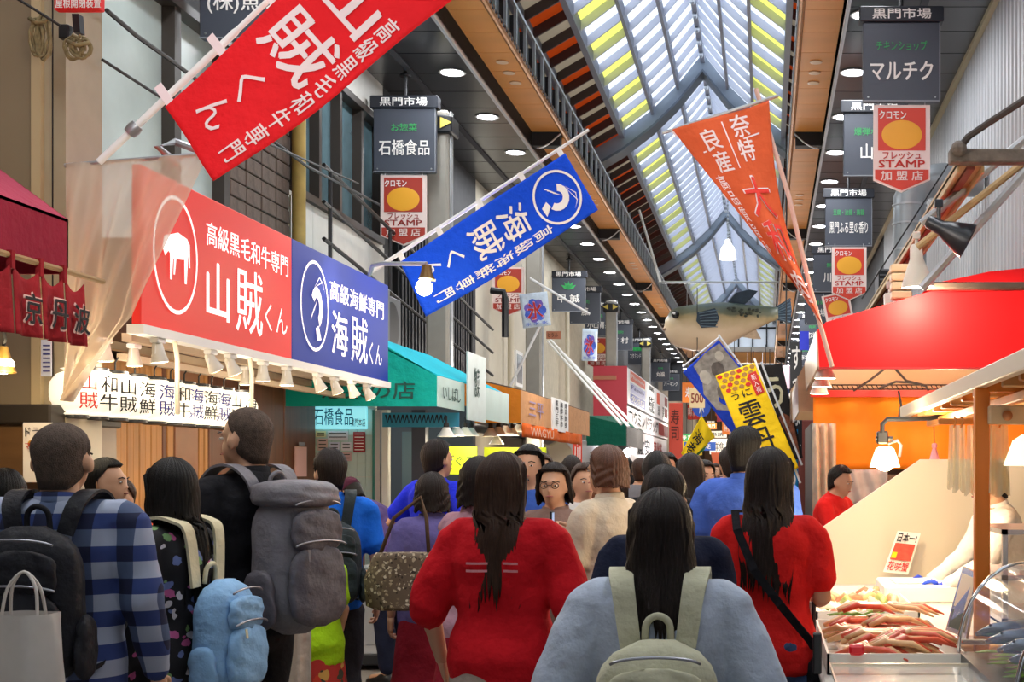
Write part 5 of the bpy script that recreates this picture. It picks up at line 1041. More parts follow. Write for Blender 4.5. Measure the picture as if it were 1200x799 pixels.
# trays and food
def tray(x0, x1, y0, y1, z0, z1, m, label, cat='tray', wall=.008):
    r = thing('tray', label, cat, ((x0+x1)/2, (y0+y1)/2, z0)); MB().box((x0, y0, z0), (x1, y1, z0+.006)).build('base', m, r)
    for a, b in (((x0, y0), (x1, y0+wall)), ((x0, y1-wall), (x1, y1)), ((x0, y0), (x0+wall, y1)), ((x1-wall, y0), (x1, y1))): MB().box((*a, z0), (*b, z1)).build('rim', m, r)
    return r
wt = mat('white_tray', 'f0ece2', .35)
tray(.22, .68, 5.85, 7.15, .88, .93, wt, 'long white tray of small seafood under the cream side board'); tray(.20, .66, 4.35, 5.35, .88, .95, wt, 'white tray heaped with red crab legs on the fish counter')
random.seed(5)
fc = ['e8dcc0', 'c9a878', 'e0b090', '9aa860', 'f0e6d6', 'd08060']
for k in range(40):
    x = .26+random.random()*.38; y = 5.95+random.random()*1.1; c = fc[k % 6]; q = MB(); a = random.random()*3; L_ = .035+.02*random.random()
    q.tube([(x-math.cos(a)*L_, y-math.sin(a)*L_, .90), (x, y, .915+.01*random.random()), (x+math.cos(a)*L_, y+math.sin(a)*L_, .9)], [.012, .02, .010], 8)
    q.build('seafood_piece', mat('food_'+c, c, .4), smooth='all', label='small pale seafood piece heaped in the long white tray', cat='seafood', group='seafood pieces in the long tray')
crabm = mat('crab_red', 'dc5a3e', .4, vary=.4, scale=14); crabp = mat('crab_pale', 'ecbc88', .35, vary=.3, scale=14)
for k in range(22):
    x = .25+random.random()*.3; y = 4.42+random.random()*.85; z = .90+random.random()*.06+(.05 if k > 12 else 0); a = random.uniform(-.5, .5)
    q = thing('crab_cluster', 'bundle of red and pale crab legs heaped in the crab tray', 'crab', (x, y, z), 'crab leg bundles in the tray')
    for j in range(4):
        o = (j-1.5)*.026; s = random.uniform(.85, 1.15); d = Vector((math.cos(a+o*3), math.sin(a+o*3), 0)); n = Vector((-d.y, d.x, 0)); b = Vector((x, y, z))+n*o
        MB().tube([b-d*.1*s, b-d*.03*s+Vector((0, 0, .025)), b-d*.02*s+Vector((0, 0, .02)), b+d*.07*s+Vector((0, 0, .018)), b+d*.14*s-Vector((0, 0, .01))], [.009, .014, .011, .011, .003], 7).build('crab_leg', crabm if (j+k) % 2 else crabp, q, smooth='all')
for k in range(7):
    b = Vector((.3+random.random()*.25, 5.2+random.random()*.2, .96)); d = Vector((random.uniform(-1, 1), random.uniform(-.3, .3), 0)).normalized()*.07
    MB().tube([b-d, b+Vector((0, 0, .02)), b+d+Vector((0, 0, .01))], [.003, .006, .002], 5).build('parsley_sprig', mat('leaf_green', '7a9a3c', .6), smooth='all', label='green leaf sprig on top of the crab tray', cat='leaf', group='green sprigs on the crab')
MB().bbox((.27, 4.30, .95), (.32, 4.34, .985), .008).build('red_clip', mat('clip_red', 'e01828', .4), label='small bright red clip on the near rim of the crab tray', cat='clip')
MB().bbox((.20, 5.50, .88), (.60, 5.58, .925), .004).build('black_divider', black, label='long black divider bar between the two trays', cat='bar')
r = thing('foam_box', 'white foam box with a lid tray below the blue gloves', 'box', (.78, 6.95, .88)); MB().bbox((.60, 6.7, .88), (.98, 7.25, .97), .01).build('body', mat('foam', 'f2f2ee', .6), r); MB().bbox((.66, 6.78, .97), (.90, 7.05, .985), .006).build('lid', white, r)
r = thing('price_poster', 'tilted red crab price poster leaning on the cream board', 'poster', at(1056, 672, 7.28)); A, B_, C_, D_ = (at(1035, 670, 7.25), at(1064, 673, 7.25), at(1079, 625, 7.4), at(1052, 622, 7.4))
MB().prism([A, B_, C_, D_], (0, .006, 0)).build('card', mat('poster_paper', 'f2e6d8', .5), r)
pf = lambda u, v: (A*(1-u)*(1-v)+B_*u*(1-v)+C_*u*v+D_*(1-u)*v)+Vector((0, -.004, 0))
blob(pf, [(.08, .3), (.92, .3), (.92, .7), (.08, .7)], mat('poster_red', 'd8452c', .6, vary=.4, scale=30), r, 'picture'); cuttext('日本一!', (.5, .84, .8, .22), pf, ink, r, bold=.04, cuts=2); cuttext('花咲蟹', (.5, .15, .84, .22), pf, rink, r, bold=.03, cuts=2); blob(pf, [(.1, .34), (.3, .34), (.3, .48), (.1, .48)], yel, r, 'yellow_mark')
r = thing('glass_case', 'clear acrylic display case at the front of the fish counter', 'case', (.55, 4.0, .88))
acr = mat('acrylic', 'e6e2d8', .08, alpha=.28); edge = mat('acrylic_edge', 'e8dcc4', .2)
MB().box((.2, 3.62, .93), (.72, 4.2, .935)).build('top_glass', acr, r); MB().box((.2, 3.62, .88), (.72, 3.625, .93)).build('front_glass', acr, r)
for a, b in (((.2, 4.195, .93), (.72, 4.205, .94)), ((.2, 3.6, .93), (.205, 4.2, .94)), ((.715, 3.6, .93), (.722, 4.2, .94))): MB().box(a, b).build('edge_bar', edge, r)
for k in range(8): q = thing('seafood_pack', 'small wrapped seafood pack inside the acrylic case', 'pack', (.28+.055*(k % 4)*2, 3.75+.2*(k//4), .885), 'packs inside the acrylic case'); p = q.location; MB().bbox(p+Vector((-.045, -.07, 0)), p+Vector((.045, .07, .012)), .004).build('dish', wt, q); MB().ell(p+Vector((0, 0, .018)), (.035, .055, .014), 12, 6).build('filling', mat('food_'+fc[k % 6], fc[k % 6], .4), q, smooth='all')
MB().bbox((.68, 4.7, .88), (.98, 5.0, .93), .006).build('wood_ledge', lw, label='pale wooden ledge beside the orange post', cat='ledge')
r = thing('menu_stand', 'tilted steel framed menu stand before the orange post', 'stand', (.72, 4.8, .93)); T0, T1, T2, T3 = at(1108, 738, 4.85), at(1132, 748, 4.6), at(1146, 672, 4.75), at(1128, 664, 5.0)
MB().prism([T0, T1, T2, T3], (.012, .02, 0)).build('panel', stc, r); sfm = lambda u, v: (T0*(1-u)*(1-v)+T1*u*(1-v)+T2*u*v+T3*(1-u)*v)-Vector((.006, .004, 0))
blob(sfm, [(.1, .08), (.9, .08), (.9, .35), (.1, .35)], mat('menu_dark', '3a4a2c', .5, vary=.5, scale=30), r, 'photo_print', -.004); blob(sfm, [(.1, .4), (.9, .4), (.9, .92), (.1, .92)], mat('menu_cream', 'e8d8b8', .5), r, 'card_print', -.004)
MB().bbox(T1+Vector((-.03, -.02, -.02)), T1+Vector((.07, .08, 0)), .004).build('foot', stc, r)
r = thing('display_case', 'curved glass display case with silver fish and greens at right edge', 'case', (1.0, 4.0, .88)); dk = mat('case_dark', '2a2422', .3)
MB().box((.64, 3.4, .88), (1.6, 4.4, .95)).build('base', dk, r); q = MB()
arc = [(.64+.24*(1-math.cos(t)), .95+.30*math.sin(t)) for t in [i/8*math.pi/2 for i in range(9)]]
q.add([(x, yy, z) for x, z in arc for yy in (3.4, 4.4)], [(2*i, 2*i+1, 2*i+3, 2*i+2) for i in range(8)]); q.build('curved_glass', mat('case_glass', 'c8ccd0', .05, alpha=.22), r, smooth='all')
for yy in (3.4, 4.4): MB().tube([(x, yy, z) for x, z in arc]+[(1.6, yy, 1.25)], .007, 6).build('rim', mat('case_chrome', 'd8dadf', .15, metal=1), r, smooth='all')
MB().tube([(.88, 3.4, 1.25), (.88, 4.4, 1.25)], .009, 6).build('top_bar', mat('case_chrome', 'd8dadf', .15, metal=1), r, smooth='all'); MB().box((.88, 3.4, 1.24), (1.6, 4.4, 1.25)).build('top_shelf', orw, r)
for k in range(9):
    y = 3.5+k*.1; b = Vector((.84, y, 1.03+.02*(k % 2))); q = thing('silver_fish', 'dark backed silver fish lying in the curved glass case', 'fish', b, 'fish in the curved glass case'); fs = mat('fish_silver', '8a94a0', .2, metal=.6, vary=.5, scale=20)
    MB().tube([b+Vector((-.16, 0, -.01)), b+Vector((-.12, 0, 0)), b+Vector((-.02, 0, .005)), b+Vector((.12, 0, 0)), b+Vector((.17, 0, 0))], [.006, .018, .028, .014, .004], 10).build('body', fs, q, smooth='all'); MB().prism([b+Vector((.16, 0, 0)), b+Vector((.21, -.03, 0)), b+Vector((.21, .03, 0))], (0, 0, .003)).build('tail_fin', fs, q); MB().ell(b+Vector((-.13, -.01, .012)), (.005, .003, .005), 8, 5).build('eye', ink, q)
for k in range(10): b = Vector((.67+.02*(k % 3), 3.5+k*.085, .965)); MB().prism([b, b+Vector((.05, .03, .005)), b+Vector((.11, .0, .0)), b+Vector((.05, -.03, .005))], (0, 0, .002)).build('bamboo_leaf', mat('leaf_bright', '6aa82c', .5), label='bright green decorative leaf in the curved glass case', cat='leaf', group='leaves in the glass case')
r = thing('steel_shelf', 'stainless shelf unit behind the orange post', 'shelf', (1.4, 6.6, .88))
for z in (.95, 1.12, 1.3): MB().box((.93, 5.2, z), (1.9, 5.82, z+.02)).build('board', stc, r)
for x in (.93, 1.88): MB().box((x, 5.2, .88), (x+.02, 5.23, 1.32)).build('leg', stc, r)
MB().box((1.0, 5.22, 1.14), (1.7, 5.5, 1.16)).build('steel_tray', mat('tray_grey', 'a8a49c', .4), label='flat grey tray on the stainless shelf', cat='tray')
r = thing('counter_stand', 'black upright clamp stand at the near corner of the fish counter', 'stand', (.16, 4.3, 0)); MB().bbox(at(953, 742, 4.3), at(963, 790, 4.3)+Vector((0, .04, 0)), .004).build('clamp', black, r); MB().tube([at(948, 705, 4.9), at(948, 800, 4.9)], .012, 8).build('rod', steel, r); MB().tube([at(953, 705, 4.9), at(953, 800, 4.9)], .010, 8).build('rod', dsteel, r)
# far middle: signs, lamps, wares
q = thing('road_sign', 'round blue pedestrian sign deep in the arcade', 'sign', at(822, 500, 50)); c = at(822, 478, 50); MB().lathe([(.34, 0), (.34, .03)], c, (0, -1, 0), 24).build('disc', mat('traffic_blue', '1f56c8', .5), q); MB().tube([c, c-Vector((0, 0, 1.6))], .04, 8).build('post', steel, q); n = c-Vector((0, .04, 0))
MB().ell(n+Vector((0, 0, .16)), (.05, .01, .05), 10, 6).build('figure_mark', white, q); MB().prism([n+Vector((-.06, 0, .1)), n+Vector((.06, 0, .1)), n+Vector((.1, 0, -.2)), n+Vector((.02, 0, -.02)), n+Vector((-.08, 0, -.22))], (0, -.01, 0)).build('figure_mark', white, q)
fars = [((840, 470), (871, 494), 48, 'a83040', 'wide dark red sign with white characters deep in the arcade', 'ふぐ料理', 'f0e0e0'), ((855, 492), (866, 516), 40, 'f0d8e0', 'small pinkish sign with red lettering deep in the arcade', '薬', 'c02838'), ((820, 442), (850, 462), 46, '2c3036', 'dark slate sign block behind the shellfish flag', '黒門', 'e0e0e0'), ((808, 455), (826, 478), 36, 'e8d0a0', 'beige price board with orange mark left of the shellfish flag', '500', '8a3020'), ((832, 448), (866, 478), 56, '3a4048', 'far slate signboard seen under the fish', '市場', 'e0e0e0'), ((783, 400), (800, 470), 60, '34383e', 'tall dark grey board near the far downlights', '', 'fff'), ((917, 428), (926, 456), 19.5, 'f0d4e4', 'white and pink slip of a flag right of the dark flag', '', 'fff'), ((905, 440), (930, 448), 52, 'd8485c', 'far red strip light sign right of centre', '', 'fff')]
for (a, b, Y, col, l, s, tc_) in fars:
    q = thing('far_sign', l, 'sign', at((a[0]+b[0])/2, b[1], Y)); MB().bbox(at(*a, Y), at(*b, Y)+Vector((0, .05, 0)), .01).build('board', mat('farsign_'+col, col, .6), q)
    t_ = at((a[0]+b[0])/2, a[1], Y); MB().tube([t_+Vector((0, .03, 0)), Vector((t_.x, t_.y+.03, Z(5.0)))], .012, 5).build('hanger', cord, q)
    if s: ltext(s, at((a[0]+b[0])/2, (a[1]+b[1])/2, Y-.01), (b[0]-a[0])*.8/F*Y, (b[1]-a[1])*.5/F*Y, mat('farink_'+tc_, tc_, .6), q, bold=.04)
MB().prism([at(833, 530, 34), at(845, 530, 34), at(862, 546, 34), at(836, 546, 34)], (0, .5, 0)).build('awning', mat('far_awning', 'e06a40', .6), label='small orange awning deep in the arcade', cat='awning')
q = thing('potted_plant', 'small leafy plant hanging under the far yellow flag', 'plant', at(816, 548, 32)); MB().lathe([(.08, 0), (.12, .2)], at(816, 548, 32), n=12).build('pot', white, q)
for k in range(14): a = k*.9; c = at(816, 545, 32)+Vector((0, 0, .2)); d = Vector((math.cos(a)*.3, math.sin(a)*.2, .35+.2*math.sin(k))); MB().prism([c, c+d*.5+Vector((.05, 0, 0)), c+d, c+d*.5-Vector((.05, 0, 0))], (0, .004, 0)).build('leaf', mat('plant_green', '2f6a2c', .6), q)
random.seed(21)
lamp0 = None
for k in range(26):
    x, y, Y = 838+random.random()*52, 536+random.random()*14, 30+random.random()*30; c = at(x, y, Y)
    if lamp0 is None: lamp0 = thing('string_bulb', 'small warm bulb glowing among the far stalls', 'lamp', c, 'warm bulbs over the far stalls'); MB().ell(c, (.06, .06, .07), 10, 6).build('bulb', gwarm, lamp0, smooth='all'); MB().tube([c+Vector((0, 0, .06)), c+Vector((0, 0, .3))], .01, 5).build('cord', cord, lamp0)
    else: copy_tree(lamp0, c)
for x, y, Y, s in ((916, 461, 30, .12), (902, 441, 30, .12), (848, 401, 40, .14), (712, 520, 30, .1), (735, 530, 32, .1)):
    c = at(x, y, Y); q = thing('globe_lamp', 'bright round globe lamp at %s' % {916: 'the right among the flags', 902: 'the dark flag edge', 848: 'the belly of the pufferfish', 712: 'the stall under the green awning', 735: 'the stall right of the green awning'}[x], 'lamp', c); MB().ell(c, (s, s, s)).build('globe', gwhite if x < 910 else gwarm, q, smooth='all'); MB().tube([c+Vector((0, 0, s)), c+Vector((0, 0, s+.5))], .01, 5).build('cord', cord, q)
# small shop boards crowding the far end
random.seed(9)
for k in range(44):
    Y = random.uniform(52, 96); x = random.uniform(804, 926); y = random.uniform(440, 535); c = at(x, y, Y); w2, h2 = random.uniform(.5, 1.3), random.uniform(.3, 1.1)
    cn, cc = [('red', 'c83428'), ('white', 'e8e4dc'), ('yellow', 'e8c838'), ('blue', '2c58b0'), ('orange', 'e07a30'), ('green', '2e8048')][k % 6]
    q = thing('shop_board', '%s shop board far down the arcade below the fish' % cn, 'sign', c, '%s boards at the far end' % cn); MB().box(c-Vector((w2/2, 0, h2/2)), c+Vector((w2/2, .08, h2/2))).build('board', mat('farboard_'+cn, cc, .6, emit=.15), q)  # boards carry a faint added glow to lift the dark far end
    MB().tube([c+Vector((0, .04, h2/2)), Vector((c.x, c.y+.04, Z(5.0)))], .012, 5).build('hanger', cord, q)
    ltext(random.choice(['市場', '鮮魚', '寿司', '黒門', '果物', '串焼']), c-Vector((0, .01, 0)), w2*.7, min(h2*.6, .5), ink if cn in ('white', 'yellow') else wink, q)
point_light((-1.2, 72, 4.2), 500, (1, .9, .75), .4, name='shop_fill_light'); point_light((-1.2, 90, 4.2), 500, (1, .9, .75), .4, name='shop_fill_light')  # two added fill lights, no lamp modelled, to brighten the far end
# right row of stall backs beyond
MB().box((.7, 12.95, 0), (XR-.01, 24, 2.3)).build('stall_block', mat('stall_block_dark', '4a3c34', .7), label='dark body of the further stalls on the right', cat='stall')
MB().bbox((.45, 24.5, 0), (XR-.01, 40, 2.5), .02).build('stall_block', mat('stall_block_red', '7a3a30', .7), label='reddish body of the distant stalls on the right', cat='stall')
MB().bbox((XL+.01, 26.5, 0), (-3.8, 33, 2.2), .02).build('stall_block', mat('stall_block_white', 'b8b4b0', .6), label='pale body of the shop under the green awning', cat='stall')
# ================================================================ PEOPLE
def remesh(me, vox, smooth=4, sf=.6):
    o = bpy.data.objects.new('remesh_source', me); COL.objects.link(o)
    m = o.modifiers.new('r', 'REMESH'); m.mode = 'VOXEL'; m.voxel_size = vox
    s = o.modifiers.new('s', 'SMOOTH'); s.iterations = smooth; s.factor = sf
    out = bpy.data.meshes.new_from_object(o.evaluated_get(bpy.context.evaluated_depsgraph_get()))
    bpy.data.objects.remove(o); return out
def limb(q, pts, rad, n=12):
    """tapering round limb through the joints, ends rounded"""
    P_ = [Vector(p) for p in pts]; a = (P_[0]-P_[1]).normalized(); b = (P_[-1]-P_[-2]).normalized()
    P2 = [P_[0]+a*rad[0]*.8]; R2 = [rad[0]*.45]
    for i in range(len(P_)-1):
        for t in (0, .25, .5, .75): P2.append(P_[i].lerp(P_[i+1], t)); R2.append(rad[i]+(rad[i+1]-rad[i])*t)
    P2 += [P_[-1], P_[-1]+b*rad[-1]*.8]; R2 += [rad[-1], rad[-1]*.45]
    q.tube(P2, R2, n)
def trunk(q, rows, n=28, M=None):
    rs = []
    for z, rx, ry, cy in rows:
        ring = [Vector((rx*math.copysign(abs(math.cos(t))**.85, math.cos(t)), cy+ry*math.copysign(abs(math.sin(t))**.85, math.sin(t)), z)) for t in [2*math.pi*i/n for i in range(n)]]
        rs.append([M(p) for p in ring] if M else ring)
    q.rings(rs)
skinm = mat('skin', 'c99a7c', .55, vary=.06, scale=6, bump=.05, bscale=200, sub=1); lipm = mat('lips', 'a8605a', .5); eyew = mat('eye_white', 'e8e4de', .3); iris = mat('iris_dark', '1a120e', .2)
hairm = mat('hair_black', '120f0d', .5, vary=.5, scale=60, stretch=(6, 6, .35), bump=.5, bscale=90, spec=.25)
hairb = mat('hair_brown', '3a2418', .5, vary=.5, scale=60, stretch=(6, 6, .35), bump=.5, bscale=90, spec=.25); hairr = mat('hair_dark_brown', '1f1512', .5, vary=.5, scale=60, stretch=(6, 6, .35), bump=.5, bscale=90, spec=.25)
hairg = mat('hair_cropped', '54443a', .9, vary=.4, scale=60, bump=.7, bscale=260)
def wrinkle(me, amp, seed=0, zf=1.0):
    n = len(me.vertices); co = np.empty(n*3); me.vertices.foreach_get('co', co); co = co.reshape(-1, 3); no = np.empty(n*3); me.vertices.foreach_get('normal', no); no = no.reshape(-1, 3)
    x, y, z = co.T; s = seed*1.7
    w_ = np.sin(9*x+14*z*zf+3*np.sin(7*y+4*z+s)+s)*.5+np.sin(23*x-11*z+17*y+2.5*np.sin(13*z+s))*.3+np.sin(41*z+19*x+3*np.sin(11*x+s))*.2
    co += no*(w_*amp)[:, None]; me.vertices.foreach_set('co', co.ravel()); me.update()
def hand(q, wrist, d, palm, s=1, curl=.5, thumb=1):
    """palm box, four unequal fingers with bends and a thumb from the palm's side; palm = direction the palm faces"""
    d = Vector(d).normalized(); pn = Vector(palm); pn = (pn-d*pn.dot(d)).normalized(); sd = d.cross(pn)*thumb
    w0 = Vector(wrist); rs = []
    for t, hw, ht in ((-.01, .024, .02), (.02, .032, .018), (.06, .04, .016), (.088, .040, .012)):
        c = w0+d*t*s; rs.append([c+sd*hw*s*math.cos(a)+pn*ht*s*math.sin(a) for a in [k*math.pi/5 for k in range(10)]])
    q.rings(rs)
    for k, L_ in enumerate((.068, .078, .072, .056)):
        b = w0+d*.082*s+sd*(.030-.020*k)*s; pts = [b]; a = curl*.35; v = b
        for j, f in enumerate((.42, .32, .26)): v = v+(d*math.cos(a)+pn*math.sin(a))*L_*f*s; pts.append(v); a += curl*1.1
        q.tube(pts, [.0095*s, .009*s, .0082*s, .006*s], 7)
    b = w0+d*.022*s+sd*.028*s; q.tube([b, b+(sd*.8+d*.6+pn*.3)*.035*s, b+(sd*.9+d*1.6+pn*.6)*.035*s, b+(sd*.7+d*2.2+pn*.9)*.035*s], [.013*s, .012*s, .0095*s, .007*s], 7)

def make_person(label, X, Y, yaw=0, h=1.68, look=0, sex='m', top=None, sleeve='short', bottom=None, hair='short', hairmat=None, vox=.016, arms='down', lean=0, group=None, skin=None, build=1.0, hem=.84, shoes=None, tilt=0, hair_len=.35, skirt=False, gloves=None, legs=True, hw=1.0):
    """yaw: heading, 0 = walking away from the camera (+Y), positive turns to the left"""
    s = h/1.70; r = thing('person', label, 'person', (X, Y, 0), group, rz=0)
    cy_, sy_ = math.cos(yaw), math.sin(yaw)
    def W(p): return Vector((X+p[0]*cy_-p[1]*sy_, Y+p[0]*sy_+p[1]*cy_, p[2]))
    def Ln(p):                                   # lean forward from the hips
        p = Vector(p)
        if lean and p.z > .95:
            a = lean*min(1, (p.z-.95)/.15); d = p-Vector((0, 0, .95)); p = Vector((d.x, d.y*math.cos(a)+d.z*math.sin(a), .95+d.z*math.cos(a)-d.y*math.sin(a)))
        return p
    def T(p): p = Ln(p); return W((p.x*s, p.y*s, p.z*s))
    sw_ = (.19 if sex == 'm' else .165)*build; hipw = (.155 if sex == 'm' else .165)*build; ch = (.158 if sex == 'm' else .145)*build
    A = {'down': [((sw_+.055, -.02, 1.12), (sw_+.065, .07, .87))]*2, 'bent': [((sw_+.04, .0, 1.13), (.14, .25, 1.10))]*2, 'phone': [((sw_+.03, .04, 1.14), (.07, .30, 1.25))]*2,
         'one_phone': [((sw_+.055, -.02, 1.12), (sw_+.065, .07, .87)), ((sw_+.03, .04, 1.14), (.06, .30, 1.25))], 'reach': [((sw_+.05, .16, 1.18), (.16, .40, 1.08))]*2, 'elbow_out': [((sw_+.16, -.06, 1.18), (sw_+.08, .14, 1.12))]*2, 'soft': [((sw_+.10, -.03, 1.13), (sw_+.09, .10, .90))]*2, 'straps': [((sw_+.06, .02, 1.14), (.13, .17, 1.28))]*2}[arms]
    armj = []
    for side, (e, w_) in zip((-1, 1), A): armj.append((Vector((side*sw_, 0, 1.385)), Vector((side*e[0], e[1], e[2])), Vector((side*w_[0], w_[1], w_[2]))))
    rt = [(.80, .12, .10, 0), (.86, hipw*.95, .12, -.005), (.93, hipw, .125, -.01), (1.02, hipw*.93, .11, 0), (1.10, ch*.90, .10, 0), (1.20, ch*.98, .108, 0), (1.30, ch*1.08, .112, -.005), (1.37, ch*1.04, .10, -.01), (1.42, ch*.8, .08, -.012), (1.455, .075, .068, -.01)]
    # ---- body: trunk, neck, head, arms and legs merged into one surface
    q = MB(); trunk(q, rt, M=T)
    hy, lk = .012, look
    cl, sl = math.cos(lk), math.sin(lk); ct, st_ = math.cos(tilt), math.sin(tilt)
    def Hd(p):                                   # head space -> body space: head centre at z 1.585, turned by look, nodded by tilt
        x, y, z = p[0]*hw, p[1], p[2]; y, z = y*ct+z*st_, z*ct-y*st_; x, y = x*cl-y*sl, x*sl+y*cl; return T((x, y+hy, z+1.585))
    def hell(c, rr, n=16, m=10):
        vs = []
        for i in range(m+1):
            a = math.pi*(.01+.98*i/m); vs.append([Hd((c[0]+rr[0]*math.sin(a)*math.cos(2*math.pi*k/n), c[1]+rr[1]*math.sin(a)*math.sin(2*math.pi*k/n), c[2]-rr[2]*math.cos(a))) for k in range(n)])
        q.rings(vs)
    limb(q, [T((0, -.02, 1.42)), Hd((0, -.02, -.06))], [.062*s, .055*s])
    hell((0, -.012, .025), (.074, .094, .088), 20, 12); hell((0, .022, -.035), (.058, .072, .072)); hell((0, .06, -.085), (.03, .03, .025))
    hell((0, .098, -.025), (.013, .018, .02), 8, 6); hell((0, .092, -.055), (.022, .014, .012), 8, 6); hell((0, .088, .022), (.05, .012, .012), 8, 6)
    for sd in (-1, 1): hell((sd*.079, -.005, -.015), (.012, .022, .033), 10, 8)
    for (S_, E_, Wr) in armj:
        limb(q, [T((0, -.01, 1.42)), T(S_)], [.044*s, .044*s*build]); limb(q, [T((S_.x*.96, S_.y, 1.375)), T(E_), T(Wr)], [.046*s*build, .038*s*build, .027*s])
    if legs:
        for sd in (-1, 1): limb(q, [T((sd*.085, -.01, .86)), T((sd*.09, .012, .48)), T((sd*.09, -.02, .09))], [.088*s*build, .056*s, .040*s]); limb(q, [T((sd*.09, -.03, .05)), T((sd*.10, .13, .04))], [.038*s, .032*s])
    me = bpy.data.meshes.new('body'); me.from_pydata([tuple(v) for v in q.v], [], q.f); me = remesh(me, vox)
    bm = bmesh.new(); bm.from_mesh(me); hq = MB()
    for (S_, E_, Wr), sd in zip(armj, (-1, 1)):
        d = (T(Wr)-T(E_)).normalized(); inward = W((-sd, .3, 0))-W((0, 0, 0)); hand(hq, T(Wr), d, inward, s, .6, sd*(1 if True else 1))
    if not gloves:
        vs = [bm.verts.new(v) for v in hq.v]
        for f in hq.f: bm.faces.new([vs[i] for i in f])
    bm.to_mesh(me); bm.free(); base = Vector((X, Y, 0))
    def fin(me, nm, m, par=r):
        me.transform(Matrix.Translation(-Vector(bw(par)))); me.materials.clear(); me.materials.append(m); me.polygons.foreach_set('use_smooth', [True]*len(me.polygons)); me.name = nm
        o = bpy.data.objects.new(nm, me); COL.objects.link(o); o.parent = par; return o
    body = fin(me, 'body', skin or skinm)
    if gloves: hq.build('gloves', gloves, r, smooth='all', label='blue rubber gloves')
    # face details
    if True:
        for sd in (-1, 1):
            q = MB(); n = 10
            def sph(c, rr, q=q): q.rings([[Hd((c[0]+rr[0]*math.sin(math.pi*(.02+.96*i/8))*math.cos(2*math.pi*k/n), c[1]+rr[1]*math.sin(math.pi*(.02+.96*i/8))*math.sin(2*math.pi*k/n), c[2]-rr[2]*math.cos(math.pi*(.02+.96*i/8)))) for k in range(n)] for i in range(9)])
            sph((sd*.031, .084, .004), (.011, .006, .0048)); e = q.build('eye', eyew, r, smooth='all')
            q = MB(); sph((sd*.031, .0885, .004), (.0055, .003, .0047), q); q.build('iris', iris, e, smooth='all')
            q = MB(); q.tube([Hd((sd*.015, .095, .024)), Hd((sd*.034, .094, .029)), Hd((sd*.052, .080, .022))], .003*s, 6); q.build('eyebrow', hairm, r)
        q = MB(); q.tube([Hd((-.022, .096, -.056)), Hd((0, .104, -.054)), Hd((.022, .096, -.056))], [.003*s, .005*s, .003*s], 8); q.build('mouth', lipm, r, smooth='all')
    # ---- clothes
    if top is not None:
        q = MB(); g = .018
        rows = [(hem, hipw+g+.004, .125+g, 0)]+[(z, rx+g+(.010 if z < 1.2 else .0), ry+g, c) for z, rx, ry, c in rt if hem+.03 < z < 1.43]+[(1.452, .088, .080, -.012), (1.465, .07, .066, -.012)]
        trunk(q, rows, M=T)
        for (S_, E_, Wr) in armj:
            limb(q, [T((0, -.01, 1.40)), T((S_.x*.94, S_.y, 1.385))], [.062*s, .070*s*build])
            if sleeve == 'long': limb(q, [T(S_), T(E_), T(E_.lerp(Wr, .93))], [.066*s*build, .058*s*build, .042*s])
            elif sleeve == 'short': limb(q, [T(S_), T(S_.lerp(E_, .75))], [.066*s*build, .066*s*build])
            elif sleeve == 'wide': limb(q, [T(S_), T(E_), T(E_.lerp(Wr, .12))], [.068*s*build, .074*s*build, .078*s])
        me = bpy.data.meshes.new('top'); me.from_pydata([tuple(v) for v in q.v], [], q.f); me = remesh(me, vox, 3, .5)
        if vox < .02: wrinkle(me, .0075, len(label) % 7)
        fin(me, {'long': 'jacket', 'short': 'tshirt', 'none': 'vest_top', 'wide': 'tshirt'}[sleeve], top)
        if vox < .02:
            q = MB(); n = 20; rr = []
            for z, k in ((1.445, 1.0), (1.475, .93), (1.478, .84), (1.45, .85)): rr.append([T((.079*k*math.cos(2*math.pi*i/n), -.012+.074*k*math.sin(2*math.pi*i/n), z-.008*math.sin(2*math.pi*i/n))) for i in range(n)])
            q.rings(rr, cap=False); q.build('collar', top, r, smooth='all')
    if bottom is not None and legs:
        q = MB()
        if skirt: trunk(q, [(.45, .24, .2, 0), (.6, .22, .18, 0), (.8, hipw+.03, .15, 0), (1.0, hipw, .125, 0)], M=T)
        else:
            trunk(q, [(.78, .15, .11, 0), (.86, hipw+.012, .132, -.006), (.95, hipw+.012, .135, -.008), (1.03, hipw, .12, 0)], M=T)
            for sd in (-1, 1): limb(q, [T((sd*.088, -.01, .84)), T((sd*.094, .012, .48)), T((sd*.094, -.02, .12))], [.102*s*build, .078*s, .068*s])
        me = bpy.data.meshes.new('bottom'); me.from_pydata([tuple(v) for v in q.v], [], q.f); me = remesh(me, max(vox, .016), 3, .5)
        if vox < .02: wrinkle(me, .006, 3)
        fin(me, 'skirt' if skirt else 'trousers', bottom)
    if legs:
        for sd in (-1, 1):
            q = MB(); rs = []
            for y, wd, ht in ((-.075, .02, .03), (-.06, .036, .075), (0, .038, .09), (.06, .042, .065), (.13, .042, .045), (.165, .03, .035), (.175, .012, .02)):
                rs.append([T((sd*.095+wd*math.cos(t), y, max(0.0, ht*.5+ht*.55*math.sin(t)))) for t in [2*math.pi*i/12 for i in range(12)]])
            q.rings(rs); q.build('shoe', shoes or black, r, smooth='all')
    # ---- hair
    hm = hairmat or hairm
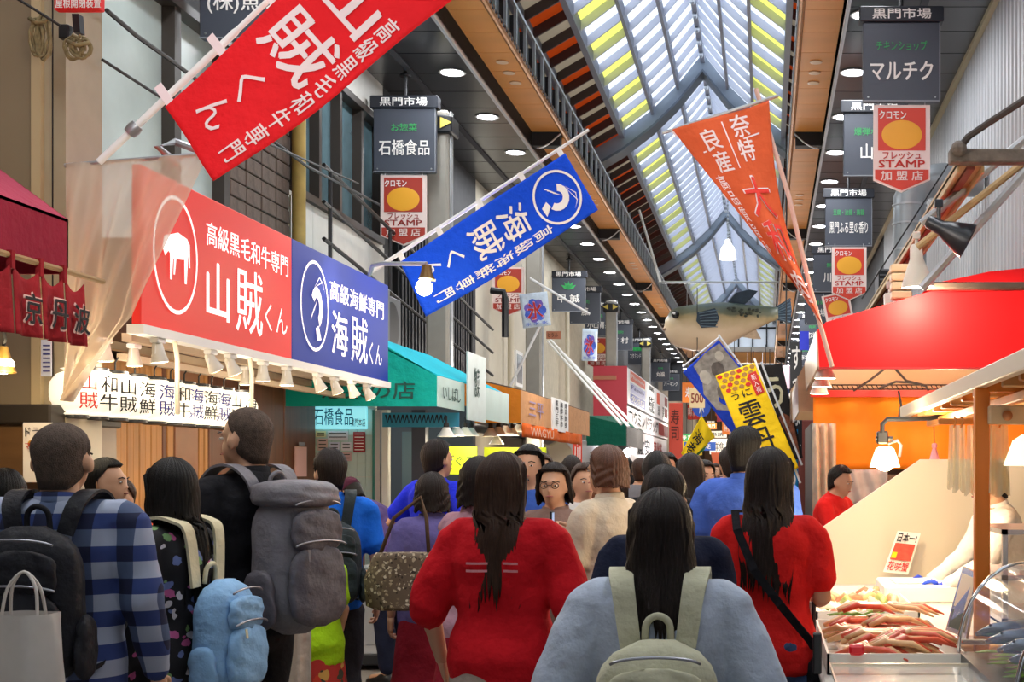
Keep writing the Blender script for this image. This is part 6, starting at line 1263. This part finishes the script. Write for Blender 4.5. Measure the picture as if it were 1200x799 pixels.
    if hair in ('short', 'crop', 'long', 'bob', 'bun'):
        n = 120 if vox < .02 else 40; big = {'crop': 1.035, 'short': 1.10, 'long': 1.10, 'bob': 1.13, 'bun': 1.08}[hair]; rs_all = []; rnd = random.Random(len(label)*37 % 1000)
        jit = [rnd.random() for _ in range(n)]; M_ = 14; K = 16 if hair in ('long', 'bob') else 0; cols_ = []
        for k in range(n):
            az = 2*math.pi*k/n; fr_ = math.sin(az)                 # +1 = face side
            side = abs(math.cos(az))
            if fr_ > .45: lim = .42+.1*fr_
            elif fr_ > -.1: lim = .42-(.45-fr_)/.55*(.55 if hair in ('crop', 'short') else .55)
            else: lim = -.13+(fr_+.1)*.42 if hair in ('crop', 'short', 'bun') else 0
            col = []; ridge = ((.5+.5*math.sin(k*2.1+jit[k]*2))*.0035+jit[k]*.0025)*(.3 if hair == 'crop' else 1)
            for i in range(M_+1):
                el = math.pi/2-(math.pi/2-lim*1.35)*(i/M_)
                b = big if hair != 'crop' else big-(0.0 if i < M_-2 else .03)
                rx, ry, rz = .078*b+ridge, .098*b+ridge, .094*b+ridge+(.004 if hair == 'short' else 0)
                ce = math.cos(el); pt = (rx*ce*math.cos(az), -.012+ry*ce*math.sin(az), .025+rz*math.sin(el))
                if hair in ('crop', 'short', 'bun') and fr_ < .1 and i > 9:
                    bk = min(1, (.1-fr_)/.8); t = (i-9)/(M_-9); k9 = col[9]; q9 = .98 if hair == 'crop' else 1.03
                    tg = (.066*q9*math.cos(az)*(1-.15*bk), -.016+.078*q9*math.sin(az), -.045-.05*bk); bl = (3-2*t)*t*t
                    pt = tuple(a*(1-t)+b*t for a, b in zip(pt, (k9[0]*(1-t)+tg[0]*t, k9[1]*(1-t*t)+tg[1]*t*t, k9[2]*(1-t)+tg[2]*t))) if bk > .15 else pt
                col.append((*pt, 0))
            if K:
                x0, y0, z0, _ = col[-1]
                L_ = hair_len*(1+(.30 if hair == 'long' else .08)*(jit[k]-.5)+.05*math.sin(k*.5)) if fr_ < .3 else 0.002
                if .1 < fr_ < .3: L_ *= 1-(fr_-.1)/.2*.6
                for j in range(1, K+1):
                    t = j/K; zz = z0-L_*t; drop = max(0, (-.10-zz)/.2); wdn = 1+.12*min(1, t*1.5)-.25*max(0, t-.7)
                    yy = y0; 
                    if zz < -.06: bb = min(1, (-.06-zz)/.16); bb = bb*bb*(3-2*bb); yb_ = -.118-.035*(1-side)+.03*max(0, fr_); yy = y0*(1-bb)+min(y0, yb_)*bb
                    wv_ = .004*math.sin(j*.9+k*.35); rg = 1+ridge*4
                    col.append((x0*wdn*rg+wv_, yy*rg if yy < 0 else yy, zz, 1))
            cols_.append(col)
        rows_ = len(cols_[0]); q = MB()
        rings_ = []
        for i in range(rows_):
            ring = []
            for k in range(n):
                x, y, z, f = cols_[k][i]
                if f and z < -.12:                       # hanging hair follows the body, not the nod of the head
                    p = T((x*hw*(cl*.5+.5), y+hy, z+1.585))
                else: p = Hd((x, y, z))
                ring.append(p)
            rings_.append(ring)
        inner = [[p.lerp(sum(rg, Vector())/n, .12) for p in rg] for rg in rings_[::-1]]
        q.rings(rings_+inner, cap=False); q.build('hair', hm, r, smooth='all')
        if hair == 'bun': q = MB(); c = Hd((0, -.09, .09)); q.ell(c, (.04*s, .04*s, .038*s)); q.build('hair_bun', hm, r, smooth='all')
        if hair in ('long',) and vox < .02:                  # loose strands
            q = MB()
            for k in range(0):
                az = math.pi*(1.12+.76*rnd.random()); x0, y0 = .088*math.cos(az), -.012+.11*math.sin(az); L_ = hair_len*(1+.1*rnd.random()); o_ = (rnd.random()-.5)*.03
                ybk = min(y0*.97, -.112-.03*(1-abs(math.cos(az))))+.004; pts = [T((x0*(.9+.16*t)+o_*t, y0*.90*(1-min(1, t*2.5))+(ybk-.012*t)*min(1, t*2.5), 1.585-.02-L_*t*.97)) for t in (0, .2, .4, .6, .8, 1.0, 1.06)]
                q.tube(pts, [.004, .005, .005, .005, .004, .003, .001], 5)
            pass
    r['_T'] = 0
    return r, T, Hd
def curvy(pts, k=4):
    P_ = [Vector(p) for p in pts]; out = []
    for i in range(len(P_)-1):
        a, b, c, d = P_[max(0, i-1)], P_[i], P_[i+1], P_[min(len(P_)-1, i+2)]
        for j in range(k): t = j/k; out.append(.5*((2*b)+(c-a)*t+(2*a-5*b+4*c-d)*t*t+(3*b-a-3*c+d)*t**3))
    return out+[P_[-1]]
def rpack(T, label, m, m2=None, y0=-.135, zc=1.15, hh=.23, hwid=.155, dep=.17, strap=None, handle=True, zips=True, sidep=True, name='backpack', top_flap=False, rows=2, tiltx=0):
    """backpack in the wearer's space: rounded body, front pockets, zips, straps over both shoulders"""
    c = T((0, y0-dep/2, zc-hh)); r = thing(name, label, 'backpack', c); sm = strap or m
    def S(x, y, z): return T((x, y, z))
    def pod(nm, cx, cyy, cz, w_, d, h_, mm, nn=2.6, bulge=.12, n=28, rowsn=14):
        rs = []
        for i in range(rowsn+1):
            t = i/rowsn*2-1; k = (1-abs(t)**4.5)**.5 if abs(t) < 1 else 0; k = max(k, .35 if abs(t) < 1 else .3); ring = []
            for j in range(n):
                a = 2*math.pi*j/n; ca, sa = math.cos(a), math.sin(a); x = w_*k*math.copysign(abs(ca)**(2/nn), ca)*(1+bulge*.3*(-t)); y = d*k*math.copysign(abs(sa)**(2/nn), sa)*(1+bulge*(-t if sa < 0 else 0))
                f = .004*math.sin(5*x/.05+3*t)+.003*math.sin(9*t+4*ca); ring.append(S(cx+x, cyy+y+f, cz+h_*t))
            rs.append(ring)
        q = MB(); q.rings(rs); return q.build(nm, mm, r, smooth='all')
    cy0 = y0-dep/2
    pod('main_body', 0, cy0, zc, hwid, dep/2, hh, m)
    pod('front_pocket', 0, y0-dep-.008, zc-hh*.32, hwid*.82, .035, hh*.56, m2 or m)
    if rows > 1: pod('upper_pocket', 0, y0-dep-.002, zc+hh*.42, hwid*.74, .026, hh*.30, m2 or m)
    if sidep:
        for sd in (-1, 1): pod('side_pocket', sd*(hwid+.006), cy0, zc-hh*.5, .022, dep*.33, hh*.4, m2 or m)
    if zips:
        for (zz, ww, yy) in ((zc+hh*.20, hwid*.80, y0-dep-.034), (zc+hh*.75, hwid*.72, y0-dep-.018)):
            q = MB(); q.tube([S(ww*math.sin(a)*1.0, yy+.012*(1-math.cos(a)), zz+.025*math.cos(a)) for a in [-1.3+2.6*i/12 for i in range(13)]], .004, 6); q.build('zip', mat('zip_metal', '9a9aa2', .3, metal=.8), r, smooth='all')
        q = MB(); q.ribbon([S(-hwid*.5, y0-dep-.045, zc+hh*.18), S(-hwid*.5, y0-dep-.05, zc+hh*.02)], T((1, 0, 0))-T((0, 0, 0)), .012, .003); q.build('zip_pull', sm, r)
    if handle: q = MB(); q.tube(curvy([S(-.035, y0-.02, zc+hh*.93), S(-.03, y0-.025, zc+hh+.04), S(0, y0-.03, zc+hh+.06), S(.03, y0-.025, zc+hh+.04), S(.035, y0-.02, zc+hh*.93)]), .009, 8); q.build('handle', sm, r, smooth='all')
    wd = T((1, 0, 1.0))-T((0, 0, 1.0))
    for sd in (-1, 1):
        pts = [S(sd*.075, y0-.01, zc+hh*.88), S(sd*.095, y0+.005, 1.43), S(sd*.105, -.08, 1.474), S(sd*.108, -.01, 1.487), S(sd*.11, .06, 1.462), S(sd*.115, .128, 1.38), S(sd*.12, .148, 1.25), S(sd*.145, .13, 1.12), S(sd*.178, .04, 1.04), S(sd*.165, -.09, zc-hh*.75), S(sd*.13, y0-.01, zc-hh*.85)]
        q = MB(); pc = curvy(pts); q.ribbon(pc, wd, [float(np.interp(i/(len(pc)-1)*10, range(11), [.05, .055, .06, .06, .06, .055, .05, .03, .022, .022, .022])) for i in range(len(pc))], .010); q.build('strap', sm, r, smooth=True)
    if top_flap: pod('top_flap', 0, cy0-.005, zc+hh*.92, hwid*1.02, dep*.56, .055, m)
    return r
def plaid_mat():
    m = bpy.data.materials.new('plaid_cloth'); m.use_nodes = True; nt = m.node_tree; b = nt.nodes['Principled BSDF']; b.inputs['Roughness'].default_value = .9
    tc = nt.nodes.new('ShaderNodeTexCoord'); sp = nt.nodes.new('ShaderNodeSeparateXYZ'); nt.links.new(tc.outputs['Object'], sp.inputs[0])
    def M(op, a, bb, **k):
        n = nt.nodes.new('ShaderNodeMath'); n.operation = op
        for i, v in enumerate((a, bb)):
            if isinstance(v, (int, float)): n.inputs[i].default_value = v
            else: nt.links.new(v, n.inputs[i])
        return n.outputs[0]
    def band(src, per, duty, off=0.0): return M('LESS_THAN', M('FRACT', M('ADD', M('DIVIDE', src, per), 10+off), 0), duty)
    hz = band(sp.outputs['Z'], .105, .48); vx = band(sp.outputs['X'], .115, .45, .2); h2 = band(sp.outputs['Z'], .105, .12, .25)
    s_ = M('ADD', M('MULTIPLY', hz, .55), M('MULTIPLY', vx, .35)); s_ = M('ADD', s_, M('MULTIPLY', h2, .08))
    rp = nt.nodes.new('ShaderNodeValToRGB'); cr = rp.color_ramp; cr.interpolation = 'CONSTANT'; cr.elements[0].position = 0; cr.elements[0].color = (*lin('9aa2b8'), 1); cr.elements[1].position = .3; cr.elements[1].color = (*lin('4a5878'), 1)
    e = cr.elements.new(.5); e.color = (*lin('2b3c74'), 1); e = cr.elements.new(.8); e.color = (*lin('10183a'), 1); nt.links.new(s_, rp.inputs[0]); nt.links.new(rp.outputs[0], b.inputs['Base Color']); MATS['plaid_cloth'] = m; return m
def patch_mat(name, base, cols, scale, lo=.32):
    m = bpy.data.materials.new(name); m.use_nodes = True; nt = m.node_tree; b = nt.nodes['Principled BSDF']; b.inputs['Roughness'].default_value = .8
    tc = nt.nodes.new('ShaderNodeTexCoord'); v = nt.nodes.new('ShaderNodeTexVoronoi'); v.inputs['Scale'].default_value = scale; nt.links.new(tc.outputs['Object'], v.inputs['Vector'])
    nz = nt.nodes.new('ShaderNodeTexNoise'); nz.inputs['Scale'].default_value = scale*.7; nt.links.new(tc.outputs['Object'], nz.inputs['Vector']); va = nt.nodes.new('ShaderNodeVectorMath'); va.operation = 'MULTIPLY_ADD'; va.inputs[1].default_value = (1.6/scale,)*3; nt.links.new(nz.outputs['Color'], va.inputs[0]); nt.links.new(tc.outputs['Object'], va.inputs[2]); nt.links.new(va.outputs[0], v.inputs['Vector']); lt = nt.nodes.new('ShaderNodeMath'); lt.operation = 'LESS_THAN'; lt.inputs[1].default_value = lo; nt.links.new(v.outputs['Distance'], lt.inputs[0])
    rp = nt.nodes.new('ShaderNodeValToRGB'); cr = rp.color_ramp; cr.interpolation = 'CONSTANT'
    for i, c in enumerate(cols):
        e = cr.elements[0] if i == 0 else (cr.elements[1] if i == 1 else cr.elements.new(i/len(cols))); e.position = i/len(cols); e.color = (*lin(c), 1)
    sp = nt.nodes.new('ShaderNodeSeparateColor'); nt.links.new(v.outputs['Color'], sp.inputs[0]); nt.links.new(sp.outputs[0], rp.inputs[0])
    mx = nt.nodes.new('ShaderNodeMix'); mx.data_type = 'RGBA'; nt.links.new(lt.outputs[0], mx.inputs['Factor']); mx.inputs['A'].default_value = (*lin(base), 1); nt.links.new(rp.outputs[0], mx.inputs['B']); nt.links.new(mx.outputs['Result'], b.inputs['Base Color']); return m
R_ = math.radians
blk = fabric('black_cloth', '1b1b20'); nvy = fabric('navy_cloth', '1d2238'); dgrey = fabric('dark_grey_trousers', '34343a'); jeans = fabric('denim', '3a4c70', vary=.25); redt = fabric('red_tee', 'c4121f'); redt2 = fabric('scarlet_tee', 'd6201f'); blt = fabric('bright_blue_tee', '1f6fe0'); cobalt = fabric('cobalt_polo', '1f2fd8'); whitet = fabric('pale_shirt', 'b9c3d6', vary=.08)
def px2(x, Y): return (x-CX)/F*Y
V1 = .0125
# plaid shirt man
p, T, Hd = make_person('person in blue and white plaid shirt with cropped hair, back turned', px2(72, 4.3), 4.3, R_(4), 1.70, top=plaid_mat(), sleeve='long', bottom=dgrey, hair='crop', hairmat=hairg, vox=V1, build=1.12, hw=1.12)
rpack(T, 'black daypack on the back of the plaid shirt person', fabric('black_nylon', '1e1e24', rough=.6), zc=1.13, hh=.25, hwid=.165)
# black floral jacket woman
flo = patch_mat('floral_jacket', '14141a', ['d8d4dc', 'c8609a', '14141a', '7aa068', '14141a', '6a7ab0', '14141a'], 26, .44)
p, T, Hd = make_person('person with long black hair in black floral jacket beside the plaid shirt', px2(203, 4.75), 4.75, R_(80), 1.585, look=R_(-30), sex='f', top=flo, sleeve='long', bottom=blk, hair='long', vox=V1, hair_len=.40)
rpack(T, 'cream and sky blue backpack worn by the long haired person in black', fabric('sky_blue_canvas', '8fb8e0'), fabric('sky_blue_canvas', '8fb8e0'), zc=1.03, hh=.22, hwid=.14, dep=.17, strap=fabric('cream_strap', 'd9cfae'))
# grey backpack man
p, T, Hd = make_person('tall person in black polo with cropped hair looking left, large grey backpack', px2(290, 5.35), 5.35, R_(62), 1.80, look=R_(8), top=blk, sleeve='short', bottom=blk, hair='crop', hairmat=hairg, vox=V1, hw=1.05)
gp = fabric('grey_nylon', '77747a', rough=.5)
rpack(T, 'large ash grey backpack with top flap on the tall person in black', gp, fabric('grey_nylon_dark', '625f66', rough=.5), zc=1.13, hh=.27, hwid=.155, dep=.23, top_flap=True, rows=2, strap=gp)
# blue tee man
p, T, Hd = make_person('person in bright blue tee with short dark hair behind the grey backpack', px2(386, 7.0), 7.0, R_(22), 1.655, look=R_(20), top=blt, sleeve='short', bottom=dgrey, hair='short', hairmat=hairr, vox=.0145, arms='down')
rpack(T, 'slate green backpack hanging on the bright blue tee', fabric('slate_green_nylon', '2c3538', rough=.6), zc=1.1, hh=.23, hwid=.15, dep=.17)
# lime child
p, T, Hd = make_person('person in lime green top and red checked skirt behind the grey backpack', px2(368, 6.35), 6.35, R_(60), 1.32, sex='f', top=fabric('lime_top', 'a8d81c'), sleeve='short', bottom=patch_mat('red_check_skirt', 'b02a20', ['c8381c', '6a2a20', 'c89a4a', '3a3a2a'], 18, .5), skirt=True, hair='bob', vox=.016, hair_len=.12, hem=.80)
MB().sheet(lambda u, v: (px2(338, 6.1)+.10*u, 6.1+.02*math.sin(u*9), .25+.62*v), 8, 10, .01).build('cream_shawl', fabric('cream_cloth', 'cfc0b0'), smooth='all', label='cream cloth hanging beside the lime green top', cat='cloth')
# purple cap man bending
p, T, Hd = make_person('person in purple shirt and plum cap bending over the counter', px2(462, 9.7), 9.7, R_(62), 1.66, look=0, top=fabric('plum_shirt', '4a3a68'), sleeve='short', bottom=nvy, hair='crop', vox=.0155, arms='reach', lean=.75)
n = 20; q = MB(); q.rings([[Hd((.084*k*math.cos(2*math.pi*i/n), -.01+.106*k*math.sin(2*math.pi*i/n), z)) for i in range(n)] for z, k in ((.03, 1.0), (.07, .98), (.105, .8), (.122, .45), (.126, .1))]); q.build('cap', fabric('plum_cap', '4a2238'), p, smooth='all')
q = MB(); q.prism([Hd((-.06, .08, .035)), Hd((.06, .08, .035)), Hd((.05, .16, .02)), Hd((-.05, .16, .02))], (0, 0, .006)); q.build('cap_peak', fabric('plum_cap', '4a2238'), p)
q = MB(); q.tube([Hd((-.06, .1, .004)), Hd((-.012, .11, .004)), Hd((.012, .11, .004)), Hd((.06, .1, .004))], .003, 6); q.build('glasses', black, p)
# cobalt polo man
p, T, Hd = make_person('person in cobalt blue polo leaning right before the yellow counter board', px2(512, 8.6), 8.6, R_(-35), 1.74, top=cobalt, sleeve='short', bottom=nvy, hair='short', hairmat=hairr, vox=.0155, arms='elbow_out', build=1.1)
p, T, Hd = make_person('person in navy work clothes with light brown hair behind the cobalt polo', px2(562, 9.4), 9.4, R_(160), 1.62, sex='f', top=nvy, sleeve='short', bottom=nvy, hair='bob', hairmat=hairb, vox=.018, hair_len=.10)
# red tee woman
p, T, Hd = make_person('person in loose crimson tee with long brown hair, centre left, back turned', px2(590, 4.75), 4.75, R_(-6), 1.605, look=R_(-22), sex='f', top=redt, sleeve='wide', bottom=fabric('beige_skirt', 'a8958a'), skirt=True, hair='long', hairmat=hairb, vox=V1, build=1.12, hair_len=.42, arms='soft', hem=.80)
q = MB()
for k in range(2): q.ribbon([T((-.10+.2*i/8, -.137-.012*math.sin(i), 1.30-.028*k)) for i in range(9)], (0, 0, 1), .008, .002)
q.build('tee_print', mat('faded_print', 'd88890', .8), p)
# mauve sleeveless woman
p, T, Hd = make_person('person in mauve sleeveless top left of the crimson tee', px2(560, 5.9), 5.9, R_(-20), 1.60, sex='f', top=fabric('mauve_top', 'b48a9a'), sleeve='none', bottom=fabric('wine_skirt', '8a1a2c'), skirt=True, hair='bob', hairmat=hairr, vox=.0145, hair_len=.13, look=R_(30))
# snake print bag woman
p, T, Hd = make_person('person in faded violet blouse and dark red skirt between blue polo and crimson tee', px2(506, 6.9), 6.9, R_(15), 1.53, sex='f', top=fabric('violet_blouse', '6a62a0'), sleeve='short', bottom=fabric('wine_skirt', '8a1a2c'), skirt=True, hair='bob', hairmat=hairr, vox=.0155, hair_len=.12)
snake = patch_mat('snake_print', '6a5a4a', ['b8a88c', '3a3028', 'd8ccb4', '8a7860'], 55, .40)
b0 = Vector((px2(474, 6.5), 6.5, 1.02)); r = thing('handbag', 'snake print shoulder bag beside the dark backpack', 'bag', b0-Vector((0, 0, .14)))
q = MB(); q.rings([[b0+Vector((w_*math.cos(a), .07*math.sin(a), z)) for a in [2*math.pi*i/24 for i in range(24)]] for z, w_ in ((-.15, .14), (-.13, .19), (0, .2), (.10, .16), (.13, .14))]); q.build('body', snake, r, smooth='all'); q = MB(); q.tube([b0+Vector((-.12, 0, .12)), b0+Vector((-.06, .03, .3)), b0+Vector((.06, .08, .40)), b0+Vector((.1, .03, .3)), b0+Vector((.12, 0, .12))], .010, 8); q.build('strap', fabric('brown_strap', '5a4636'), r, smooth='all')
# facing people in the middle
p, T, Hd = make_person('person with glasses in taupe blouse facing the camera, right of the crimson tee', px2(650, 6.8), 6.8, R_(165), 1.58, sex='f', top=fabric('taupe_blouse', '8a7068'), sleeve='short', bottom=dgrey, hair='bob', hairmat=hairr, vox=.0145, arms='phone', hair_len=.12, look=R_(10))
q = MB()
for sd in (-1, 1): q.tube([Hd((sd*.031+.02*math.cos(a), .098, .004+.016*math.sin(a))) for a in [2*math.pi*i/14 for i in range(15)]], .0018, 5)
q.tube([Hd((-.012, .1, .006)), Hd((.012, .1, .006))], .0018, 5); q.build('glasses', black, p)
p, T, Hd = make_person('person in cream shirt with chestnut hair holding a phone near centre', px2(712, 6.4), 6.4, R_(55), 1.66, sex='f', top=fabric('cream_shirt', 'd0c4b0'), sleeve='wide', bottom=fabric('beige_skirt', 'a8958a'), hair='bob', hairmat=mat('hair_chestnut', '5c341c', .45, vary=.4, scale=60, stretch=(6, 6, .35), bump=.4, bscale=90), vox=.0145, arms='phone', hair_len=.10)
w_ = T((0, .38, 1.31)); r = thing('smartphone', 'dark smartphone held by the cream shirt person', 'phone', w_); MB().bbox(w_-Vector((.006, .036, .07)), w_+Vector((.006, .036, .07)), .003).build('case', black, r); MB().box(w_+Vector((.0062, -.032, -.064)), w_+Vector((.007, .032, .064))).build('screen', mat('phone_screen', '8aa0c0', .1, emit=.8), r)
p, T, Hd = make_person('person in dark navy jacket directly behind the pale shirt with cream backpack', px2(778, 4.6), 4.6, R_(5), 1.555, sex='m', top=nvy, sleeve='long', bottom=dgrey, hair='short', hairmat=hairr, vox=.0145)
# white shirt woman, front
p, T, Hd = make_person('person in pale blue white shirt with dark long hair, nearest at bottom centre', px2(774, 3.3), 3.3, R_(2), 1.495, sex='f', top=whitet, sleeve='wide', bottom=jeans, hair='long', hairmat=hairr, vox=V1, build=1.15, arms='soft', hair_len=.30, hw=1.02)
rpack(T, 'cream canvas backpack on the nearest pale shirted person', fabric('cream_canvas', 'c9c6ac', rough=.85), zc=1.08, hh=.23, hwid=.17, dep=.16, strap=fabric('cream_canvas', 'c9c6ac', rough=.85), zips=True)
# red tee woman right
p, T, Hd = make_person('person in scarlet tee with very long dark hair at centre right', px2(902, 4.9), 4.9, R_(-8), 1.625, look=R_(-12), sex='f', top=redt2, sleeve='short', bottom=jeans, hair='long', hairmat=hairr, vox=V1, build=1.0, hair_len=.42, arms='bent')
r = thing('shoulder_bag', 'small black crossbody bag with diagonal strap on the scarlet tee', 'bag', T((.2, -.02, .82))); wd = T((0, 0, 1))-T((0, 0, 0))
q = MB(); q.ribbon([T((-.115, .05, 1.462)), T((-.13, -.04, 1.47)), T((-.11, -.115, 1.40)), T((-.04, -.147, 1.25)), T((.06, -.15, 1.12)), T((.17, -.11, .98)), T((.20, -.03, .9))], T((1, 0, 1))-T((0, 0, 1)), .03, .005); q.build('strap', blk, r); q = MB(); q.bbox(T((.2, 0, .82))+Vector((-.06, -.09, -.08)), T((.2, 0, .82))+Vector((.06, .06, .09)), .02); q.build('pouch', blk, r, smooth=True)
c = T((.22, .08, .86)); MB().bbox(c-Vector((.035, .03, .09)), c+Vector((.035, .03, .08)), .01).build('white_cup', offw, label='white paper packet hanging at the scarlet tee person\'s side', cat='packet')
# blue violet tee man
p, T, Hd = make_person('person in periwinkle blue tee with spiky short hair in front of the yellow flag', px2(874, 6.9), 6.9, R_(-20), 1.765, top=fabric('periwinkle_tee', '4a6cc8'), sleeve='short', bottom=nvy, hair='short', hairmat=hairm, vox=.0145, build=1.1, look=R_(-15))
# red vendor
p, T, Hd = make_person('person in red stall uniform working under the red canopy', px2(964, 10.2), 10.2, R_(-120), 1.60, top=redt2, sleeve='short', bottom=nvy, hair='short', vox=.0155, arms='reach', lean=.25)
# fishmonger in white
p, T, Hd = make_person('person in white coat and blue gloves working behind the fish counter', 1.27, 6.95, R_(98), 1.60, top=fabric('white_coat', 'ece8e4', vary=.05), sleeve='long', bottom=nvy, hair='short', vox=.0145, arms='reach', lean=.16, gloves=mat('blue_glove', '2a4ee0', .35))
# left background
p, T, Hd = make_person('person with dark hair at the far left edge behind the plaid shirt', px2(6, 5.6), 5.6, R_(20), 1.545, top=blk, sleeve='short', bottom=nvy, hair='short', vox=.016)
p, T, Hd = make_person('person facing right between the plaid shirt and long black hair', px2(124, 6.6), 6.6, R_(-90), 1.60, top=blk, sleeve='short', bottom=nvy, hair='short', vox=.016)
p, T, Hd = make_person('person in orange uniform behind the counter of the lantern stall', px2(140, 7.0), 7.0, R_(180), 1.50, top=fabric('orange_uniform', 'e0501c'), sleeve='short', bottom=nvy, hair='short', hairmat=hairb, vox=.018)
p, T, Hd = make_person('person with reddish hair just left of the black polo', px2(246, 7.4), 7.4, R_(20), 1.46, top=fabric('rust_top', '7a3a2c'), sleeve='short', bottom=nvy, hair='bob', hairmat=mat('hair_red_brown', '5a2a1e', .45, vary=.4, scale=60, bump=.4), vox=.018, hair_len=.1)
# translucent carrier bag at the lower left
b0 = at(28, 790, 3.35); r = thing('carrier_bag', 'milky white plastic carrier bag at the bottom left corner over the black backpack', 'bag', b0-Vector((0, 0, .2))); pb_ = mat('milky_bag', 'e2dcd6', .3, alpha=.6, vary=.1)
q = MB(); q.rings([[b0+Vector((w_*math.copysign(abs(math.cos(a))**.7, math.cos(a))+.004*math.sin(5*a+z*30), .06*math.sin(a)*(1+.2*math.sin(4*a)), z)) for a in [2*math.pi*i/36 for i in range(36)]] for z, w_ in ((-.2, .07), (-.17, .09), (-.05, .095), (.06, .09), (.13, .082), (.155, .08))], cap=False); q.build('film', pb_, r, smooth='all')
for sd in (-1, 1): q = MB(); q.tube(curvy([b0+Vector((-.045, sd*.02, .15)), b0+Vector((-.035, sd*.01, .22)), b0+Vector((0, 0, .26)), b0+Vector((.035, sd*.01, .22)), b0+Vector((.045, sd*.02, .15))]), .004, 6); q.build('handle', pb_, r, smooth='all')
# ---- distant crowd
random.seed(42)
tops = [('black', '1c1c20'), ('white', 'd8d4d0'), ('grey', '77777c'), ('navy', '232a48'), ('beige', 'b8a284'), ('red', 'b02020'), ('pink', 'd8a0a8'), ('blue', '3a5cb0'), ('brown', '6a4430')]
protos = {}
spots = []
for Yr, n in ((8.2, 2), (9.6, 4), (11, 4), (12.5, 5), (14, 5), (16, 6), (18, 6), (20.5, 7), (23, 7), (26, 8), (30, 8), (34, 8)):
    xa_, xb_ = (px2(632, Yr), px2(868, Yr)) if Yr < 13 else (max(-2.7, px2(575, Yr)), min(.25, px2(915, Yr)))
    if 11 <= Yr < 13: xa_, xb_ = px2(640, Yr), px2(870, Yr)
    for k in range(n*6):
        c_ = (random.uniform(xa_, xb_), Yr+random.uniform(-.9, .9))
        if all((c_[0]-a)**2+(c_[1]-b)**2 > .36 for a, b in ((px2(817, 13), 13.0), (px2(800, 10.8), 10.8), (px2(562, 9.4), 9.4))) and all((c_[0]-a)**2+(c_[1]-b)**2 > .6**2 for a, b in spots) and sum(1 for a, b in spots if abs(b-Yr) < .9) < n+2: spots.append(c_)
cnt = 0
for i, (x, y) in enumerate(spots):
    tn, tc_ = tops[(i*5+i//3) % len(tops)]; hk = ['short', 'bob', 'short', 'long', 'short', 'bun'][i % 6]; hn = {'short': 'short hair', 'bob': 'bobbed hair', 'long': 'long hair', 'bun': 'hair in a bun'}[hk]; hcol = [hairm, hairr, hairb][i % 3]
    key = (tn, hk)
    lab = 'distant shopper in %s top with %s in the far crowd' % (tn, hn)
    yaw = random.choice([0, 0, 0, .4, -.4, math.pi, 3.6]); h_ = random.uniform(1.52, 1.72)
    if key not in protos:
        p, T, Hd = make_person(lab, 0, 0, 0, 1.65, sex='f' if hk != 'short' else 'm', top=fabric('crowd_'+tn, tc_), sleeve=['short', 'long'][i % 2], bottom=[nvy, dgrey, jeans][i % 3], hair=hk, hairmat=hcol, vox=.026, arms=['down', 'bent', 'phone'][i % 3], group='distant crowd in %s tops with %s' % (tn, hn), hair_len=.3)
        protos[key] = p; p.location = (x, y, 0); p.rotation_euler = (0, 0, yaw); p.scale = (h_/1.65,)*3
    else: copy_tree(protos[key], (x, y, 0), yaw, scale=(h_/1.65,)*3)
# two hats in the crowd
for x, y, Y, col, l in ((817, 553, 13.0, 'e8e6e0', 'white cap'), (800, 566, 10.8, 'e8c0c0', 'pale pink hat')):
    hgt = Z(-(y-8-CY)*Y/F)
    p, T, Hd = make_person('person wearing a %s in the middle of the crowd' % l, px2(x, Y), Y, 0, hgt-.02, top=fabric('crowd_'+('white' if 'cap' in l else 'pink'), 'd8d4d0'), sleeve='short', bottom=nvy, hair='short', vox=.022)
    q = MB(); n = 20; q.rings([[Hd((.086*k*math.cos(2*math.pi*i/n), -.01+.108*k*math.sin(2*math.pi*i/n), z)) for i in range(n)] for z, k in (((.03, 1.0), (.07, .98), (.105, .8), (.125, .45), (.13, .1)) if 'cap' in l else ((.015, 1.5), (.03, 1.45), (.035, 1.0), (.08, .98), (.12, .8), (.13, .1)))]); q.build('hat', mat('hat_'+col, col, .8), p, smooth='all')
for o in list(bpy.data.objects):
    if '_T' in o: del o['_T']
